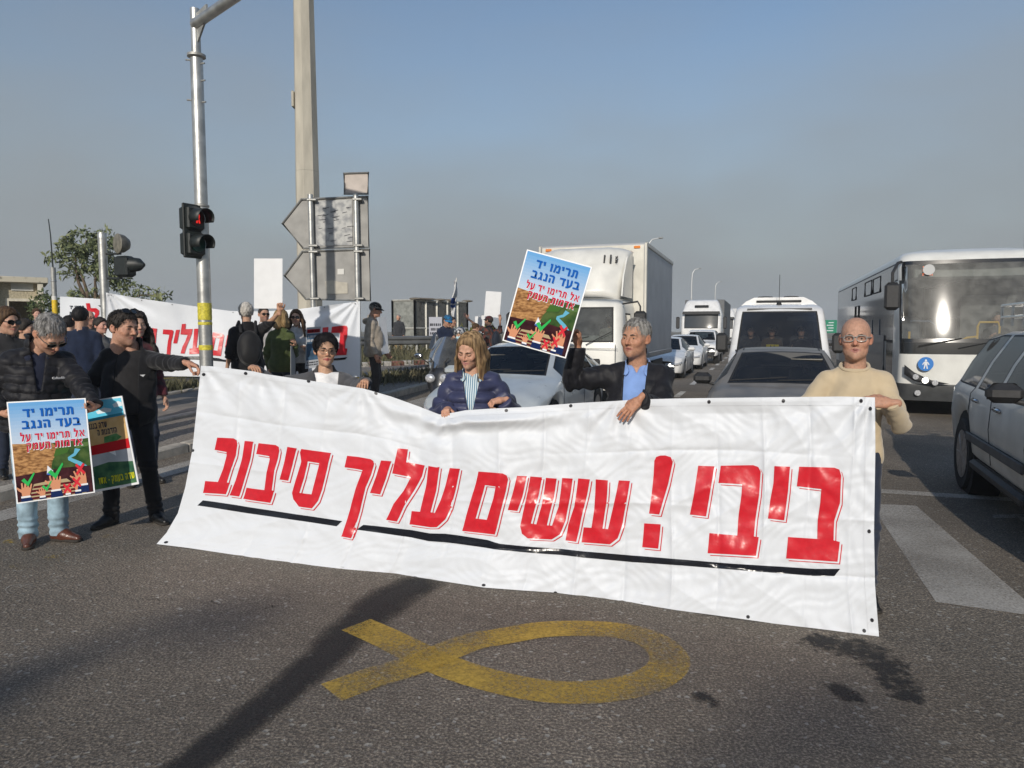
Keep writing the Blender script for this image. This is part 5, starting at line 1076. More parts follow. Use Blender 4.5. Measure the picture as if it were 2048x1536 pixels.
# E: grey-haired man with the raised poster
pE = P(1272, 900, 4.66)
def ex_E(i):
    pass
mE = person('grey-haired man in open black jacket and blue shirt raising a poster', (pE[0], pE[1]), -4, 1.715, 0.0, skin=(.44, .235, .15), lip=(.36, .15, .12), girth=1.06, head=(-24, 1, 2), hoff=(-.01, -.01, 0), hscale=1.06, gape=.004, stub=.2,
  arms={-1: dict(to=P(1156, 692, 4.66), hint=(-.5, .3, -1), dir=(-.05, -.2, 1), palm=(-.55, -.8, .1), curl=(.75, .8, .85, .9), thumb=.2), 1: dict(to=P(1280, 798, 4.27), hint=(.6, .5, -.9), dir=(-.62, -.25, -.62), palm=(.25, .85, -.35), curl=(.16, .18, .2, .24), thumb=.2)},
  top=dict(m=BLK_NYL, inf=.036, quilt=.12, qa=.008, hem=.84, collar=.05, name='jacket', fold=1.3, open=(.074, .058, .03, -.60, -.03)), inner=dict(m=BLUE_SH, inf=.016, vee=.085, collar=True, cs=1.05), trousers=dict(m=JEAN_D), shoes=dict(m=LEA_BK),
  hair=dict(kind='short', m=hair_mat('salt_hair', (.09, .085, .08), (.36, .35, .33)), vol=.002, front=.086, side=-.012, nape=-.055, recede=.016), brow=(.06, .05, .045), nose=1.15, watch=dict(side=1, m=mat('watch_black', (.008, .008, .009), .25)))
# F: bald man in the beige jumper
pF = P(1703, 900, 4.22)
mF = person('bald man with clear glasses in beige knitted jumper at the banner end', (pF[0], pF[1]), 2, 1.715, 0.0, skin=(.45, .255, .175), lip=(.36, .16, .14), girth=1.0, head=(-3, -1, -1), hscale=1.05, gape=.003, ruddy=.4,
  arms={-1: dict(to=P(1622, 862, 4.05), hint=(-.7, .6, -.4)), 1: dict(to=P(1783, 806, 3.87), hint=(.45, .35, -1), dir=(-.95, -.12, .05), palm=(.1, .8, -.5), curl=(.38, .42, .46, .5), thumb=.2)},
  sw=.86, top=dict(m=BEIGE_KN, inf=.015, hem=.84, name='jumper', fold=.75, sl=1.0, collar=-.042, nh=.012, rib=True, cuff=True), trousers=dict(m=JEAN_D), shoes=dict(m=LEA_BK), hair=None, brow=(.12, .08, .05), glasses=dict(m=CLR_FR, lens=LENS_C, size=(.026, .0165), r=.0026), nose=1.1)
# ================================================================ vehicles
M_TYRE = mat('tyre', (.018, .018, .018), .85, var=.25, scale=30, bump=.3, bscale=80); M_RIM = mat('alloy_rim', (.42, .42, .43), .35, .8, var=.2, scale=20); M_RUB = mat('black_rubber', (.012, .012, .012), .7); M_TRIM = mat('black_plastic', (.022, .022, .023), .6, var=.2, scale=30, bump=.2, bscale=200)
M_DARKIN = mat('car_interior', (.025, .025, .027), .8); M_SEAT = mat('car_seat', (.05, .05, .055), .85, var=.15); M_CHROME = mat('chrome', (.62, .62, .63), .12, 1.0); M_LAMP = mat('lamp_glass', (.55, .56, .58), .08, .35, var=.35, scale=40, coat=1.0); M_LAMPON = mat('lit_lamp', (.9, .9, .85), .2, emit=(1, .95, .85), estr=5.0); M_AMBER = mat('amber_lamp', (.75, .22, .02), .25, coat=.8)
M_PLATE = mat('yellow_plate', (.70, .52, .04), .5); M_UNDER = mat('underbody', (.012, .012, .012), .9)
G_CAR = glass_mat('car_glass', (.20, .24, .27)); G_DIRTY = glass_mat('dirty_glass', (.20, .22, .24), dirt=.10, arcs=((.30, .99, .66), (-.42, .99, .60))); G_BUS = glass_mat('bus_windscreen', (.66, .69, .68), .06, dirt=.20, dcol=(.5, .5, .47)); G_TINT = glass_mat('tinted_glass', (.05, .055, .06), .05, dirt=.05)  # the bus windscreen's dirt film paints in the pale sky reflection
def paint(name, col, dirt=.12, rough=.3, metal=.0, coat=.6): return mat(name, col, rough, metal, var=dirt, scale=3.5, coat=coat, rvar=.08, bump=.03, bscale=3)
def place(name, label, cat, u, v, yaw=0.0, group=None, dz=0.0):
    x, y = uv2xy(u, v); return empty(name, (x, y, float(gz(x, y)) + dz), math.pi / 2 - RD + R(yaw), label, cat, group)
def wheel(parent, x, y, r, wd, side, rim=M_RIM, spokes=5, rr=.66, dbl=False):
    """tyre with tread shoulders, rim with spokes; side = +1 or -1 is the outer face"""
    mb = MB(); h = wd / 2; mb.lathe([(r * rr, -h * .9), (r * .93, -h), (r * .985, -h * .8), (r, -h * .5), (r, h * .5), (r * .985, h * .8), (r * .93, h), (r * rr, h * .9)], (x, y, r), 'y', 28); w_ = mb.build('wheel', M_TYRE, parent)
    mb = MB(); o = side * h
    mb.lathe([(r * rr, o * .95), (r * rr * .92, o * .80), (r * rr * .90, o * .2), (.02, o * .15)] if side > 0 else [(.02, o * .15), (r * rr * .90, o * .2), (r * rr * .92, o * .80), (r * rr, o * .95)], (x, y, r), 'y', 24)
    for k in range(spokes):
        a = 2 * math.pi * k / spokes; ca, sa = math.cos(a), math.sin(a); q = r * rr
        mb.tube([(x + ca * q * .12, y + o * .72, r + sa * q * .12), (x + ca * q * .93, y + o * .84, r + sa * q * .93)], [r * .07, r * .045], 6)
    mb.lathe([(r * .13, o * .5), (r * .13, o * .85), (r * .08, o * .92)], (x, y, r), 'y', 12); mb.build('rim', rim, w_); return w_
def plate(parent, x, y, z, tilt=0.0, w_=.5, h_=.115):
    mb = MB(); mb.box((x, y, z), (.012, w_, h_), bev=.004); o = mb.build('number_plate', M_PLATE, parent); return o
def glass_piece(name, quads, V, parent, glass, rim=.022, rimm=M_RUB, hard=False):
    bm = bmesh.new(); idx = sorted({i for q in quads for i in q}); mp_ = {i: bm.verts.new(V[i]) for i in idx}
    for q in quads:
        k = []; [k.append(mp_[i]) for i in q if mp_[i] not in k]
        if len(k) >= 3:
            try: bm.faces.new(k)
            except ValueError: pass
    bmesh.ops.remove_doubles(bm, verts=bm.verts[:], dist=1e-4)
    r_ = bmesh.ops.inset_region(bm, faces=bm.faces[:], thickness=rim, use_even_offset=True, use_boundary=True)
    for f in r_['faces']: f.material_index = 1
    me = bpy.data.meshes.new(name); bm.to_mesh(me); bm.free(); me.materials.append(glass); me.materials.append(rimm); me.polygons.foreach_set('use_smooth', [True] * len(me.polygons))
    o = bpy.data.objects.new(name, me); COL.objects.link(o); o.parent = parent; return o
def ip(tab): 
    xs = np.array([t[0] for t in tab], float); ys = np.array([t[1] for t in tab], float)
    def f(x): return np.interp(x, xs, ys)
    return f
def smoothed(f, k):                              # rounds the corners of a profile
    def g(x):
        o = np.linspace(-k, k, 9); w_ = np.cos(o / k * math.pi / 2) + .05; return sum(f(x + d) * q for d, q in zip(o, w_)) / w_.sum()
    return g
def lofted_car(root, c, pm):
    L_ = c['L']; top = smoothed(ip(c['top']), c.get('rt', .06)); belt = smoothed(ip(c['belt']), .12); wb = smoothed(ip(c['wb']), .05); wt = smoothed(ip(c['wt']), .1); sill = c.get('sill', .2); front_s = ip(c.get('low', [(0, sill), (L_, sill)]))
    xs = sorted(set([0, .01, .025, .05, .08] + list(np.round(np.arange(.12, L_ - .05, .045), 4)) + [L_ - .03, L_])); xs = np.array(xs); rings = []
    for x in xs:
        zs = float(front_s(x))
        for xw, rw in c['arch']:
            if abs(x - xw) < rw: zs = max(zs, c['wr'] + math.sqrt(rw * rw - (x - xw) ** 2))
        zb = float(belt(x)); zt = max(float(top(x)), zb + .012); w1 = float(wb(x)); w2 = min(float(wt(x)), w1 - .045); zr = max(zt - c.get('crown', .055), zb + (zt - zb) * .55); zs = min(zs, zb - .08); bl = c.get('bulge', .012)
        r4 = np.array([w1 - .035, zb]); r6 = np.array([w2, zr]); mid = (r4 + r6) / 2 + np.array([.018, 0]) * min(1, (zr - zb) * 3)
        rings.append([(w1 - .055, zs), (w1 - .012, zs + .05), (w1 + bl, zs + (zb - zs) * .55), (w1 + bl * .3, zb - .055), tuple(r4), tuple(mid), tuple(r6), (w2 - .075, zr + (zt - zr) * .62), (w2 * .5, zt - .007), (0, zt)])
    n = len(rings[0]); V = []
    for x, rg in zip(xs, rings):
        for (y, z) in rg: V.append((x, y, z))
        for (y, z) in rg[:-1]: V.append((x, -y, z))
    st = 2 * n - 1
    def vi(i, j, sd): return i * st + (j if (sd > 0 or j == n - 1) else n + j)
    body = []; wins = {}
    for i in range(len(xs) - 1):
        xm = (xs[i] + xs[i + 1]) / 2
        for j in range(n - 1):
            for sd in (1, -1):
                q = (vi(i, j, sd), vi(i, j + 1, sd), vi(i + 1, j + 1, sd), vi(i + 1, j, sd)); q = q[::-1] if sd < 0 else q; key = None
                if j in (4, 5):
                    for k, (a, b) in enumerate(c['side']):
                        if a < xm < b and (rings[i][6][1] - rings[i][4][1]) > .05: key = ('side_window', k, sd)
                if j in (7, 8):
                    if c['ws'][0] < xm < c['ws'][1]: key = ('windscreen', 0, 0)
                    if c.get('rw') and c['rw'][0] < xm < c['rw'][1]: key = ('rear_window', 0, 0)
                    if c.get('sunroof') and c['sunroof'][0] < xm < c['sunroof'][1]: key = ('sunroof', 0, 0)
                (body if key is None else wins.setdefault(key, [])).append(q)
    for e in (0, len(xs) - 1):
        for j in range(n - 1):
            q = (vi(e, j, 1), vi(e, j + 1, 1), vi(e, j + 1, -1), vi(e, j, -1)); body.append(q if e == 0 else q[::-1])
    V = np.array(V); clean = []
    for q in body:
        k = []; [k.append(a) for a in q if a not in k]; clean.append(tuple(k))
    ob = mesh_obj('body', V, clean, pm, root, auto=50)
    nm = np.zeros((len(V), 3)); ob.data.calc_loop_triangles(); ob.data.vertices.foreach_get('normal', nv := np.zeros(len(ob.data.vertices) * 3, dtype=np.float32))
    Vi = V - nv.reshape(-1, 3) * .03; inner = [q for q in clean if min(V[a][2] for a in q) > c['belt'][0][1] - .4]
    mesh_obj('lining', Vi, inner, M_DARKIN, root)
    for k, q in wins.items(): glass_piece(k[0], q, V, root, c.get('glass', G_CAR), .028 if k[0] == 'windscreen' else .018)
    # inside
    mb = MB(); mb.box((L_ * .5, 0, sill + .06), (L_ - .3, c['W'] * 1.7, .06)); mb.build('floor_pan', M_UNDER, root)
    cw = c['ws'][0]; zb = float(belt(cw + .3)); mb = MB(); mb.box((cw + .33, 0, zb - .07), (.62, c['W'] * 1.55, .16), bev=.04); mb.build('dashboard', M_DARKIN, root)
    for sd in (-1, 1):
        for sx_ in c.get('seats', (cw + 1.35,)):
            mb = MB(); mb.box((sx_, sd * .36, zb - .08), (.17, .46, .62), ry=.25, bev=.06); mb.box((sx_ - .25, sd * .36, zb - .42), (.5, .46, .16), bev=.05); mb.box((sx_ + .10, sd * .36, zb + .30), (.10, .24, .17), bev=.04); mb.build('seat', M_SEAT, root)
    mb = MB(); mb.lathe([(.165, -.014), (.185, 0), (.165, .014), (.15, 0), (.165, -.014)], (cw + .66, -.36, zb + .0), 'x', 20); mb.box((cw + .66, -.36, zb), (.03, .30, .05)); mb.build('steering_wheel', M_TRIM, root)
    for xw, rw in c['arch']:
        for sd in (-1, 1):
            wheel(root, xw, sd * (float(wb(xw)) - .115), c['wr'], .215, sd, c.get('rim', M_RIM), c.get('spokes', 5))
            mb = MB(); mb.lathe([(rw * 1.0, -.14), (rw * 1.02, .12)], (xw, sd * (float(wb(xw)) - .16), c['wr']), 'y', 20); mb.build('wheel_arch', M_UNDER, root)
    for x in c.get('seams', ()):
        for sd in (-1, 1):
            i = int(np.argmin(np.abs(xs - x))); mb = MB(); mb.tube([(xs[i], sd * (rings[i][j][0] + .0005), rings[i][j][1]) for j in range(1, 5)], .005, 5); mb.build('door_seam', M_RUB, root)
    for x in c.get('handles', ()):
        for sd in (-1, 1): mb = MB(); z = float(belt(x)) - .10; mb.box((x, sd * (float(wb(x)) + .022), z), (.21, .03, .035), bev=.012); mb.build('door_handle', c.get('hm', pm), root)
    mx_ = c.get('mirror', cw + .62); zm = float(belt(mx_)) + .10
    for sd in (-1, 1):
        mb = MB(); yy = float(wb(mx_)); mb.box((mx_, sd * (yy + .11), zm), (.13, .24, .155), bev=.05); mb.tube([(mx_ + .02, sd * (yy - .04), zm - .08), (mx_ + .02, sd * (yy + .08), zm - .05)], .02, 8); m_ = mb.build('wing_mirror', c.get('mm', pm), root)
        mb = MB(); mb.box((mx_ + .068, sd * (yy + .115), zm), (.008, .19, .115), bev=.003); mb.build('mirror_glass', M_CHROME, m_)
    return dict(top=top, belt=belt, wb=wb, wt=wt)
def hatch_face(root, c, pm, kind):
    """lights, grille, bumper and plate on the nose, sized from the front width"""
    W = c['wb'][0][1]; zt = c['top'][0][1]; sl = c.get('sill', .2)
    mb = MB(); mb.box((-.006, 0, zt - .17), (.03, W * 1.1, .13), bev=.012); g_ = mb.build('grille', M_TRIM, root)
    for k in range(3): mb = MB(); mb.box((-.025, 0, zt - .205 + .035 * k), (.012, W * 1.02, .010)); mb.build('slat', M_CHROME if kind == 'chrome' else M_RUB, g_)
    mb = MB(); mb.lathe([(.05, -.012), (.055, 0), (.05, .012)], (-.03, 0, zt - .10), 'x', 16); mb.build('badge', M_CHROME, root)
    mb = MB(); mb.box((-.006, 0, sl + .14), (.03, W * 1.5, .13), bev=.015); mb.build('lower_grille', M_TRIM, root)
    plate(root, -.022, 0, zt - .30)
    for sd in (-1, 1):
        # headlamp wraps round the corner
        xs = [.0, .02, .06, .14, .26]; wbf = smoothed(ip(c['wb']), .05); vs = []; zc = zt - .12 + c.get('hz', 0)
        for x in xs:
            y = float(wbf(x)) + .006; vs += [(x - .012, sd * y, zc - .055 + x * .10), (x - .012, sd * y, zc + .035 + x * .22)]
        vs = [(-.014, sd * (W * .58), zc - .045), (-.014, sd * (W * .58), zc + .035)] + vs; fs = [(2 * i, 2 * i + 2, 2 * i + 3, 2 * i + 1) for i in range(len(xs))]
        mb = MB(); mb.add(vs, fs if sd < 0 else [q[::-1] for q in fs]); h_ = mb.build('headlight', M_LAMP, root); so = h_.modifiers.new('th', 'SOLIDIFY'); so.thickness = .012
        if c.get('lit'): mb = MB(); mb.lathe([(.028, -.006), (.03, 0), (.028, .006)], (-.022, sd * W * .78, zc), 'x', 12); mb.build('bulb', M_LAMPON, h_)
        if kind == 'led': mb = MB(); mb.tube([(-.016, sd * W * .62, zc - .07), (-.014, sd * W * .95, zc - .06), (.05, sd * (W + .05), zc - .10)], .012, 6); mb.build('running_light', M_LAMPON, h_)
def wipers(root, pts): 
    for a, b in pts: mb = MB(); mb.tube([a, b], .009, 6); mb.build('wiper', M_RUB, root)
def seated(label, root_world, face, H=1.72, res=2.6, **k):
    return person(label, (root_world[0], root_world[1]), face, H, root_world[2] - .96 * H / 1.75, res=res, legs={-1: (-.10, -.50, .52), 1: (.10, -.50, .52)}, trousers=dict(m=JEAN_D), camrel=False, **k)
def veh_world(root, x, y, z): 
    M = Matrix.Rotation(root.rotation_euler.z, 3, 'Z'); p = M @ Vector((x, y, z)); return (p.x + root.location.x, p.y + root.location.y, p.z + root.location.z)
FACE_CAM = -math.degrees(RD)                     # facing down the road towards the junction
# ---- light grey hatchback
PM_SILV = paint('silver_paint', (.46, .50, .52), .08, .32, .15); PM_WHITE = paint('white_paint', (.74, .74, .73), .06, .3); PM_DGREY = paint('dusty_dark_paint', (.16, .148, .132), .22, .55, 0, .15); PM_JEEP = paint('dusty_grey_paint', (.60, .57, .515), .12, .5, .05, .2)
HATCH = dict(L=4.26, W=.90, sill=.20, top=[(0, .66), (.05, .72), (.25, .80), (.95, .94), (1.12, .985), (1.95, 1.41), (2.3, 1.455), (3.2, 1.44), (3.75, 1.33), (4.1, 1.02), (4.26, .75)], belt=[(0, .58), (.3, .72), (1.1, .90), (2.5, .955), (3.9, 1.02), (4.26, .72)],
  wb=[(0, .60), (.06, .74), (.22, .85), (.6, .895), (2, .905), (3.7, .89), (4.1, .82), (4.26, .70)], wt=[(0, .50), (.9, .80), (1.12, .74), (1.95, .585), (2.6, .58), (3.6, .545), (4.1, .56), (4.26, .5)], arch=[(.86, .36), (3.47, .36)], wr=.315, side=[(1.42, 2.36), (2.46, 3.20), (3.28, 3.55)], ws=(1.14, 1.93), rw=(3.68, 4.05),
  seams=(1.24, 2.41, 3.35), handles=(2.22, 3.12), mirror=1.52, low=[(0, .22), (.4, .18), (3.9, .18), (4.26, .3)])
r_ = place('hatchback_car', 'light grey hatchback waiting behind the banner beside the truck', 'car', 8.75, -3.62, -1.0); lofted_car(r_, HATCH, PM_SILV); hatch_face(r_, HATCH, PM_SILV, 'chrome')
wipers(r_, [((1.17, .62, 1.03), (1.20, -.1, 1.07)), ((1.15, .0, 1.04), (1.19, -.62, 1.06))])
mb = MB(); mb.box((1.72, .35, 1.235), (.02, .36, .12), ry=-1.0, bev=.01); mb.build('sun_visor', mat('visor', (.30, .29, .26), .8), r_)
mb = MB(); mb.box((1.80, -.33, 1.245), (.02, .36, .13), ry=-1.0, bev=.01); mb.build('sun_visor', mat('visor', (.30, .29, .26), .8), r_)
# ---- dark dusty saloon
SALOON = dict(L=4.75, W=.91, sill=.20, top=[(0, .62), (.06, .69), (.3, .78), (1.2, .92), (1.40, .955), (2.28, 1.355), (2.7, 1.41), (3.4, 1.38), (4.2, 1.08), (4.7, 1.02), (4.75, .85)], belt=[(0, .55), (.3, .70), (1.4, .875), (3, .93), (4.5, .97), (4.75, .8)],
  wb=[(0, .62), (.06, .76), (.25, .86), (.7, .905), (2.2, .915), (4.2, .89), (4.6, .83), (4.75, .74)], wt=[(0, .5), (1.1, .82), (1.40, .76), (2.28, .595), (3.2, .575), (4.2, .60), (4.75, .6)], arch=[(.92, .365), (3.72, .365)], wr=.32, side=[(1.75, 2.72), (2.82, 3.65)], ws=(1.42, 2.26), rw=(3.45, 4.15), sunroof=(2.46, 3.2), seams=(1.5, 2.77, 3.75), handles=(2.58, 3.5), mirror=1.78, mm=M_TRIM, glass=G_DIRTY, low=[(0, .22), (.4, .18), (4.2, .18), (4.75, .3)])
r_ = place('saloon_car', 'dusty dark saloon in the middle lane in front of the minibus', 'car', 8.35, .27); lofted_car(r_, SALOON, PM_DGREY); hatch_face(r_, SALOON, PM_DGREY, 'chrome')
wipers(r_, [((1.45, .66, .985), (1.47, -.05, 1.04)), ((1.43, .05, 1.0), (1.48, -.66, 1.02))]); mb = MB(); mb.box((2.12, -.32, 1.225), (.02, .40, .14), ry=-1.0, bev=.01); mb.build('sun_visor', mat('visor', (.30, .29, .26), .8), r_)
w_ = veh_world(r_, 2.75, -.36, .50)
seated('driver in dark top at the wheel of the dusty saloon', w_, FACE_CAM, 1.66, skin=(.30, .17, .11), top=dict(m=BLK_COT, inf=.02), hair=dict(kind='short', m=DARK_H), arms={-1: dict(at=(-.16, -.42, 1.20)), 1: dict(at=(.16, -.42, 1.20))})
# ---- dusty grey off-roader at the right edge, nose out of the picture
JEEP = dict(L=4.62, W=.935, sill=.36, top=[(0, .80), (.05, .95), (.3, 1.04), (1.05, 1.10), (1.22, 1.14), (1.78, 1.60), (2.1, 1.665), (3.6, 1.655), (4.15, 1.60), (4.45, 1.18), (4.62, 1.02)], belt=[(0, .78), (.3, .95), (1.2, 1.06), (4.2, 1.10), (4.62, .98)], wb=[(0, .78), (.08, .86), (.3, .91), (.8, .93), (3.9, .93), (4.4, .88), (4.62, .76)], wt=[(0, .7), (1.1, .80), (1.22, .78), (1.8, .64), (3.9, .61), (4.3, .64), (4.62, .6)],
  arch=[(.90, .445), (3.66, .445)], wr=.375, side=[(1.5, 2.40), (2.50, 3.20), (3.29, 4.12)], ws=(1.24, 1.76), rw=(4.18, 4.42), seams=(1.38, 2.45, 3.26), handles=(2.22, 3.02), hm=M_CHROME, mirror=1.62, mm=M_TRIM, glass=glass_mat('dusty_tint', (.045, .05, .055), .05, dirt=.14, dcol=(.22, .21, .19)), low=[(0, .40), (4.62, .42)], spokes=7, bulge=.02)
r_ = place('off_road_car', 'dusty grey off-road car with chrome roof rack at right edge', 'car', 4.72, 2.74, -2.6); lofted_car(r_, JEEP, PM_JEEP); hatch_face(r_, JEEP, PM_JEEP, 'chrome')
for sd in (-1, 1):
    mb = MB(); mb.box((2.32, sd * .955, .62), (1.9, .03, .085), bev=.012); mb.build('side_moulding', mat('grey_moulding', (.07, .07, .07), .65, var=.2), r_)
    mb = MB(); mb.box((2.28, sd * .90, .36), (1.75, .10, .10), bev=.03); mb.build('side_step', M_TRIM, r_)
rk = mat('rack_chrome', (.55, .55, .54), .2, 1.0)
rr_ = empty('roof_rack', (0, 0, 0)); rr_.parent = r_
mb = MB(); RW, RX0, RX1 = .56, 1.95, 3.95
for z in (1.78, 1.90): mb.tube([(RX0, -RW, z), (RX1, -RW, z), (RX1, RW, z), (RX0, RW, z)], .016, 8, closed=True)
for x in np.linspace(RX0, RX1, 6):
    for sd in (-1, 1): mb.tube([(x, sd * RW, 1.69), (x, sd * RW, 1.90)], .013, 8)
    mb.tube([(x, -RW, 1.78), (x, RW, 1.78)], .012, 8)
for y in (-.3, 0, .3): mb.tube([(RX1, y, 1.78), (RX1, y, 1.90)], .013, 8)
mb.build('rack_bars', rk, rr_)
mb = MB(); mb.tube([(2.0 + .2 * k, .1 * math.sin(k * 1.9), 1.80 + .02 * math.sin(k)) for k in range(10)], .035, 8); mb.build('strap_bundle', cloth('dark_strap', (.04, .035, .03)), rr_)
# ---------------------------------------------------------------- bodies built from level slices: vans, buses, cabs
def sliced(root, zs, xf, wf_, L_, rad, bulge, side_x, classify, pm, nfront=16, roofcap=True, top_r=.0):
    V = []; K = []
    def outline(z):
        x0 = float(xf(z)); w1 = float(wf_(z)); pts = []; r = min(rad, w1 * .5)
        for k in range(nfront // 2 + 1): y = (w1 - r) * k / (nfront // 2); pts.append((x0 + bulge * (y / w1) ** 2, y))
        xe = x0 + bulge * ((w1 - r) / w1) ** 2
        for k in range(1, 6): a = k / 5 * math.pi / 2; pts.append((xe + r * (1 - math.cos(a)), w1 - r + r * math.sin(a)))
        pts += [(max(x, xe + r + .01 + .001 * i), w1) for i, x in enumerate(side_x)]; pts.append((L_, w1)); pts.append((L_ + .001, 0)); return pts
    outs = [outline(z) for z in zs]; n = len(outs[0])
    for z, o in zip(zs, outs):
        V += [(x, y, z) for x, y in o] + [(x, -y, z) for x, y in o]
    body = []; wins = {}; nf = nfront // 2
    for k in range(len(zs) - 1):
        zm = (zs[k] + zs[k + 1]) / 2
        for i in range(n - 1):
            for sd in (0, 1):
                b = k * 2 * n + sd * n; q = (b + i, b + i + 1, b + 2 * n + i + 1, b + 2 * n + i); q = q[::-1] if sd else q
                xm = (outs[k][i][0] + outs[k][i + 1][0]) / 2; ym = (outs[k][i][1] + outs[k][i + 1][1]) / 2; reg = 'front' if i < nf else ('corner' if i < nf + 5 else ('rear' if i >= n - 2 else 'side'))
                key = classify(reg, zm, xm, ym, -1 if sd else 1); (body if key is None else wins.setdefault(key, [])).append(q)
    b = (len(zs) - 1) * 2 * n
    for i in range(n - 1): body.append((b + i, b + i + 1, b + n + i + 1, b + n + i))
    V = np.array(V); clean = []
    for q in body:
        k = []
        for a in q:
            if all(np.abs(V[a] - V[c_]).max() > 1e-5 for c_ in k): k.append(a)
        if len(k) > 2: clean.append(tuple(k))
    o = mesh_obj('body', V, clean, pm, root, auto=40); return V, wins, o
# ---- white minibus
r_ = place('minibus', 'white minibus with roof air-conditioner behind the dark saloon', 'minibus', 14.9, .35)
zs = [.32, .45, .6, .8, .92, 1.0, 1.06, 1.12, 1.18, 1.23, 1.4, 1.6, 1.8, 1.95, 2.05, 2.10, 2.14, 2.18, 2.21, 2.23]
xf = ip([(.3, .03), (.6, 0), (.9, .05), (1.0, .14), (1.12, .48), (1.2, .72), (1.23, .76), (2.06, 1.34), (2.10, 1.40), (2.14, 1.48), (2.18, 1.60), (2.21, 1.78), (2.23, 2.1)]); wfz = ip([(.3, .93), (.6, .97), (1.1, .985), (1.25, .975), (2.0, .90), (2.10, .875), (2.16, .82), (2.21, .72), (2.23, .5)])
def cl_mini(reg, z, x, y, sd):
    if reg == 'front' and 1.23 < z < 2.05: return ('windscreen', 0)
    if reg == 'corner' and 1.40 < z < 1.95 and y < 0: return None
    if reg == 'side' and 1.35 < z < 1.95 and any(a < x < b for a, b in ((1.75, 2.55), (2.9, 4.2), (4.35, 5.6))): return ('side_window', sd, int(x > 2.7) + int(x > 4.3))
V, wins, ob = sliced(r_, zs, xf, wfz, 5.95, .14, .14, [1.75, 2.15, 2.55, 2.9, 3.5, 4.2, 4.35, 5.0, 5.6], cl_mini, PM_WHITE)
for k, q in wins.items(): glass_piece(k[0], q, V, r_, glass_mat('minibus_glass', (.46, .49, .50), dirt=.04) if k[0] == 'windscreen' else G_TINT, .035)
mb = MB(); mb.box((3.6, 0, .5), (4.4, 1.75, .05)); mb.box((1.45, 0, 1.12), (.9, 1.6, .18), bev=.05); mb.build('dashboard', M_DARKIN, r_)
mb = MB(); mb.box((3.9, 0, 1.3), (.05, 1.7, 1.7)); mb.build('bulkhead', M_DARKIN, r_)
mb = MB(); mb.box((2.6, 0, 2.10), (2.4, 1.3, .03)); mb.build('headlining', mat('headlining', (.12, .12, .12), .9), r_)
for y in (-.5, .1, .6):
    mb = MB(); mb.box((2.55, y, 1.15), (.16, .46, .75), ry=.15, bev=.06); mb.box((2.3, y, .85), (.5, .46, .14), bev=.05); mb.box((2.6, y, 1.60), (.10, .26, .2), bev=.04); mb.build('seat', M_SEAT, r_)
mb = MB(); mb.lathe([(.18, -.014), (.20, 0), (.18, .014), (.165, 0), (.18, -.014)], (1.85, -.5, 1.28), 'x', 20, M=Matrix.Rotation(-.5, 3, 'Y')); mb.build('steering_wheel', M_TRIM, r_)
for sd in (-1, 1):
    mb = MB(); mb.box((1.22, sd * 1.16, 1.38), (.16, .24, .42), bev=.06); mb.tube([(1.3, sd * .93, 1.35), (1.25, sd * 1.08, 1.35)], .03, 8); mb.build('wing_mirror', M_TRIM, r_)
    mb = MB(); mb.box((.04, sd * .72, .88), (.14, .34, .18), ry=-.5, bev=.05); mb.build('headlight', M_LAMP, r_)
    mb = MB(); mb.add([(.56, sd * .36, 1.185), (.60, sd * .82, 1.18), (.70, sd * .86, 1.23), (.68, sd * .33, 1.238)], [(0, 1, 2, 3) if sd > 0 else (3, 2, 1, 0)]); v_ = mb.build('scuttle_vent', M_TRIM, r_); so = v_.modifiers.new('t', 'SOLIDIFY'); so.thickness = .02; so.offset = 0
    for xw in (.95, 4.6): wheel(r_, xw, sd * .86, .335, .22, sd)
mb = MB(); mb.box((.0, 0, .78), (.04, .9, .22), bev=.02); mb.build('grille', M_TRIM, r_); mb = MB(); mb.box((.0, 0, .42), (.06, 1.7, .2), bev=.03); mb.build('bumper', M_TRIM, r_); plate(r_, -.035, 0, .45)
mb = MB(); mb.prism([(-.80, 2.20), (-.70, 2.29), (-.52, 2.38), (.52, 2.38), (.70, 2.29), (.80, 2.20)], 2.2, 3.4, lambda p, q, d: (d, p, q)); ac = mb.build('air_conditioner', PM_WHITE, r_, auto=20)
mb = MB(); mb.box((2.19, 0, 2.29), (.03, .95, .05), bev=.01); mb.build('intake', M_RUB, ac)
for y in (-.28, .28): mb = MB(); mb.lathe([(.17, 2.38), (.16, 2.42), (.05, 2.43)], (2.75, y, 0), 'z', 16); mb.build('fan_cover', M_TRIM, ac)
mb = MB(); mb.lathe([(.06, 2.19), (.045, 2.24), (.02, 2.27)], (1.72, 0, 0), 'z', 14); mb.tube([(1.75, 0, 2.3), (1.72, 0, 2.85)], .006, 6); mb.build('aerial', M_RUB, r_)
mb = MB(); mb.box((1.12, .12, 1.30), (.02, .25, .09), ry=-.5, bev=.004); sg = mb.build('school_sign', mat('yellow_card', (.78, .60, .03), .5), r_)
for k in (-1, 1): mb = MB(); mb.box((1.105, .12 + .035 * k, 1.285), (.015, .03, .045), ry=-.5); mb.ell((1.10, .12 + .035 * k, 1.32), (.012, .012, .012), 8, 6); mb.build('figure_print', M_RUB, sg)
mb = MB(); mb.box((1.72, -.48, 1.90), (.02, .62, .14), ry=-.9, bev=.01); mb.build('sun_visor', mat('visor_grey', (.16, .18, .18), .8), r_)
wipers(r_, [((.86, .7, 1.28), (.90, -.05, 1.30)), ((.82, .1, 1.27), (.88, -.68, 1.29))])
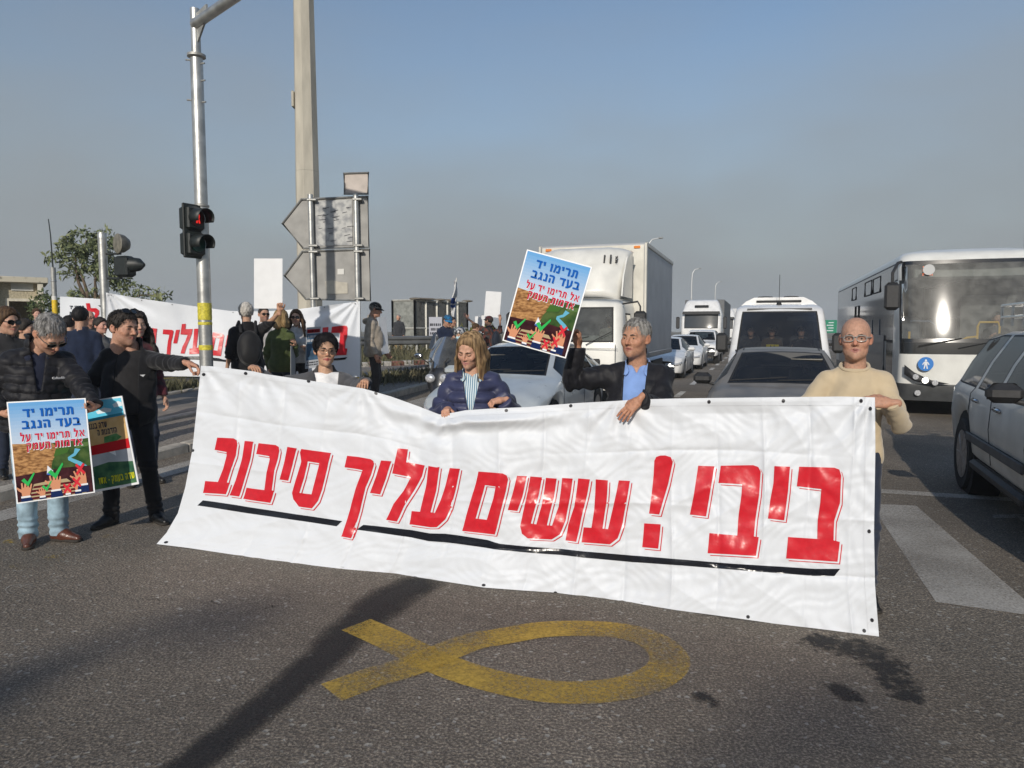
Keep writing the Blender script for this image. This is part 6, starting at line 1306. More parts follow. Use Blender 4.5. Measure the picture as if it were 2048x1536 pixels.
for lab, x, y, kw in (('driver in dark jumper at the wheel of the white minibus', 2.42, -.5, dict(top=dict(m=BLK_COT, inf=.02), hair=dict(kind='short', m=DARK_H), arms={-1: dict(at=(-.2, -.40, 1.27)), 1: dict(at=(.2, -.40, 1.27))})),
                      ('front passenger in brown jacket in the middle of the minibus', 2.42, .12, dict(top=dict(m=cloth('brown_jacket', (.10, .07, .05)), inf=.03), hair=dict(kind='short', m=DARK_H))), ('front passenger in dark coat by the minibus side window', 2.42, .58, dict(top=dict(m=cloth('dark_coat', (.03, .03, .035)), inf=.03), hair=dict(kind='short', m=DARK_H)))):
    seated(lab, veh_world(r_, x, y, .98), FACE_CAM, 1.68, skin=(.40, .24, .16), **kw)
# ---- white coach at the right
r_ = place('bus', 'white and grey bus with sun glare on its windscreen at right', 'bus', 15.0, 3.72)
zs = [.32, .45, .60, .64, .9, 1.12, 1.20, 1.36, 1.42, 1.7, 2.0, 2.3, 2.6, 2.85, 2.96, 3.02, 3.07, 3.12, 3.16, 3.19, 3.205]
xf = ip([(.3, .10), (.62, .03), (.66, .05), (1.2, .0), (1.36, .02), (1.5, .04), (2.96, .34), (3.04, .40), (3.12, .52), (3.2, .9)]); wfz = ip([(.3, 1.23), (2.9, 1.25), (3.05, 1.22), (3.12, 1.16), (3.17, 1.05), (3.205, .85)])
sx_ = [.9, 1.35, 1.7, 2.5, 2.6, 3.9, 4.0, 5.3, 5.4, 6.7, 6.8, 8.1, 8.2, 9.5, 9.6, 10.9]
def cl_bus(reg, z, x, y, sd):
    if reg == 'front' or (reg == 'corner' and x < .55 and y < 1.22):
        if 1.42 < z < 2.96: return ('windscreen', 0)
        if 1.20 < z < 1.42: return ('wiper_panel', 0)
        if z < .64: return ('bumper', 0)
    if reg == 'side' and 1.55 < z < 2.96 and x > .7: return ('side_glazing', sd)
    if reg == 'side' and z < 1.55 and .9 < x < 1.7 and sd > 0: return ('door', sd)
    if reg in ('side', 'corner') and z < .64: return ('skirt', sd)
PM_BUS = paint('bus_white', (.70, .70, .66), .06, .35); M_BSIDE = mat('bus_side_grey', (.20, .21, .22), .35, coat=.4, var=.1); M_BUMP = mat('bumper_grey', (.045, .048, .05), .45, coat=.2, var=.15)
V, wins, ob = sliced(r_, zs, xf, wfz, 12.0, .22, .10, sx_, cl_bus, PM_BUS)
for k, q in wins.items():
    if k[0] == 'windscreen': glass_piece(k[0], q, V, r_, G_BUS, .07, mat('gloss_black', (.008, .008, .008), .12, coat=.5))
    elif k[0] in ('side_glazing', 'door'): glass_piece(k[0], q, V, r_, mat('dark_side_glass', (.028, .030, .034), .08, coat=.6, var=.1), .03, M_TRIM)
    else: glass_piece(k[0], q, V, r_, M_BUMP if k[0] != 'wiper_panel' else mat('gloss_black', (.008, .008, .008), .12, coat=.5), .004, M_TRIM)
mb = MB(); mb.box((6.4, 1.256, 1.10), (9.0, .012, .88)); mb.build('lower_side_panel', M_BSIDE, r_); mb = MB(); mb.box((6.4, -1.256, 1.10), (9.0, .012, .88)); mb.build('lower_side_panel', M_BSIDE, r_)
for a, b in ((2.7, 3.8), (4.05, 5.2), (7.0, 7.9)):
    mb = MB(); mb.tube([(a, 1.258, 2.50), (b, 1.258, 2.50), (b, 1.250, 2.84), (a, 1.250, 2.84)], .014, 6, closed=True); mb.build('window_frame', M_RUB, r_)
mb = MB(); mb.tube([(6.3, 1.258, 1.25), (6.3, 1.258, 2.3), (7.0, 1.258, 2.3), (7.0, 1.258, 1.25)], .014, 6); mb.build('middle_door_frame', M_RUB, r_)
# inside the bus: floor, dashboard, destination box, yellow rails, seats, driver's partition
mb = MB(); mb.box((6, 0, .75), (11, 2.3, .06)); mb.build('floor', M_UNDER, r_); mb = MB(); mb.box((.62, -.35, 1.28), (.7, 1.6, .22), bev=.06); mb.build('dashboard', M_DARKIN, r_)
mb = MB(); mb.box((.75, .0, 2.78), (.35, 1.95, .32), bev=.04); db = mb.build('destination_box', mat('destination_grey', (.26, .27, .26), .5), r_)
mb = MB()
for i in range(4):
    for j in range(7):
        if (i * 7 + j * 5) % 3 != 1: mb.box((.572, .82 - .035 * i - .05 * (i > 1), 2.70 + .026 * j), (.006, .012, .012))
mb.build('led_dots', mat('led_amber', (.6, .1, .03), .4, emit=(1, .18, .05), estr=3), db)
YR = mat('yellow_rail', (.75, .45, .03), .35, coat=.3)
for pts in ([(.95, -.22, .8), (.95, -.22, 1.72), (.95, -.25, 1.80), (.95, -.55, 1.80), (.95, -.58, 1.72), (.95, -.58, 1.1)], [(.75, .28, 1.34), (.85, -.02, 1.50), (.95, -.20, 1.52)], [(.75, .98, 1.3), (.75, .98, 1.62)]): mb = MB(); mb.tube(pts, .022, 8); mb.build('handrail', YR, r_)
mb = MB(); mb.tube([(.9, .95, 1.82), (.9, .60, 1.82), (.9, .52, 1.74), (.9, .45, 1.3)], .02, 8); mb.build('handrail', M_CHROME, r_)
for k in range(5):
    for y in (-.85, .85):
        if k == 0 and y < 0: continue
        mb = MB(); mb.box((2.6 + k * 1.1, y, 1.55), (.14, .8, .8), ry=.15, bev=.06); mb.build('seat', mat('bus_seat', (.06, .07, .09), .85), r_)
mb = MB(); mb.box((1.75, -.65, 1.6), (.03, 1.1, 1.5)); mb.build('driver_partition', mat('partition', (.10, .10, .10), .6), r_); mb = MB(); mb.box((5.5, 0, 2.98), (9.5, 2.2, .03)); mb.build('ceiling', mat('bus_ceiling', (.35, .35, .33), .8), r_)
mb = MB(); mb.box((10.9, 0, 1.9), (.05, 2.3, 2.2)); mb.build('rear_wall', M_DARKIN, r_)
mb = MB(); mb.lathe([(.21, -.015), (.23, 0), (.21, .015), (.195, 0), (.21, -.015)], (.98, -.66, 1.46), 'x', 20, M=Matrix.Rotation(-.9, 3, 'Y')); mb.build('steering_wheel', M_TRIM, r_)
seated('bus driver in dark clothes seated behind the bus windscreen', veh_world(r_, 1.42, -.66, 1.22), FACE_CAM, 1.72, skin=(.40, .23, .15), top=dict(m=BLK_COT, inf=.02), hair=dict(kind='short', m=DARK_H), arms={-1: dict(at=(-.2, -.36, 1.25)), 1: dict(at=(.2, -.36, 1.25))})
wipers(r_, [((-.03, .30, 1.32), (.03, -.75, 1.56)), ((-.03, .95, 1.36), (.02, .25, 1.50)), ((-.02, -.2, 1.40), (.0, -1.1, 1.52))])
for sd in (1, -1):
    pl = [(.075, sd * .42, .66), (.07, sd * .72, .72), (.085, sd * 1.0, .86), (.14, sd * 1.16, 1.0), (.14, sd * 1.16, .82), (.085, sd * 1.0, .70), (.07, sd * .72, .645)]
    mb = MB(); mb.add([(x - .085, y, z) for x, y, z in pl], [tuple(range(7)) if sd < 0 else tuple(range(6, -1, -1))]); hp_ = mb.build('headlight_panel', M_TRIM, r_); so = hp_.modifiers.new('t', 'SOLIDIFY'); so.thickness = .03
    for y, z, lit in ((.98, .78, 0), (.82, .715, 1), (.66, .675, 0)): mb = MB(); mb.lathe([(.05, -.02), (.055, 0), (.05, .012)], (-.03, sd * y, z), 'x', 14); mb.build('lamp', M_LAMPON if lit else M_LAMP, hp_)
    mb = MB(); mb.lathe([(.05, -.01), (.055, 0), (.05, .01)], (.06, sd * .92, .47), 'x', 14); mb.build('fog_light', M_LAMP, r_)
    mb = MB(); mb.box((.02, sd * 1.42, 2.28), (.14, .26, .52), bev=.06); mb.tube([(.05, sd * 1.42, 2.5), (.05, sd * 1.42, 2.72), (.30, sd * 1.30, 2.92), (.45, sd * 1.22, 2.95)], .028, 8); mb.build('wing_mirror', M_TRIM, r_)
    for xw in (2.15, 8.9): wheel(r_, xw, sd * 1.12, .48, .28, sd, mat('steel_rim', (.30, .30, .31), .5, .6, var=.2), 8)
mb = MB(); mb.lathe([(.0, -.0), (.13, 0), (.13, .008), (.0, .008)], (-.012, .82, 1.02), 'x', 24); bd = mb.build('walking_sticker', mat('sticker_blue', (.01, .16, .50), .5), r_)
mb = MB(); mb.ell((-.018, .82, 1.085), (.004, .02, .02), 10, 6); mb.box((-.018, .82, 1.03), (.006, .05, .07)); mb.box((-.018, .84, .965), (.006, .02, .07), rx=.2); mb.box((-.018, .80, .965), (.006, .02, .07), rx=-.2); mb.box((-.018, .86, 1.03), (.006, .016, .06), rx=.5); mb.box((-.018, .78, 1.03), (.006, .016, .06), rx=-.5); mb.build('walking_figure', M_WHP, bd)
FR = Matrix(((0, 0, -1, 0), (-1, 0, 0, 0), (0, 1, 0, 0), (0, 0, 0, 1)))       # lettering on a front face, seen from the road
latin('bus_lettering', 'MCV', .12, M_WHP, r_, Matrix.Translation((-.004, -.42, 1.31)) @ FR)
mb = MB(); mb.lathe([(.0, -.004), (.10, -.004), (.10, 0), (.0, 0)], (.28, .78, 2.78), 'x', 20); st_ = mb.build('round_sticker', mat('sticker_grey', (.45, .46, .46), .5), r_)
plate(r_, .06, 0, .50)
mb = MB(); mb.tube([(.9, -.9, 3.2), (1.1, -.95, 3.55)], .008, 6); mb.build('aerial', M_RUB, r_)
# ---- box lorry
r_ = place('box_lorry', 'white box lorry with wind deflector marked 11 ton', 'lorry', 14.1, -3.66)
PM_CAB = paint('cab_cream', (.70, .69, .64), .07, .38); M_BOX = mat('box_panel', (.40, .41, .42), .5, var=.08, scale=2, bump=.05, bscale=40); M_BOXF = mat('box_front', (.62, .60, .53), .5, var=.12, scale=3)
zs = [.42, .55, .7, .85, 1.0, 1.2, 1.36, 1.40, 1.6, 1.8, 2.0, 2.12, 2.17, 2.24, 2.30, 2.34]; xf = ip([(.42, .06), (.8, 0), (1.36, .06), (2.15, .28), (2.25, .34), (2.34, .6)]); wfz = ip([(.42, 1.0), (1.2, 1.04), (2.15, .98), (2.28, .93), (2.34, .75)])
def cl_cab(reg, z, x, y, sd):
    if reg == 'front' and 1.38 < z < 2.14: return ('windscreen', 0)
    if reg == 'side' and 1.38 < z < 2.02 and .62 < x < 1.25: return ('side_window', sd)
    if reg == 'front' and z < .60: return ('bumper', 0)
V, wins, ob = sliced(r_, zs, xf, wfz, 1.75, .18, .10, [.62, .8, 1.0, 1.25, 1.5], cl_cab, PM_CAB)
for k, q in wins.items(): glass_piece(k[0], q, V, r_, glass_mat('lorry_glass', (.55, .60, .58), dirt=.14, dcol=(.45, .47, .45)) if k[0] == 'windscreen' else (G_CAR if k[0] == 'side_window' else PM_CAB), .035 if k[0] != 'bumper' else .004)
mb = MB(); mb.box((.85, 0, 1.26), (.7, 1.8, .2), bev=.05); mb.build('dashboard', mat('cab_dash', (.10, .10, .10), .7), r_); mb = MB(); mb.box((1.6, 0, 1.5), (.04, 1.8, 1.4)); mb.build('cab_rear_wall', mat('cab_grey', (.24, .25, .25), .8), r_)
for y in (-.55, .5): mb = MB(); mb.box((1.4, y, 1.45), (.14, .5, .7), bev=.06); mb.box((1.42, y, 1.9), (.1, .26, .18), bev=.04); mb.build('seat', M_SEAT, r_)
# wind deflector: a moulded hood on the cab roof
def defl(U, Vv):
    a = (U - .5) * 2; t = Vv; w1 = .86 + .16 * t; x = .42 + 1.0 * t - .28 * np.sin(t * math.pi / 2) + .20 * np.abs(a) ** 3.0 * (1 - .2 * t); z = 2.33 + 1.06 * np.sin(t * math.pi / 2 * .96) ** .9 - .10 * np.abs(a) ** 5; z = z + .05 * np.exp(-((np.abs(a) - .55) / .14) ** 2) * np.sin(t * math.pi); return np.stack([x, a * w1, z], 1)
v, f_ = grid_mesh(defl, 25, 14); d_ = mesh_obj('wind_deflector', v, f_, PM_CAB, r_); so = d_.modifiers.new('t', 'SOLIDIFY'); so.thickness = .03
for sd in (-1, 1):
    pl = [(.44, 2.34), (.60, 2.75), (1.0, 3.2), (1.38, 3.36), (1.62, 3.36), (1.62, 2.34)]; mb = MB(); mb.prism(pl, sd * .96, sd * .93, lambda p, q, d: (p, d, q)); mb.build('deflector_side', PM_CAB, r_, auto=20)
SD = Matrix(((0, 0, -1, 0), (-1, 0, 0, 0), (0, 1, 0, 0), (0, 0, 0, 1)))
tm = mat('sticker_black', (.02, .02, .02), .5); fx = defl(np.array([.12]), np.array([.55]))[0]
Mt = Matrix.Translation((fx[0] - .13, fx[1] + .13, fx[2])) @ Matrix.Rotation(.35, 4, 'Y') @ FR
latin('weight_mark', '11', .26, tm, d_, Mt, .02); latin('weight_mark', 'TON', .07, tm, d_, Matrix.Translation((fx[0] - .10, fx[1] - .05, fx[2])) @ Matrix.Rotation(.35, 4, 'Y') @ FR @ Matrix.Rotation(-math.pi / 2, 4, 'Z'), .02)
BX0, BX1, BH0, BH1, BW = 1.85, 6.75, 1.02, 3.58, 1.22
mb = MB(); mb.box(((BX0 + BX1) / 2, 0, (BH0 + BH1) / 2), (BX1 - BX0, BW * 2, BH1 - BH0), bev=.03); bx_ = mb.build('cargo_box', M_BOX, r_)
mb = MB(); mb.box((BX0 - .012, 0, (BH0 + BH1) / 2), (.03, BW * 2 - .1, BH1 - BH0 - .1)); mb.build('front_wall', M_BOXF, bx_)
for sd in (-1, 1):
    mb = MB(); mb.box((BX0 + .0, sd * BW, (BH0 + BH1) / 2), (.16, .05, BH1 - BH0), bev=.02); mb.build('corner_post', M_BOXF, bx_); mb = MB(); mb.box(((BX0 + BX1) / 2, sd * BW, BH1 - .04), (BX1 - BX0, .05, .11), bev=.02); mb.build('top_rail', M_BOXF, bx_); mb = MB(); mb.box(((BX0 + BX1) / 2, sd * BW, BH0 + .06), (BX1 - BX0, .05, .13), bev=.02); mb.build('bottom_rail', mat('rail_grey', (.30, .30, .30), .5, var=.15), bx_)
    mb = MB(); mb.box((BX0 - .03, sd * 1.02, BH1 - .10), (.04, .14, .06), bev=.01); mb.build('marker_light', M_AMBER, bx_)
    mb = MB(); mb.box(((BX0 + BX1) / 2 + .4, sd * 1.1, .72), (1.9, .05, .35), bev=.02); mb.build('side_guard', M_TRIM, r_)
    mb = MB(); mb.box((.25, sd * 1.36, 1.78), (.12, .25, .50), bev=.05); mb.tube([(.35, sd * .98, 2.18), (.28, sd * 1.30, 2.22), (.25, sd * 1.36, 2.12), (.25, sd * 1.36, 1.95)], .018, 8); mb.build('wing_mirror', M_TRIM, r_)
    mb = MB(); mb.box((.04, sd * .78, .82), (.07, .30, .17), bev=.03); mb.build('headlight', M_LAMP, r_); mb = MB(); mb.box((.02, sd * .80, .52), (.07, .24, .10), bev=.02); mb.build('fog_light', M_LAMP, r_)
    for xw in (.95, 5.2): wheel(r_, xw, sd * .98, .42, .26, sd, mat('steel_rim', (.30, .30, .31), .5, .6), 6)
mb = MB(); mb.box((3.8, 0, .82), (6.0, .8, .22)); mb.build('chassis', M_UNDER, r_); mb = MB(); mb.box((-.012, 0, 1.02), (.03, 1.2, .10), bev=.02); mb.build('grille', M_TRIM, r_); plate(r_, .0, 0, .62)
mb = MB()
for y in (-.9, .9): mb.tube([(0.03 + .01, y, .7), (.05, y, 1.36)], .006, 5)
mb.tube([(.03, -.95, 1.27), (-.012, 0, 1.27), (.03, .95, 1.27)], .006, 5); mb.build('panel_gap', M_RUB, r_)
wipers(r_, [((.02, .35, 1.36), (.10, -.35, 1.52)), ((.02, -.3, 1.35), (.10, -.82, 1.62))])
seated('lorry driver dimly seen behind the windscreen of the box lorry', veh_world(r_, 1.2, -.55, 1.22), FACE_CAM, 1.70, skin=(.42, .25, .17), top=dict(m=GREY_KN, inf=.02), hair=dict(kind='short', m=DARK_H))
# ---- further cars in the left lane, and lorries far behind
def follow(label, name, u, v, spec, pm, kind='led'):
    r_ = place(name, label, 'car', u, v, group='white cars queuing behind the lorry'); lofted_car(r_, spec, pm); hatch_face(r_, spec, pm, kind); return r_
SED2 = dict(SALOON); SED2.update(glass=G_CAR, lit=True, mm=PM_WHITE, hz=.0); SED2.pop('sunroof'); follow('nearest white car in the queue, low bonnet and lit headlight', 'saloon_car', 24.2, -3.35, SED2, PM_WHITE)
HAT2 = dict(HATCH); follow('middle white car of the three queuing behind the box lorry', 'hatchback_car', 30.2, -3.2, HAT2, PM_WHITE, 'chrome')
SUV2 = dict(JEEP); SUV2.update(glass=G_CAR, lit=True, mm=PM_WHITE, hm=PM_WHITE); follow('farthest white car, tall, in front of the tractor lorry', 'suv_car', 35.6, -2.85, SUV2, PM_WHITE)
def tractor(label, u, v, side):
    r_ = place('tractor_lorry', label, 'lorry', u, v, group='lorries far down the queue'); zs = [.4, .7, 1.0, 1.25, 1.5, 1.75, 1.8, 2.1, 2.4, 2.62, 2.68, 2.9, 3.1, 3.3, 3.45, 3.55]; xf = ip([(.4, .05), (1.7, .0), (1.8, .02), (2.65, .22), (2.7, .24), (3.5, .85), (3.55, 1.1)]); wfz = ip([(.4, 1.2), (2.6, 1.22), (2.9, 1.15), (3.4, 1.0), (3.55, .85)])
    def cl(reg, z, x, y, sd):
        if reg == 'front' and 1.76 < z < 2.63: return ('windscreen', 0)
        if reg == 'front' and z < .95: return ('lower_grille', 0)
        if reg == 'side' and 1.76 < z < 2.4 and .7 < x < 1.3: return ('side_window', sd)
    V, wins, ob = sliced(r_, zs, xf, wfz, 2.2, .2, .1, [.7, 1.0, 1.3, 1.7], cl, PM_WHITE)
    for k, q in wins.items(): glass_piece(k[0], q, V, r_, M_TRIM if k[0] == 'lower_grille' else mat('dim_windscreen', (.03, .034, .036), .07, coat=.5), .05)
    mb = MB(); mb.prism([(-1.15, 2.62), (1.15, 2.62), (1.1, 2.80), (-1.1, 2.80)], .02, .14, lambda p, q, d: (d, p, q)); mb.build('sun_shield', M_TRIM, r_); mb = MB(); mb.box((.42, 0, 3.12), (.10, .85, .16), ry=-.6, bev=.04); mb.build('roof_intake', M_RUB, r_)
    for sd in (-1, 1):
        mb = MB(); mb.box((.25, sd * 1.42, 2.1), (.12, .22, .75), bev=.05); mb.build('wing_mirror', M_TRIM, r_); mb = MB(); mb.box((.0, sd * .95, .75), (.06, .35, .2), bev=.04); mb.build('headlight', M_LAMP, r_)
        for xw in (1.2, 4.6, 5.9, 10.5): wheel(r_, xw, sd * 1.08, .5, .3, sd, M_RIM, 6)
    mb = MB(); mb.box((7.6, 0, 2.35), (9.6, 2.5, 2.55), bev=.03); mb.build('trailer', side, r_); mb = MB(); mb.box((6, 0, .85), (10, .9, .3)); mb.build('chassis', M_UNDER, r_); plate(r_, -.03, 0, .62); return r_
tractor('white tractor lorry with dark trailer behind the queuing cars', 45.5, -3.55, mat('curtain_grey', (.12, .125, .13), .6, var=.1)); tractor('second, more distant lorry half hidden by the white minibus', 66, -3.4, mat('trailer_white', (.55, .56, .57), .5))
# ================================================================ street furniture, signs, plants
M_GALV = mat('galvanised', (.48, .48, .46), .42, .75, var=.18, scale=7, bump=.15, bscale=30); M_GALV2 = mat('dull_steel', (.36, .36, .34), .55, .5, var=.2, scale=9); M_CONC = mat('mast_concrete', (.44, .41, .34), .9, var=.14, scale=5, stretch=(1, 1, .25), bump=.3, bscale=60); M_ALU = mat('sign_aluminium', (.27, .265, .25), .6, .15, var=.16, scale=4); M_ALUD = mat('sign_frame', (.26, .26, .245), .5, .4, var=.2, scale=12)
M_BLKH = mat('signal_black', (.014, .018, .017), .5, var=.2, scale=20); M_YTAPE = mat('yellow_tape', (.60, .52, .05), .5, var=.25, scale=40); M_YPAINT = mat('yellow_band', (.68, .46, .02), .55, var=.2, scale=20); M_WPAINT = mat('white_band', (.62, .61, .57), .6)
def gnd(X, Y, dz=0.0): return float(gz(X, Y)) + dz
# ---- pedestrian signal on its tall mast
Yp = 9.3; bx, by, _ = P(412, 700, Yp); z0 = gnd(bx, by, .08); zj = P(400, 112, Yp)[2]; zt = P(400, 18, Yp)[2]; bz = lambda py: P(405, py, Yp)[2]
r_ = empty('traffic_signal_mast', (bx, by, z0), 0, 'tall galvanised traffic signal mast with red pedestrian light', 'traffic light')
mb = MB(); mb.cyl((0, 0, 0), (0, 0, bz(415) - z0), .084, n=20); mb.cyl((0, 0, bz(415) - z0), (0, 0, zj - z0), .080, .076, 20); mb.build('pole', M_GALV, r_)
mb = MB(); mb.lathe([(.08, zj - z0 - .03), (.112, zj - z0 - .015), (.112, zj - z0 + .015), (.06, zj - z0 + .03)], n=20); mb.build('collar', M_GALV2, r_); mb = MB(); mb.lathe([(.085, bz(412) - z0 - .02), (.098, bz(412) - z0 - .01), (.098, bz(412) - z0 + .01), (.08, bz(412) - z0 + .02)], n=20); mb.build('collar', M_GALV2, r_)
mb = MB(); mb.cyl((0, 0, zj - z0), (0, 0, zt - z0), .058, n=16); mb.build('upper_tube', M_GALV, r_)
za = P(405, 50, Yp)[2] - z0; mb = MB(); mb.tube([(0, -.02, za), (.9, -.74, za + .08), (4.4, -3.5, za + .55)], [.064, .062, .05], 14); mb.build('arm', M_GALV, r_)
d_ = Vector((.9, -.74, 0)).normalized(); mb = MB(); mb.prism([(0, -.28), (0, .12), (.30, .17), (.30, .02)], -.012, .012, lambda p, q, d: (d_.x * p - d_.y * d, d_.y * p + d_.x * d, za + q)); mb.build('gusset', M_GALV2, r_, smooth=False)
for pz, sd in ((122, -1), (129, 1), (163, 1), (202, -1), (206, 1)):
    mb = MB(); z = bz(pz) - z0; mb.cyl((sd * .07, -.03, z), (sd * .12, -.045, z), .011, n=8); mb.build('bolt', M_GALV2, r_)
for a, b in ((606, 640), (644, 650), (690, 700)):
    mb = MB(); z1, z2 = bz(a) - z0, bz(b) - z0; n_ = 6 if a == 606 else 2; mb.lathe([(.0862 + .002 * (k % 2), z1 + (z2 - z1) * k / n_) for k in range(n_ + 1)][::-1], n=20); mb.build('tape_wrap', M_YTAPE, r_)
ph = empty('signal_head', (-.015, -.17, (bz(466) - z0))); ph.parent = r_; ph.rotation_euler = (0, 0, R(58))
mb = MB(); mb.box((0, .06, .16), (.24, .20, .30), bev=.03); mb.box((0, .06, -.16), (.24, .20, .30), bev=.03); mb.box((0, .03, 0), (.30, .03, .68), bev=.012); mb.build('housing', M_BLKH, ph)
FIG = [(-.012, .058), (.012, .058), (.02, .02), (.014, -.01), (.024, -.06), (.008, -.06), (0, -.02), (-.008, -.06), (-.024, -.06), (-.014, -.01), (-.02, .02)]
for zc, red in ((.16, True), (-.16, False)):
    mb = MB(); mb.lathe([(.10, -.065), (.102, -.05), (.10, -.045)][::-1], (0, 0, zc), 'y', 20); l_ = mb.build('lens', mat('lens_dark_red', (.05, .006, .006), .3) if red else mat('lens_dark_green', (.005, .05, .035), .3), ph)
    if red:
        mb = MB(); mb.prism(FIG, -.070, -.068, lambda p, q, d: (p * 1.25, d, zc + q * 1.1)); mb.ell((0, -.069, zc + .082), (.016, .004, .016), 10, 6); mb.build('standing_figure', mat('lit_red', (.8, .02, .02), .4, emit=(1, .03, .02), estr=.8), l_)
    vs = []; fs = []; n_ = 14
    for k in range(n_ + 1):
        a = R(-25) + (math.pi + R(50)) * k / n_; vs += [(.115 * math.cos(a), -.05, zc + .115 * math.sin(a)), (.108 * math.cos(a), -.26 + .02 * (1 - math.sin(a)), zc - .01 + .108 * math.sin(a))]
    fs = [(2 * k, 2 * k + 1, 2 * k + 3, 2 * k + 2) for k in range(n_)]; mb = MB(); mb.add(vs, fs); v_ = mb.build('visor', M_BLKH, ph); so = v_.modifiers.new('t', 'SOLIDIFY'); so.thickness = .006
# ---- second signal post, its head seen from behind
Yq = 12.4; bx, by, _ = P(214, 700, Yq); z0 = gnd(bx, by, .1); bz = lambda py, Yq=Yq: P(214, py, Yq)[2] - z0
r_ = empty('traffic_signal_post', (bx, by, z0), 0, 'short grey signal post with lamp seen from behind, near the tree', 'traffic light')
mb = MB(); mb.cyl((0, 0, 0), (0, 0, bz(466)), .07, n=18); mb.lathe([(.074, bz(478)), (.074, bz(470)), (.06, bz(465))][::-1], n=18); mb.build('pole', M_GALV, r_)
mb = MB()
for pz in (508, 557): mb.tube([(0, 0, bz(pz)), (.34, -.05, bz(pz))], .018, 8)
mb.build('bracket', M_BLKH, r_)
mb = MB(); Md = Matrix.Rotation(R(-38), 3, 'Z') @ Matrix.Rotation(R(90), 3, 'X'); mb.lathe([(.02, -.16), (.09, -.13), (.15, -.05), (.165, .03), (.17, .05), (.155, .06)], (.34, -.05, bz(488)), 'z', 24, M=Md); mb.build('round_lamp_back', mat('lamp_back', (.16, .15, .12), .5, var=.3, scale=12), r_)
mb = MB(); mb.box((.40, -.05, bz(534)), (.30, .22, .36), rz=R(-20), bev=.04); hs_ = mb.build('signal_head', M_BLKH, r_); mb = MB(); mb.tube([(.52, -.06, bz(530)), (.66, -.08, bz(530)), (.76, -.10, bz(531))], [.13, .11, .03], 14); mb.build('visor', M_BLKH, hs_)
# ---- pole with yellow bands and thin aerial rod
Yr = 16.0; bx, by, _ = P(114, 700, Yr); z0 = gnd(bx, by, .1); bz = lambda py: P(114, py, Yr)[2] - z0
r_ = empty('banded_pole', (bx, by, z0), 0, 'slim grey pole with yellow foot and thin rod on top', 'pole')
mb = MB(); mb.cyl((0, 0, bz(592)), (0, 0, bz(535)), .052, n=14); mb.build('upper_pole', M_GALV2, r_); mb = MB(); mb.cyl((0, 0, bz(600)), (0, 0, bz(592)), .055, n=14); mb.build('white_band', M_WPAINT, r_); mb = MB(); mb.cyl((0, 0, 0), (0, 0, bz(600)), .057, n=14); mb.build('yellow_foot', M_YPAINT, r_); mb = MB(); mb.tube([(0, 0, bz(540)), (-.02, 0, bz(470)), (-.05, 0, bz(438))], [.016, .012, .01], 6); mb.build('rod', M_BLKH, r_); mb = MB(); mb.lathe([(.06, bz(563)), (.065, bz(562)), (.06, bz(561))], n=14); mb.build('band_clamp', M_GALV, r_)
# ---- chevron road sign from behind, on two posts
Ys = 12.5; bx, by, _ = P(668, 700, Ys); z0 = gnd(bx, by, .1); base = Vector((bx, by, z0))
r_ = empty('road_sign', tuple(base), 0, 'grey backs of two arrow-shaped road signs on two steel posts', 'road sign')
def sp(px, py, dy=0.0): return tuple(Vector(P(px, py, Ys + dy)) - base)
def panel(nm, pts, m, th=.02):
    f = [sp(*q) for q in pts]; b_ = [(x, y + th, z) for x, y, z in f]; n = len(pts); mb = MB(); mb.add(f + b_, [tuple(range(n)), tuple(range(2 * n - 1, n - 1, -1))] + [(i, n + i, n + (i + 1) % n, (i + 1) % n) for i in range(n)]); o = mb.build(nm, m, r_, smooth=False)
    mb = MB(); mb.tube([(x, y - .008, z) for x, y, z in f], .021, 6, closed=True); mb.build('frame', M_ALUD, o); return o
p1_ = panel('upper_arrow_panel', [(565, 447), (603, 399), (736, 393), (738, 494), (607, 497)], M_ALU); p2_ = panel('lower_arrow_panel', [(569, 551), (605, 503), (739, 498.5), (741, 601), (612, 598)], M_ALU); p3_ = panel('small_panel', [(688, 347), (737, 345.5), (736, 388), (689, 388)], mat('pinkish_alu', (.42, .37, .33), .6, .1, var=.12, scale=5))
for nm, pts, m, par in (('peeling_film', [(630, 402), (704, 399), (705, 490), (632, 492)], mat('peeling_film', (.44, .44, .42), .6, col2=(.25, .255, .26), scale=9, aniso_lo=.42, aniso_hi=.6), p1_), ('paper_note', [(675, 538), (688, 537.5), (688, 549), (675, 549)], M_WPAINT, p2_), ('torn_paper', [(650, 562), (664, 560.5), (680, 564), (695, 565), (695.5, 587), (653, 588)], mat('torn_paper', (.46, .43, .36), .8, var=.12, scale=10), p2_)):
    mb = MB(); f = [sp(a, b, -.012) for a, b in pts]; mb.add(f, [tuple(range(len(f)))]); o = mb.build(nm, m, par, smooth=False)
rnd = random.Random(4); mb = MB()
for k in range(22):
    x, y = rnd.uniform(634, 700), rnd.uniform(408, 486); l = rnd.uniform(4, 14); s_ = rnd.uniform(-.3, -.05); mb.add([sp(x, y, -.016), sp(x + l, y + l * s_, -.016), sp(x + l, y + l * s_ + 1.1, -.016), sp(x, y + 1.4, -.016)], [(0, 1, 2, 3)])
sc_ = mb.build('scribble_marks', mat('scribble', (.06, .06, .07), .6), p1_, smooth=False); tag(sc_, kind='stuff')
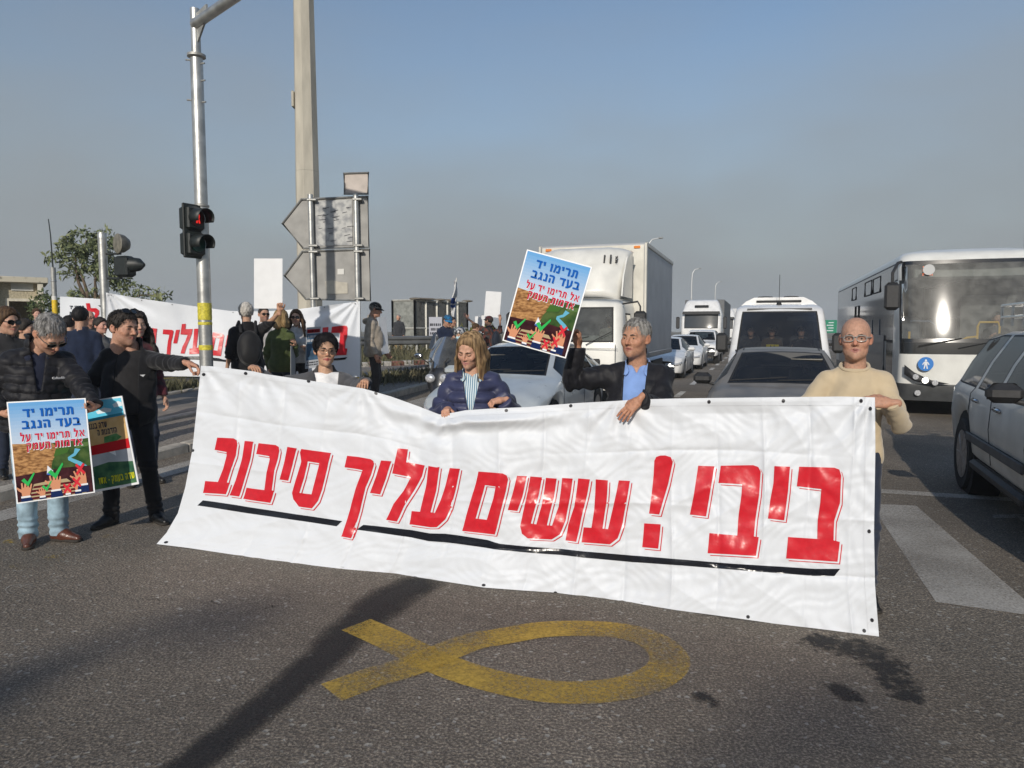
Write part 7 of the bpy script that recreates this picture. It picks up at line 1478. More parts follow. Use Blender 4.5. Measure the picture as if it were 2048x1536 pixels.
for (xa, xb) in ((620.5, 628), (711.5, 716.5)):
    t = sp(xa, 389 if xa < 700 else 388, -.06); b_ = sp(xb, 620, -.06); mb = MB(); mb.cyl((b_[0], b_[1], 0), t, .046, n=16); po = mb.build('post', M_GALV, r_)
    for py in (400, 491, 503, 597): f = (py - 389) / 231; x, y, z = [t[i] + (b_[i] - t[i]) * f for i in range(3)]; mb = MB(); mb.box((x + .03, y - .01, z), (.16, .10, .04), bev=.01); mb.build('clamp', M_GALV2, r_)
x, y, z = sp(716.8, 752, -.06); mb = MB(); mb.cyl((x, y, 0), (x, y, z), .05, n=16); mb.build('yellow_foot', M_YPAINT, r_)
# ---- tall concrete lighting mast
Ym = 14.6; bx, by, _ = P(622, 700, Ym); z0 = gnd(bx, by, .1); zj = P(622, 344, Ym)[2] - z0; zt = P(622, -160, Ym)[2] - z0
r_ = empty('lighting_mast', (bx, by, z0), 0, 'thick octagonal concrete lighting mast behind the road sign', 'lamp post')
mb = MB(); mb.lathe([(.262, 0), (.238, zj - .004)], n=8); mb.build('lower_section', M_CONC, r_, smooth=False); mb = MB(); mb.lathe([(.236, zj), (.188, zt)], n=8); mb.build('upper_section', M_CONC, r_, smooth=False); mb = MB(); mb.lathe([(.232, zj - .01), (.232, zj + .01)], n=8); mb.build('joint', M_RUB, r_)
mb = MB(); mb.box((-.235, -.02, P(622, 200, Ym)[2] - z0), (.05, .16, .33), bev=.02); mb.build('hatch', M_CONC, r_)
# ---- second banner with the same slogan, tied between the signal post and the sign post
def ban2(s, t, off=0.0):
    tx = 212 + 508 * s; ty = np.interp(s, [0, .12, .37, .49, .62, .76, .9, 1], [585, 596, 614, 622, 623, 618, 609, 602.5]); by_ = np.interp(s, [0, .2, .5, 1], [748, 752, 754, 754]); py = ty + (by_ - ty) * t; Y = 12.05 + .28 * s + .02 * np.sin(s * 21 + t * 2) + .012 * np.sin(s * 47 - t * 5) + .03 * np.sin(t * 3 + s * 4) - off
    for c0, d0 in ((0, 1), (1, -1)): an = np.arctan2(np.abs(s - c0) * 3.2, t + .05); Y = Y + .02 * np.sin(an * 16) * np.exp(-(((s - c0) * 3.4) ** 2 + t ** 2) / .35)
    x = (tx - 1024) / FPX; y = (768 - py) / FPX; k = Y / (CT + y * ST); return np.stack([x * k, Y, CH + (-ST + y * CT) * k], 1)
b2o = np.array(P(466, 754, 12.2)); b2 = empty('protest_banner', tuple(b2o), 0, 'white banner with red slogan tied between posts in the background', 'banner')
v, f_ = grid_mesh(lambda a, b: ban2(a, b) - b2o, 160, 50); mesh_obj('sheet', v, f_[:, ::-1], M_BAN, b2); s2 = lambda s, t, off: ban2(s, t, off) - b2o
for nm, o_, h_ in STL: print_shape('letter_' + nm, shift_st(o_, .0, .0), h_, s2, .010, M_RED, b2, 60, 12)
for b in STB: print_shape('underline_bar', b, [], s2, .008, M_BLKP, b2, 60, 12)
for s0 in np.linspace(.02, .98, 9): print_shape('grommet', [(s0 + .002 * math.cos(t), .02 + .007 * math.sin(t)) for t in np.linspace(0, 6.28, 9)[:-1]], [], s2, .008, M_GROM, b2)
# ---- third banner, further back on the left
def ban3(s, t, off=0.0):
    px = 120 + 230 * s; py = 593 + 14 * s + (92 - 4 * s) * t; Y = 15.6 + .02 * np.sin(s * 17 + t * 3) - off; x = (px - 1024) / FPX; y = (768 - py) / FPX; k = Y / (CT + y * ST); return np.stack([x * k, Y, CH + (-ST + y * CT) * k], 1)
b3o = np.array(P(235, 690, 15.6)); b3 = empty('protest_banner', tuple(b3o), 0, 'white banner with black text and red letter behind the crowd at left', 'banner')
v, f_ = grid_mesh(lambda a, b: ban3(a, b) - b3o, 50, 14); mesh_obj('sheet', v, f_[:, ::-1], M_BAN, b3); s3 = lambda s, t, off: ban3(s, t, off) - b3o
def px3(x, y): s_ = (x - 120) / 230; return (s_, (y - 593 - 14 * s_) / (92 - 4 * s_))
def z1(p): return (p[0] * .1172, 540 + p[1] * .1172)
print_shape('letter_lamed', [px3(*z1(p)) for p in ((1465, 568), (1530, 565), (1545, 650), (1640, 650), (1690, 690), (1690, 750), (1640, 840), (1560, 905), (1480, 930), (1500, 870), (1600, 800), (1625, 740), (1600, 715), (1490, 715))], [], s3, .012, M_RED, b3); print_shape('letter_lamed', [px3(*z1(p)) for p in ((1700, 810), (1800, 760), (1860, 745), (1860, 900), (1740, 860))], [], s3, .012, M_RED, b3); print_shape('arrow_mark', [px3(*z1(p)) for p in ((1670, 605), (1760, 600), (1820, 640), (1860, 700), (1800, 690))], [], s3, .012, M_BLKP, b3)
for txt, right, base, hg in (('תרימו יד', 1432, 668, 60), ('אדמות', 1370, 772, 60)):
    ps, _ = heb_line(txt, right, base, hg, .78)
    for p in ps: print_shape('letter', [px3(*z1(q)) for q in p], [], s3, .012, M_BLKP, b3)
# ---- small rendered booth
Yb = 24.0; cosb = .83; bl = P(-16, 700, Yb); br = P(93, 700, Yb); z0 = gnd(br[0], Yb, .15); zt = P(50, 566, Yb)[2]; wd = (br[0] - bl[0]) * cosb; cx = (bl[0] + br[0]) / 2
r_ = empty('booth', (cx - .55, Yb + .8, z0), R(35), 'small rendered booth with dark doorway and flat roof at left', 'booth'); M_REND = mat('rough_render', (.44, .39, .28), .95, var=.2, scale=22, bump=.9, bscale=45, bdist=.02); M_CREAM = mat('cream_trim', (.60, .56, .46), .8, var=.15, scale=8)
h = zt - z0; dw0, dw1, dh = (P(22, 700, Yb)[0] - cx) * cosb, (P(78, 700, Yb)[0] - cx) * cosb, P(50, 603, Yb)[2] - z0
mb = MB(); t_ = .18; mb.box((-wd / 2 + (dw0 + wd / 2) / 2, -1.0, h / 2), (dw0 + wd / 2, t_, h)); mb.box(((dw1 + wd / 2) / 2, -1.0, h / 2), (wd / 2 - dw1, t_, h)); mb.box(((dw0 + dw1) / 2, -1.0, (dh + h) / 2), (dw1 - dw0, t_, h - dh)); mb.box((-wd / 2 + .09, 0, h / 2), (.18, 1.8, h)); mb.box((wd / 2 - .09, 0, h / 2), (.18, 1.8, h)); mb.box((0, 1.0, h / 2), (wd, .18, h)); mb.build('walls', M_REND, r_, smooth=False)
mb = MB(); mb.box((0, -.12, h + .09), (wd + .25, 2.7, .20), bev=.02); mb.build('roof', mat('stained_roof', (.52, .48, .38), .9, col2=(.12, .10, .08), scale=5, aniso_lo=.55, aniso_hi=.75), r_)
for x in (-wd / 2 + .1, wd / 2 - .1): mb = MB(); mb.box((x, -1.25, h - .35), (.16, .32, .7), bev=.01); mb.build('roof_bracket', M_CREAM, r_)
mb = MB(); mb.box((dw0 - .04, -1.1, dh / 2), (.09, .08, dh)); mb.box((dw1 + .04, -1.1, dh / 2), (.09, .08, dh)); mb.box(((dw0 + dw1) / 2, -1.1, dh + .05), (dw1 - dw0 + .17, .08, .09)); mb.build('door_frame', M_CREAM, r_, smooth=False)
mb = MB(); mb.box(((dw0 + dw1) / 2, -1.12, dh + .55), (.62, .02, .38)); mb.build('notice', mat('notice', (.55, .55, .52), .7, var=.1, scale=4), r_)
# ---- plants
def leaf_cloud(blobs, n, size, seed, droop=.2):
    rng = np.random.RandomState(seed); vs = []; w_ = np.array([b[1][0] * b[1][1] * b[1][2] for b in blobs]); w_ = w_ / w_.sum(); pick = rng.choice(len(blobs), n, p=w_); C = np.array([b[0] for b in blobs])[pick]; Rr = np.array([b[1] for b in blobs])[pick]
    d = rng.normal(size=(n, 3)); d /= np.linalg.norm(d, axis=1)[:, None]; r = rng.uniform(.25, 1.0, n) ** .5; cl = .75 + .5 * rng.rand(n); ncl = 16; cd = rng.normal(size=(len(blobs), ncl, 3)); cd /= np.linalg.norm(cd, axis=2)[:, :, None]; cd *= rng.uniform(.55, 1.0, (len(blobs), ncl))[:, :, None]; p = C + cd[pick, rng.randint(0, ncl, n)] * Rr + d * Rr * (.30 * r * cl)[:, None]
    ax = rng.normal(size=(n, 3)); ax[:, 2] -= droop; ax /= np.linalg.norm(ax, axis=1)[:, None]; sd = np.cross(ax, rng.normal(size=(n, 3))); sd /= np.linalg.norm(sd, axis=1)[:, None]; L_ = size * rng.uniform(.6, 1.3, n)[:, None]; W_ = L_ * .17
    V = np.stack([p, p + ax * L_ * .5 + sd * W_, p + ax * L_, p + ax * L_ * .5 - sd * W_], 1).reshape(-1, 3); return V, np.arange(4 * n).reshape(n, 4)
M_LEAF = mat('leaf', (.045, .075, .022), .6, col2=(.10, .13, .04), scale=2.5); M_LEAF2 = mat('grey_leaf', (.10, .13, .055), .65, col2=(.20, .22, .10), scale=2.5); M_BARK = mat('bark', (.13, .095, .065), .95, var=.3, scale=12, bump=.6, bscale=40)
def tree(label, base, limbs, blobs, n, size, seed, m=M_LEAF):
    r_ = empty('tree', base, 0, label, 'tree'); mb = MB()
    for l, ra, rb in limbs: pts = smooth3(l); mb.tube(pts, list(np.linspace(ra, rb, len(pts))), 8)
    mb.build('trunk', M_BARK, r_); v, f_ = leaf_cloud(blobs, n, size, seed); o = mesh_obj('crown', v, f_, m, r_, smooth=False); tag(o, kind='stuff'); return r_
def smooth3(p):
    p = np.array(p, float); out = []
    for s_ in np.linspace(0, len(p) - 1, len(p) * 3): i = int(min(s_, len(p) - 2)); out.append(tuple(p[i] + (p[i + 1] - p[i]) * (s_ - i)))
    return out
Yt = 21.0; tb = P(185, 700, Yt); z0 = gnd(tb[0], Yt); 
def tp(px, py, dy=0.0): q = P(px, py, Yt + dy); return (q[0] - tb[0], dy, q[2] - z0)
def tr_(px): return px * Yt / 1420
blobs = [(tp(170, 490), (tr_(42), .6, tr_(30))), (tp(205, 500, .3), (tr_(40), .6, tr_(34))), (tp(140, 510, -.2), (tr_(32), .5, tr_(26))), (tp(112, 515), (tr_(24), .35, tr_(12))), (tp(180, 540), (tr_(46), .6, tr_(28))), (tp(230, 550, .2), (tr_(34), .5, tr_(30))), (tp(178, 465), (tr_(14), .3, tr_(10))), (tp(214, 470), (tr_(16), .3, tr_(14))), (tp(262, 582), (tr_(30), .4, tr_(16))), (tp(300, 585), (tr_(20), .35, tr_(16))), (tp(325, 592), (tr_(18), .3, tr_(12))), (tp(175, 590), (tr_(40), .5, tr_(14)))]
limbs = [([tp(185, 690), tp(182, 640), tp(168, 590), tp(155, 560), tp(150, 510)], .10, .02), ([tp(182, 640), tp(176, 590), tp(162, 545), tp(172, 480)], .07, .012), ([tp(185, 650), tp(192, 590), tp(190, 560), tp(210, 500)], .07, .012), ([tp(190, 620), tp(205, 580), tp(230, 550)], .05, .012), ([tp(188, 640), tp(230, 610), tp(280, 590), tp(325, 590)], .045, .01)]
tree('loose leafy tree rising behind the crowd at left', (tb[0], Yt, z0), limbs, blobs, 3300, .17, 3, M_LEAF2)
bb = P(98, 680, 23); tree('dense dark shrub between the booth and the banded pole', (bb[0], 23.0, gnd(bb[0], 23)), [([(0, 0, 0), (.1, 0, .8), (0, 0, 1.5)], .05, .02)], [((0, 0, 1.4), (.5, .5, .9)), ((-.2, 0, 1.9), (.3, .3, .6)), ((.3, .1, .9), (.5, .5, .7))], 1500, .15, 9)
def weeds(name, pts, n, hgt, seed, spread=.35, dz=.1, m=None, yellow=False):
    rng = np.random.RandomState(seed); V = []; F_ = []; k = 0; pts = np.array([p[:2] for p in pts])
    for i in range(n):
        t = rng.rand() * (len(pts) - 1); a = int(t); p = pts[a] + (pts[min(a + 1, len(pts) - 1)] - pts[a]) * (t - a) + rng.normal(size=2) * spread; z = float(gz(p[0], p[1])) + dz; hh_ = hgt * (.35 + rng.rand() * .9) * (.5 + .5 * math.sin(t * 5 + p[0] * 2) ** 2 + .2); an = rng.rand() * 6.28; ln = rng.normal(size=2) * hh_ * .35; wd_ = .006 + rng.rand() * .012
        c_, s_ = math.cos(an) * wd_, math.sin(an) * wd_; V += [(p[0] - c_, p[1] - s_, z), (p[0] + c_, p[1] + s_, z), (p[0] + ln[0] * .5 + c_, p[1] + ln[1] * .5 + s_, z + hh_ * .6), (p[0] + ln[0], p[1] + ln[1], z + hh_), (p[0] + ln[0] * .5 - c_, p[1] + ln[1] * .5 - s_, z + hh_ * .6)]; F_.append(tuple(range(k, k + 5))); k += 5
    o = mesh_obj(name, V, F_, m or mat('weed', (.06, .07, .032), .85, col2=(.17, .15, .085), scale=1.2), smooth=False); tag(o, kind='stuff'); return o
weeds('verge_weeds', [G(200, 800), G(315, 792), G(380, 786)], 1300, .20, 1, .28); weeds('verge_weeds', [G(752, 772), G(830, 766), G(880, 762)], 1500, .22, 2, .25); weeds('verge_weeds', [G(600, 780), G(752, 776)], 800, .20, 5, .3)
weeds('kerbside_weeds', offs(YL, .75), 900, .14, 3, .2, .15); weeds('rail_weeds', offs(YL, 3.4), 5200, .42, 4, .8, .05); weeds('rail_weeds', offs(YL, 5.0), 4000, .6, 6, 1.2, .05); weeds('field_grass', [(-30, 26), (-14, 32), (0, 40), (10, 52)], 3500, .9, 8, 3.0, .0)
fb = P(848, 690, 22); tree('yellow-green bush between the protesters by the guard rail', (P(945, 690, 19)[0], 19.0, gnd(P(945, 690, 19)[0], 19)), [([(0, 0, 0), (0, 0, .7)], .03, .01)], [((0, 0, .9), (.45, .4, .55)), ((.3, 0, 1.1), (.3, .3, .4))], 900, .14, 12, mat('yellow_leaf', (.20, .19, .02), .6, col2=(.10, .13, .02), scale=4))
# ---- guard rail behind the far pavement
rl = offs(YL, 2.95); gr = empty('guard_rail', (rl[2][0], rl[2][1], gnd(*rl[2])), 0, 'grey steel guard rail along the far pavement', 'guard rail'); go = np.array(gr.location)
PR = [(-.02, .15), (.045, .11), (.045, .05), (-.01, 0), (.045, -.05), (.045, -.11), (-.02, -.15)]; pts = smooth_line([(p[0], p[1]) for p in rl], 24); vs = []; fs = []
for i, p in enumerate(pts):
    q0 = Vector(pts[max(i - 1, 0)]); q1 = Vector(pts[min(i + 1, 23)]); t = (q1 - q0).normalized(); n = Vector((t.y, -t.x))
    for (o_, z_) in PR: vs.append((p[0] + n.x * o_ - go[0], p[1] + n.y * o_ - go[1], gnd(*p) + .80 + z_ - go[2]))
fs = [(i * 7 + k, i * 7 + k + 1, (i + 1) * 7 + k + 1, (i + 1) * 7 + k) for i in range(23) for k in range(6)]; mesh_obj('beam', vs, np.array(fs), mat('rail_steel', (.24, .24, .23), .5, .5, var=.2, scale=3), gr, auto=30)
for i in range(0, 24, 2): p = pts[i]; mb = MB(); mb.box((p[0] - go[0], p[1] - go[1] + .08, gnd(*p) + .42 - go[2]), (.07, .09, .95), bev=.01); mb.build('rail_post', M_GALV2, gr)
# ---- framed cage-like shelter with dark translucent panels
Yk = 33.0; k0, k1, k2 = P(786, 700, Yk), P(830, 700, Yk - .6), P(935, 700, Yk + 2.2); z0 = gnd(k0[0], Yk) - .05; zt = P(800, 601, Yk)[2]; kb = Vector((k1[0], k1[1], z0))
r_ = empty('panel_shelter', tuple(kb), 0, 'grey framed shelter with see-through panels behind the guard rail', 'shelter'); M_FRM = mat('shelter_frame', (.50, .49, .44), .5, .3, var=.15); G_PAN = glass_mat('shelter_panel', (.42, .43, .42), .3, dirt=.55, dcol=(.16, .155, .14)); G_PANL = glass_mat('shelter_panel_light', (.5, .52, .5), .3, dirt=.7, dcol=(.36, .37, .34))
def wallp(a, b, n, m, nm):
    A = Vector((a[0], a[1], z0)) - kb; B = Vector((b[0], b[1], z0)) - kb; H_ = zt - z0
    for i in range(n):
        q0 = A.lerp(B, i / n); q1 = A.lerp(B, (i + 1) / n); mb = MB(); mb.add([(q0.x, q0.y, .1), (q1.x, q1.y, .1), (q1.x, q1.y, H_), (q0.x, q0.y, H_)], [(0, 1, 2, 3)]); mb.build(nm, m, r_, smooth=False)
    for i in range(n + 1): q0 = A.lerp(B, i / n); mb = MB(); mb.box((q0.x, q0.y, H_ / 2), (.09, .09, H_)); mb.build('frame_post', M_FRM, r_, smooth=False)
    for z in (.1, H_ * .5, H_): mb = MB(); mb.tube([(A.x, A.y, z), (B.x, B.y, z)], .045, 6); mb.build('frame_rail', M_FRM, r_)
wallp(k0, k1, 1, G_PANL, 'light_panel'); wallp(k1, k2, 5, G_PAN, 'dark_panel'); k3 = (k0[0] + (k2[0] - k1[0]), k0[1] + (k2[1] - k1[1])); wallp(k0, k3, 4, G_PAN, 'rear_panel'); wallp(k3, k2, 1, G_PAN, 'end_panel')
mb = MB(); A, B, C_, D_ = [Vector((q[0], q[1], zt)) - kb for q in (k0, k1, k2, k3)]; mb.add([A, B, C_, D_], [(0, 1, 2, 3)]); o = mb.build('roof', M_FRM, r_, smooth=False); so = o.modifiers.new('t', 'SOLIDIFY'); so.thickness = .06
rnd = random.Random(8)
for k in range(9): q = B.lerp(C_, rnd.random()); mb = MB(); mb.ell((q.x, q.y, q.z + .06), (.25 + rnd.random() * .2, .15, .06), 8, 5); mb.build('roof_debris', mat('debris', (.16, .14, .11), .9), r_)
# ---- far lamp posts and the green sign
def lamp(label, px, top, Y, arm):
    q = P(px, 700, Y); z0 = gnd(q[0], Y); H_ = P(px, top, Y)[2] - z0; r_ = empty('street_lamp', (q[0], Y, z0), 0, label, 'street lamp', 'street lamps along the far road'); a = arm * Y / 1420; mb = MB(); mb.tube([(0, 0, 0), (0, 0, H_ * .82), (a * .08, 0, H_ * .93), (a * .4, 0, H_ * .985), (a, 0, H_)], [.09, .07, .06, .05, .045], 8); mb.build('post', mat('lamp_post_grey', (.55, .56, .55), .5, .3), r_); mb = MB(); mb.box((a * 1.12, 0, H_), (abs(a) * .35, .3, .12), bev=.04); mb.build('lantern', M_GALV2, r_)
lamp('street lamp rising just behind the box lorry', 1291, 476, 62, 24); lamp('street lamp above the distant tractor lorry', 1381, 537, 92, 14); lamp('street lamp farthest away, left of the minibus', 1428, 563, 130, 10)
for px, Y in ((40, 60), (313, 42)):
    pass
q = P(1660, 700, 75); r_ = empty('direction_sign', (q[0], 75, 0), 0, 'green direction sign far off between minibus and bus', 'road sign')
z1_, z2_ = P(1660, 666, 75)[2], P(1660, 640, 75)[2]; mb = MB(); mb.box((0, 0, (z1_ + z2_) / 2), (1.25, .08, z2_ - z1_), bev=.02); sg = mb.build('panel', mat('sign_green', (.01, .22, .12), .5), r_); mb = MB()
for k in range(4): mb.box((-.1 + .1 * (k % 2), -.05, z1_ + .25 + k * .28), (.7 - .15 * (k % 2), .01, .09))
o = mb.build('text_rows', M_WHP, sg, smooth=False); tag(o, kind='stuff')
for x in (-.5, .5): mb = MB(); mb.cyl((x, .08, 0), (x, .08, z2_), .06, n=10); mb.build('post', M_GALV, r_)
fr_ = [uv2xy(u, 6.3) for u in (26, 60, 110, 180)]; g2 = empty('guard_rail', (fr_[0][0], fr_[0][1], 0), 0, 'distant guard rail on the right side of the road', 'guard rail'); mb = MB(); mb.tube([(p[0] - fr_[0][0], p[1] - fr_[0][1], .7) for p in fr_], .12, 6); mb.build('beam', M_GALV2, g2)
for u in np.arange(26, 180, 6): x, y = uv2xy(u, 6.36); mb = MB(); mb.box((x - fr_[0][0], y - fr_[0][1], .35), (.08, .1, .7)); mb.build('rail_post', M_GALV2, g2)
# ================================================================ the crowd behind
def bgp(label, px, topy, Y, face=0.0, dz=None, **k):
    x = P(px, topy, Y)[0]; u, v = xy2uv(x, Y)
    if dz is None: dz = .09 if v < -6.9 else .0
    z = float(gz(x, Y)) + dz; H = (P(px, topy, Y)[2] - z) / k.pop('hm_', 1.0); k.setdefault('res', 1.7 if Y < 12 else 2.3); k.setdefault('trousers', dict(m=JEAN_D)); k.setdefault('shoes', dict(m=LEA_BK)); k.setdefault('hair', dict(kind='short', m=DARK_H, vol=.012)); return person(label, (x, Y), face, min(max(H, 1.5), 1.92), z, **k)
GREEN_KN = cloth('green_knit', (.065, .085, .030), .95, bscale=200); GREYW = cloth('pale_grey_cotton', (.50, .49, .48), .9); STONE = cloth('stone_windcheater', (.36, .31, .25), .7); KHAKI = cloth('khaki_cotton', (.40, .27, .13), .9); NAVY_C = cloth('navy_cotton', (.010, .017, .040), .9); CAP_BK = cloth('cap_black', (.008, .008, .009), .8); CAP_BL = cloth('cap_blue', (.01, .16, .36), .8); CAP_MA = cloth('cap_maroon', (.10, .012, .022), .8)
def plaid():
    m = mat('plaid_shirt', (.09, .04, .03), .9); N = m.node_tree.nodes; K = m.node_tree.links.new; t = N.new('ShaderNodeTexCoord'); ck = N.new('ShaderNodeTexChecker'); ck.inputs['Scale'].default_value = 11; ck.inputs[1].default_value = (.14, .045, .035, 1); ck.inputs[2].default_value = (.045, .04, .04, 1); K(t.outputs['Object'], ck.inputs[0]); K(ck.outputs[0], N['Principled BSDF'].inputs['Base Color']); return m
SUNG = dict(m=BLK_FR, lens=LENS_D, size=(.027, .018), r=.0022)
M_CARD = mat('placard_card', (.74, .75, .76), .6, var=.03)
bgp('grey-haired man with black backpack seen from behind, arm raised', 492, 607, 10.0, 188, skin=(.46, .27, .18), girth=1.12, head=(-8, -2, 0), arms={-1: dict(to=P(561, 622, 9.75), hint=(.1, .5, -1), dir=(0, 0, 1), palm=(0, 1, 0), curl=GRIP), 1: dict()}, top=dict(m=BLK_COT, inf=.026, sleeve=.35, hem=.85, name='jumper'), pack=dict(m=cloth('pack_black', (.010, .010, .011), .6)), hair=dict(kind='curly', m=WHITE_H, vol=.016, nape=-.075), brow=None, eyes=False)
board('placard', 'blank white placard held above the grey-haired man with backpack', 'placard', [P(508, 517, 9.85), P(565, 517, 9.8), P(565, 617, 9.8), P(508, 617, 9.85)], M_CARD)
bgp('bearded man in dark sunglasses beside the backpack man', 527, 614, 11.2, 18, skin=(.44, .26, .18), stub=.8, top=dict(m=GREYW, inf=.018, sleeve=.4, name='shirt'), hair=dict(kind='short', m=DARK_H, vol=.004, front=.08), glasses=SUNG)
bgp('blond woman in green jumper turned away from the camera', 562, 620, 10.7, 150, skin=(.52, .32, .22), fem=1, girth=1.1, top=dict(m=GREEN_KN, inf=.026, hem=.82, name='jumper'), arms={-1: dict(to=P(590, 690, 10.45), hint=(-.6, .4, -1), curl=(.5, .6, .7, .7))}, hair=dict(kind='long', m=BLOND_H, vol=.018, len=.06, front=.075, spread=.0, flare=0, fwd=0), brow=None, eyes=False)
bgp('long-haired woman with sunglasses in pale grey top holding a poster', 592, 620, 11.1, -8, skin=(.50, .31, .22), fem=1, top=dict(m=GREYW, inf=.022, hem=.92, name='top'), trousers=dict(m=BLK_TR), arms={1: dict(to=P(606, 694, 10.85), hint=(.6, .3, -1), dir=(.8, -.5, -.1), palm=(0, 0, -1))}, hair=dict(kind='long', m=BRN2_H, vol=.014, len=.24, front=.078, flare=.025), glasses=SUNG)
root, sf = board('protest_poster', 'dark blue poster with red band held by the long-haired woman', 'poster', [P(613, 655, 10.75), P(642, 653, 10.8), P(638, 734, 10.8), P(610, 738, 10.75)], mat('foam_board_grey', (.35, .37, .40), .6))
for nm, y0, y1, col in (('red_band', .05, .14, (.20, .01, .015)), ('photo_print', .16, .80, (.03, .06, .10))): print_shape(nm, [(.06, y0), (.94, y0), (.94, y1), (.06, y1)], [], sf, .002, flatm(nm, col, tuple(c * 2.2 for c in col), 7), root)
def text_rows(sf, root, rows, seed):
    rnd = random.Random(seed)
    for y, hg, col in rows:                      # too small to read in the photograph: rows of dashes
        x = .90
        while x > .14:
            w_ = rnd.uniform(.05, .11); print_shape('text_mark', [(x, y), (x - w_, y), (x - w_, y - hg), (x, y - hg)], [], sf, .004, flatm('t%d' % int(col[0] * 100), col), root); x -= w_ + rnd.choice((.02, .02, .05))
text_rows(sf, root, ((.125, .05, (.05, .0, .0)), (.26, .06, (.42, .43, .46)), (.355, .06, (.42, .43, .46)), (.875, .03, (.02, .02, .03)), (.93, .025, (.02, .02, .03))), 3)
board('placard', 'grey placard seen edge-on in front of the green jumper', 'placard', [P(581, 692, 10.3), P(590, 690, 10.6), P(590, 760, 10.6), P(581, 764, 10.3)], mat('placard_back', (.30, .31, .32), .7))
bgp('man in black cap and stone windcheater standing in profile', 746, 604, 13.0, 82, skin=(.48, .27, .19), girth=1.08, head=(4, 14, 0), hoff=(0, -.03, -.01), top=dict(m=STONE, inf=.034, hem=.82, collar=.02, hood=True, name='jacket'), trousers=dict(m=GREY_TR, wide=1.1), hair=dict(kind='short', m=GREY_H, vol=.003, front=.06), cap=dict(m=CAP_BK), res=1.7, arms={-1: dict(at=(-.22, -.06, .86)), 1: dict(at=(.22, -.16, .90))})
board('placard', 'white placard hanging beside the man in the black cap', 'placard', [P(756, 634, 12.9), P(772, 634, 13.1), P(778, 706, 13.1), P(764, 709, 12.9)], M_CARD)
bgp('man in dark jacket and khaki trousers standing by the guard rail', 797, 629, 27.0, -30, skin=(.50, .29, .20), top=dict(m=cloth('slate_jacket', (.035, .037, .042)), inf=.034, hem=.84, name='jacket'), trousers=dict(m=KHAKI, wide=1.1), shoes=dict(m=LEA_BR), hair=dict(kind='short', m=GREY_H, vol=.001, front=.09), dz=.15)
bgp('man in blue cap and navy jacket looking down at his phone', 893, 629, 15.2, 30, skin=(.46, .27, .19), girth=1.1, head=(10, 22, 0), hoff=(0, -.04, -.02), top=dict(m=NAVY_C, inf=.032, hem=.80, hood=True, name='jacket'), arms={-1: dict(at=(-.05, -.30, 1.22)), 1: dict(at=(.08, -.30, 1.24))}, cap=dict(m=CAP_BL), glasses=SUNG, res=1.7, hair=dict(kind='short', m=DARK_H, vol=.003))
bgp('dark-haired person close behind the man in the blue cap', 903, 634, 15.9, 60, skin=(.38, .22, .15), top=dict(m=BLK_COT, inf=.03, name='jacket'))
bgp('man in plaid shirt and maroon cap spreading both arms', 978, 632, 17.2, -118, skin=(.46, .27, .19), head=(-4, -6, 0), top=dict(m=plaid(), inf=.026, name='shirt', hem=.84), pack=dict(m=cloth('pack_navy', (.012, .018, .032), .7)), cap=dict(m=CAP_MA, pm=CAP_BK), arms={-1: dict(to=P(1000, 642, 17.1), hint=(0, .2, -1), dir=(0, 0, 1)), 1: dict(to=P(931, 634, 17.0), hint=(0, .2, -1), dir=(.0, -.7, .7), palm=(-1, 0, 0), curl=(.1, .1, .1, .1))}, res=1.8, hair=dict(kind='short', m=DARK_H, vol=.003))
board('placard', 'blank white placard raised behind the man in plaid shirt', 'placard', [P(972, 582, 17.5), P(1003, 584, 17.5), P(999, 636, 17.5), P(968, 632, 17.5)], M_CARD)
board('placard', 'second white placard, half hidden, lower left of the raised one', 'placard', [P(950, 633, 18.2), P(970, 630, 18.2), P(968, 668, 18.2), P(950, 664, 18.2)], M_CARD)
bgp('person in dark coat bending behind the scooter rider', 940, 645, 16.2, 120, skin=(.46, .27, .19), girth=1.05, lean=14, top=dict(m=cloth('dark_coat', (.03, .03, .035)), inf=.034, name='coat'), hair=dict(kind='short', m=BRN2_H, vol=.004))
# crowd at the left edge
bgp('woman with brown hair and dark glasses at the far left', 14, 620, 7.3, 20, skin=(.46, .27, .19), fem=1, head=(10, 6, 0), hscale=1.12, top=dict(m=cloth('dark_top', (.02, .02, .022)), inf=.026, name='top'), hair=dict(kind='bob', m=BRN2_H, vol=.018, front=.075, side=-.03, nape=-.08), glasses=SUNG, res=1.4)
bgp('person with dark hair bent low behind the quilted jacket', 48, 640, 8.0, 60, skin=(.50, .30, .21), fem=1, top=dict(m=BLK_COT, inf=.026, name='top'), hair=dict(kind='bob', m=DARK_H, vol=.02))
bgp('man in navy jumper with short dark hair seen from behind', 161, 617, 9.3, 168, skin=(.44, .26, .18), girth=1.2, head=(-14, 0, 0), hscale=1.1, top=dict(m=NAVY_C, inf=.034, hem=.80, name='jumper'), hair=dict(kind='short', m=BLACK_H, vol=.010, nape=-.07), brow=None, eyes=False)
bgp('bald man with glasses just right of the navy jumper', 177, 622, 11.5, 30, skin=(.44, .25, .18), top=dict(m=cloth('dark_top', (.02, .02, .022)), inf=.026, name='top'), hair=None, glasses=dict(m=BLK_FR, lens=LENS_C, size=(.024, .016), r=.002))
bgp('person in white t-shirt half hidden by the navy jumper', 138, 633, 10.4, 150, skin=(.50, .31, .22), top=dict(m=WHITE_T, inf=.022, sleeve=.1, name='t_shirt'), hair=dict(kind='bob', m=BLACK_H, vol=.018), brow=None, eyes=False)
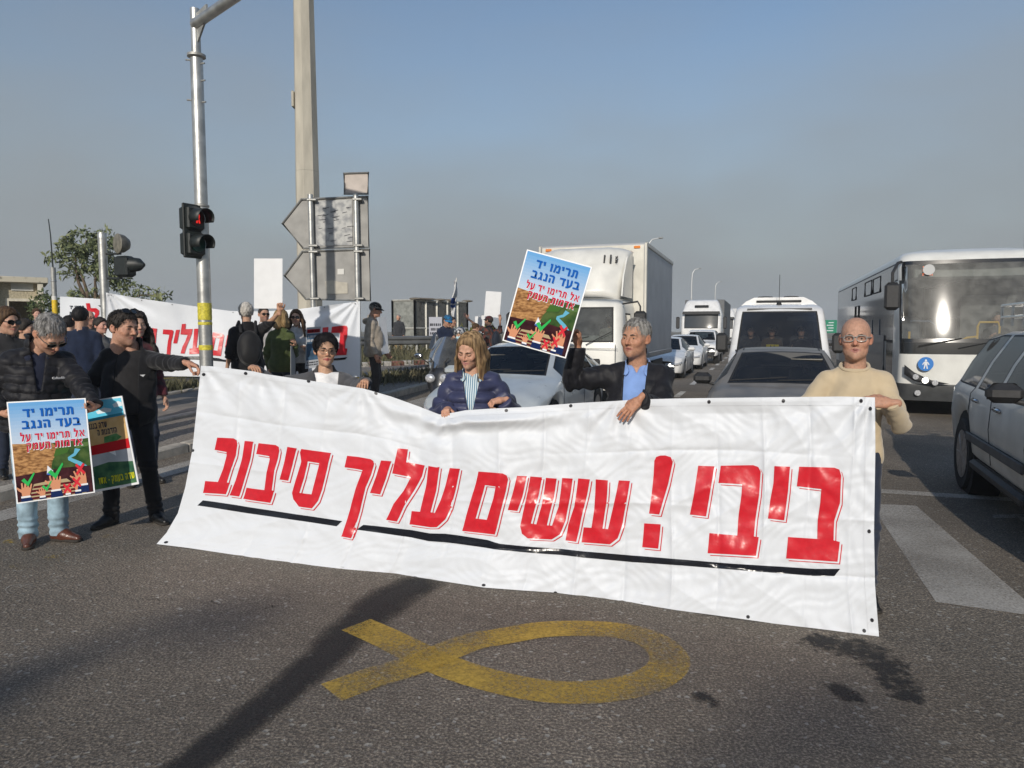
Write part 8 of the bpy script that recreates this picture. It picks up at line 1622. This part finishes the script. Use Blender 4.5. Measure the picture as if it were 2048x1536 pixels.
bgp('dark-haired person peering out behind the man in black', 200, 636, 9.9, 40, skin=(.54, .30, .23), fem=1, top=dict(m=cloth('grey_top', (.12, .12, .12)), inf=.026, name='top'), hair=dict(kind='bob', m=DARK_H, vol=.014))
bgp('woman with long dark curls behind the man in black', 270, 626, 7.4, 20, skin=(.52, .33, .24), fem=1, head=(0, 2, 0), hscale=1.08, top=dict(m=cloth('dark_print', (.03, .022, .025), .9, col2=(.12, .02, .03)), inf=.026, name='top'), hair=dict(kind='long', m=DARK_H, vol=.022, len=.22, wave=.008, spread=.03, flare=.03, sf=28), res=1.4)
bgp('curly-haired youth in front of the booth doorway', 73, 618, 17.0, 10, skin=(.54, .32, .25), top=dict(m=NAVY_C, inf=.026, name='top'), hair=dict(kind='curly', m=BRN2_H, vol=.022))
# ---- flag on a pole beside the blue cap
Yf = 16.4; fb_ = P(908, 690, Yf); r_ = empty('flag', (fb_[0], Yf, gnd(fb_[0], Yf)), 0, 'white flag with blue stripes hanging twisted from its pole', 'flag'); z0 = gnd(fb_[0], Yf)
mb = MB(); pb, pt = P(906, 690, Yf), P(913, 556, Yf); mb.tube([(pb[0] - fb_[0], 0, 0), (pt[0] - fb_[0], 0, pt[2] - z0)], .014, 8); mb.build('pole', M_WPAINT, r_)
def flagp(U, Vv): 
    py = 562 + 78 * Vv; cx = 911 - 3.5 * Vv + 1.5 * np.sin(Vv * 7); hw = 2.2 + 2.6 * np.sin(np.clip(Vv * 2.4, 0, math.pi)) ; px = cx + (U - .5) * 2 * hw; return np.stack([(px - 1024) / FPX * Yf - fb_[0], .12 * np.sin(U * 5 + Vv * 9) - .05, CH + (660 - py) / FPX * Yf - z0], 1)
v, f_ = grid_mesh(flagp, 10, 30); fmx = np.array([1 if (.42 < (k % 29) / 29 < .56 or .60 < (k % 29) / 29 < .68) else 0 for k in range(len(f_))]); mesh_obj('cloth', v, f_, [mat('flag_white', (.66, .66, .66), .8), mat('flag_blue', (.02, .07, .26), .8)], r_, fm=fmx)
# ---- small banner and sheet behind, by the shelter
root, sf = board('placard', 'pale sheet with dark text hung on the shelter', 'placard', [P(858, 634, 30.5), P(884, 634, 30.5), P(884, 674, 30.5), P(858, 674, 30.5)], mat('grey_sheet', (.42, .43, .48), .7))
text_rows(sf, root, ((.45, .13, (.03, .03, .04)), (.68, .13, (.03, .03, .04)), (.88, .12, (.03, .03, .04))), 5)
board('placard', 'grey placard leaning left of the man in the blue cap', 'placard', [P(866, 668, 15.6), P(872, 664, 15.6), P(872, 702, 15.4), P(857, 696, 15.4)], mat('placard_back', (.30, .31, .32), .7))
# ---- motor scooter and its rider
sx0, sy0 = P(912, 700, 12.3)[0], 12.3; r_ = empty('motor_scooter', (sx0, sy0, gnd(sx0, sy0)), math.pi / 2 - RD, 'dark motor scooter with smoked screen beside the hatchback', 'scooter'); M_SCO = mat('scooter_black', (.018, .018, .02), .3, coat=.5, var=.15)
fair = union([el((-.55, 0, .80), (.22, .27, .30)), rc((-.70, 0, .62), (-.45, 0, .95), .14, .12), rc((-.35, 0, .45), (.5, 0, .40), .17, .18), rc((.1, 0, .72), (.75, 0, .80), .16, .13), rc((-.42, 0, .95), (-.30, 0, 1.02), .10, .08)], .08)
v, f_ = nets(fair, (-1.0, -.4, .1), (1.1, .4, 1.25), .02); mesh_obj('fairing', v, f_, M_SCO, r_)
def scr(U, Vv): a = (U - .5) * 2; t = Vv; wv = (.16 + .13 * np.sin(t * 2.6 + .2)); return np.stack([-.72 + .34 * t + .10 * a * a, a * wv, .98 + .56 * t - .05 * a * a * t], 1)
v, f_ = grid_mesh(scr, 11, 11); mesh_obj('screen', v, f_, glass_mat('smoked_screen', (.34, .35, .35), .1, dirt=.35, dcol=(.16, .165, .165)), r_)
for sd in (-1, 1):
    mb = MB(); mb.tube([(-.52, sd * .14, 1.02), (-.42, sd * .30, 1.05), (-.40, sd * .36, 1.05)], .016, 8); mb.build('handlebar', M_TRIM, r_); mb = MB(); mb.tube([(-.45, sd * .22, 1.03), (-.52, sd * .40, 1.18), (-.53, sd * .42, 1.20)], .011, 6); mb.ell((-.54, sd * .45, 1.22), (.03, .085, .05), 12, 8); mi_ = mb.build('mirror', M_TRIM, r_); mb = MB(); mb.ell((-.565, sd * .45, 1.22), (.012, .07, .038), 12, 8); mb.build('mirror_face', M_CHROME, mi_)
    mb = MB(); mb.ell((-.76, sd * .13, .86), (.05, .09, .075), 14, 8); mb.build('headlight', M_LAMP, r_)
    mb = MB(); mb.tube([(-.72, sd * .12, .98), (-.70, sd * .10, 1.12), (-.69, sd * .17, 1.2)], [.03, .02, .008], 6); mb.build('screen_mount', M_TRIM, r_)
for x in (-.78, .72): wheel(r_, x, 0, .29, .13, 1, M_RIM, 5)
mb = MB(); mb.box((.35, 0, .88), (.8, .32, .12), bev=.05); mb.build('seat', M_RUB, r_)
def helmet_x(i):
    h_ = el((0, .01, .035), (.118, .135, .125)); cut = el((0, -.16, -.02), (.10, .09, .07))
    def f(p): return smax(smax(h_(p), -h_(p) - .02, .004), -np.maximum(cut(p), -9), .01)
    v, f_ = nets(lambda p: smax(smax(h_(p), -cut(p), .01), -.09 - p[:, 2], .01), (-.15, -.17, -.12), (.15, .17, .19), .008); o = mesh_obj('helmet', np.array([i['hp'](q) for q in v]), f_, mat('helmet_camo', (.03, .03, .032), .25, col2=(.42, .42, .43), scale=28, aniso_lo=.48, aniso_hi=.56, coat=.6), i['root'])
    m_ = el((0, -.088, -.055), (.055, .032, .042)); v, f_ = nets(m_, (-.09, -.14, -.12), (.09, -.03, .01), .007); mesh_obj('face_mask', np.array([i['hp'](q) for q in v]), f_, mat('mask_blue', (.42, .62, .66), .9), i['root'])
sw = veh_world(r_, .18, 0, .98); person('scooter rider in camouflage helmet and pale blue face mask', (sw[0], sw[1]), FACE_CAM + 8, 1.62, sw[2] - .93, res=2.0, camrel=False, legs={-1: (-.20, -.30, .38), 1: (.20, -.30, .38)}, skin=(.46, .28, .19), top=dict(m=BLK_NYL, inf=.034, name='jacket'), trousers=dict(m=BLK_TR), shoes=dict(m=LEA_BK), arms={-1: dict(at=(-.34, -.50, 1.22)), 1: dict(at=(.34, -.50, 1.22))}, extra=helmet_x, hair=None)
# ---- unseen masts added behind the viewpoint to cast soft shadows across the foreground
for lab, tip, h_ in (('unseen concrete mast added behind the viewpoint to cast the lower left shadow', (-1.98, 4.62), 12.0), ('unseen concrete mast added behind the viewpoint to cast the lower right shadow', (1.02, 3.55), 13.0)):
    d_ = (h_ + .6) / math.tan(SUN_EL); x, y = tip[0] - SHX * d_, tip[1] - SHY * d_; r_ = empty('lighting_mast', (x, y, 0), 0, lab, 'lamp post', 'added shadow-casting masts behind the viewpoint'); mb = MB(); mb.lathe([(.30, 0), (.24, h_)], n=8); mb.build('shaft', M_CONC, r_, smooth=False); mb = MB(); mb.tube([(0, 0, h_ - .1), (0, 0, h_ + .1), (.3, 0, h_ + .3)], .07, 8); mb.box((.5, 0, h_ + .3), (.6, .3, .14), bev=.04); mb.build('lantern', M_GALV2, r_)
# ---- lettering and trims on the clothes of the people in front
def on_chest(info, nm, text, size, q, yaw=0.0): 
    p = info['T'](*q); latin(nm, text, size, mat('white_thread', (.62, .62, .62), .6), info['root'], Matrix.Translation(Vector(p)) @ Matrix.Rotation(R(yaw), 4, 'Z') @ Matrix.Rotation(math.pi / 2, 4, 'X'), .004)
on_chest(mA, 'chest_lettering', 'Columbia', .024, (.115, -.200, .33), 22); on_chest(mE, 'chest_lettering', 'Columbia', .030, (.125, -.205, .275), 22)
mb = MB(); q = [mB['T'](x, y, z) for x, y, z in ((.10, -.165, .30), (.14, -.155, .305), (.125, -.16, .285))]; mb.add(q, [(0, 1, 2)]); mb.build('chest_mark', mat('white_thread', (.62, .62, .62), .6), mB['root'], smooth=False)
mb = MB(); q = [mC['T'](x, y, z) for x, y, z in ((-.035, -.160, .27), (.02, -.160, .27), (-.008, -.155, .315))]; mb.add(q, [(0, 1, 2)]); mb.build('shirt_mark', mat('red_mark', (.5, .02, .05), .7), mC['root'], smooth=False)
mb = MB(); mb.box(tuple(mC['T'](.066, -.165, .335)), (.018, .01, .045)); mb.build('clip_microphone', M_TRIM, mC['root'])
mb = MB(); c0 = mB['hands'][-1]; mb.box((c0[0] + .05, c0[1] - .03, c0[2] + .02), (.15, .075, .009), rz=.4, ry=-.5, bev=.003); ph_ = mb.build('phone', mat('phone_black', (.01, .01, .011), .15, coat=.6), None); ph_.matrix_world = Matrix.Translation(mB['root'].location) @ Matrix.Rotation(mB['root'].rotation_euler.z, 4, 'Z'); tag(ph_, 'black phone in the hand of the man all in black', 'phone')

# ---------------------------------------------------------------- thin mist in the air
hz_m = bpy.data.materials.new('mist'); hz_m.use_nodes = True; hN = hz_m.node_tree.nodes; hN.remove(hN['Principled BSDF']); pv = hN.new('ShaderNodeVolumePrincipled'); pv.inputs['Color'].default_value = (.86, .90, .94, 1); pv.inputs['Density'].default_value = .0012; pv.inputs['Anisotropy'].default_value = .0
hz_m.node_tree.links.new(pv.outputs[0], hN['Material Output'].inputs['Volume'])
mb = MB(); mb.box((0, 215, 9.5), (900, 600, 24)); tag(mb.build('haze', hz_m, None, smooth=False), kind='stuff')
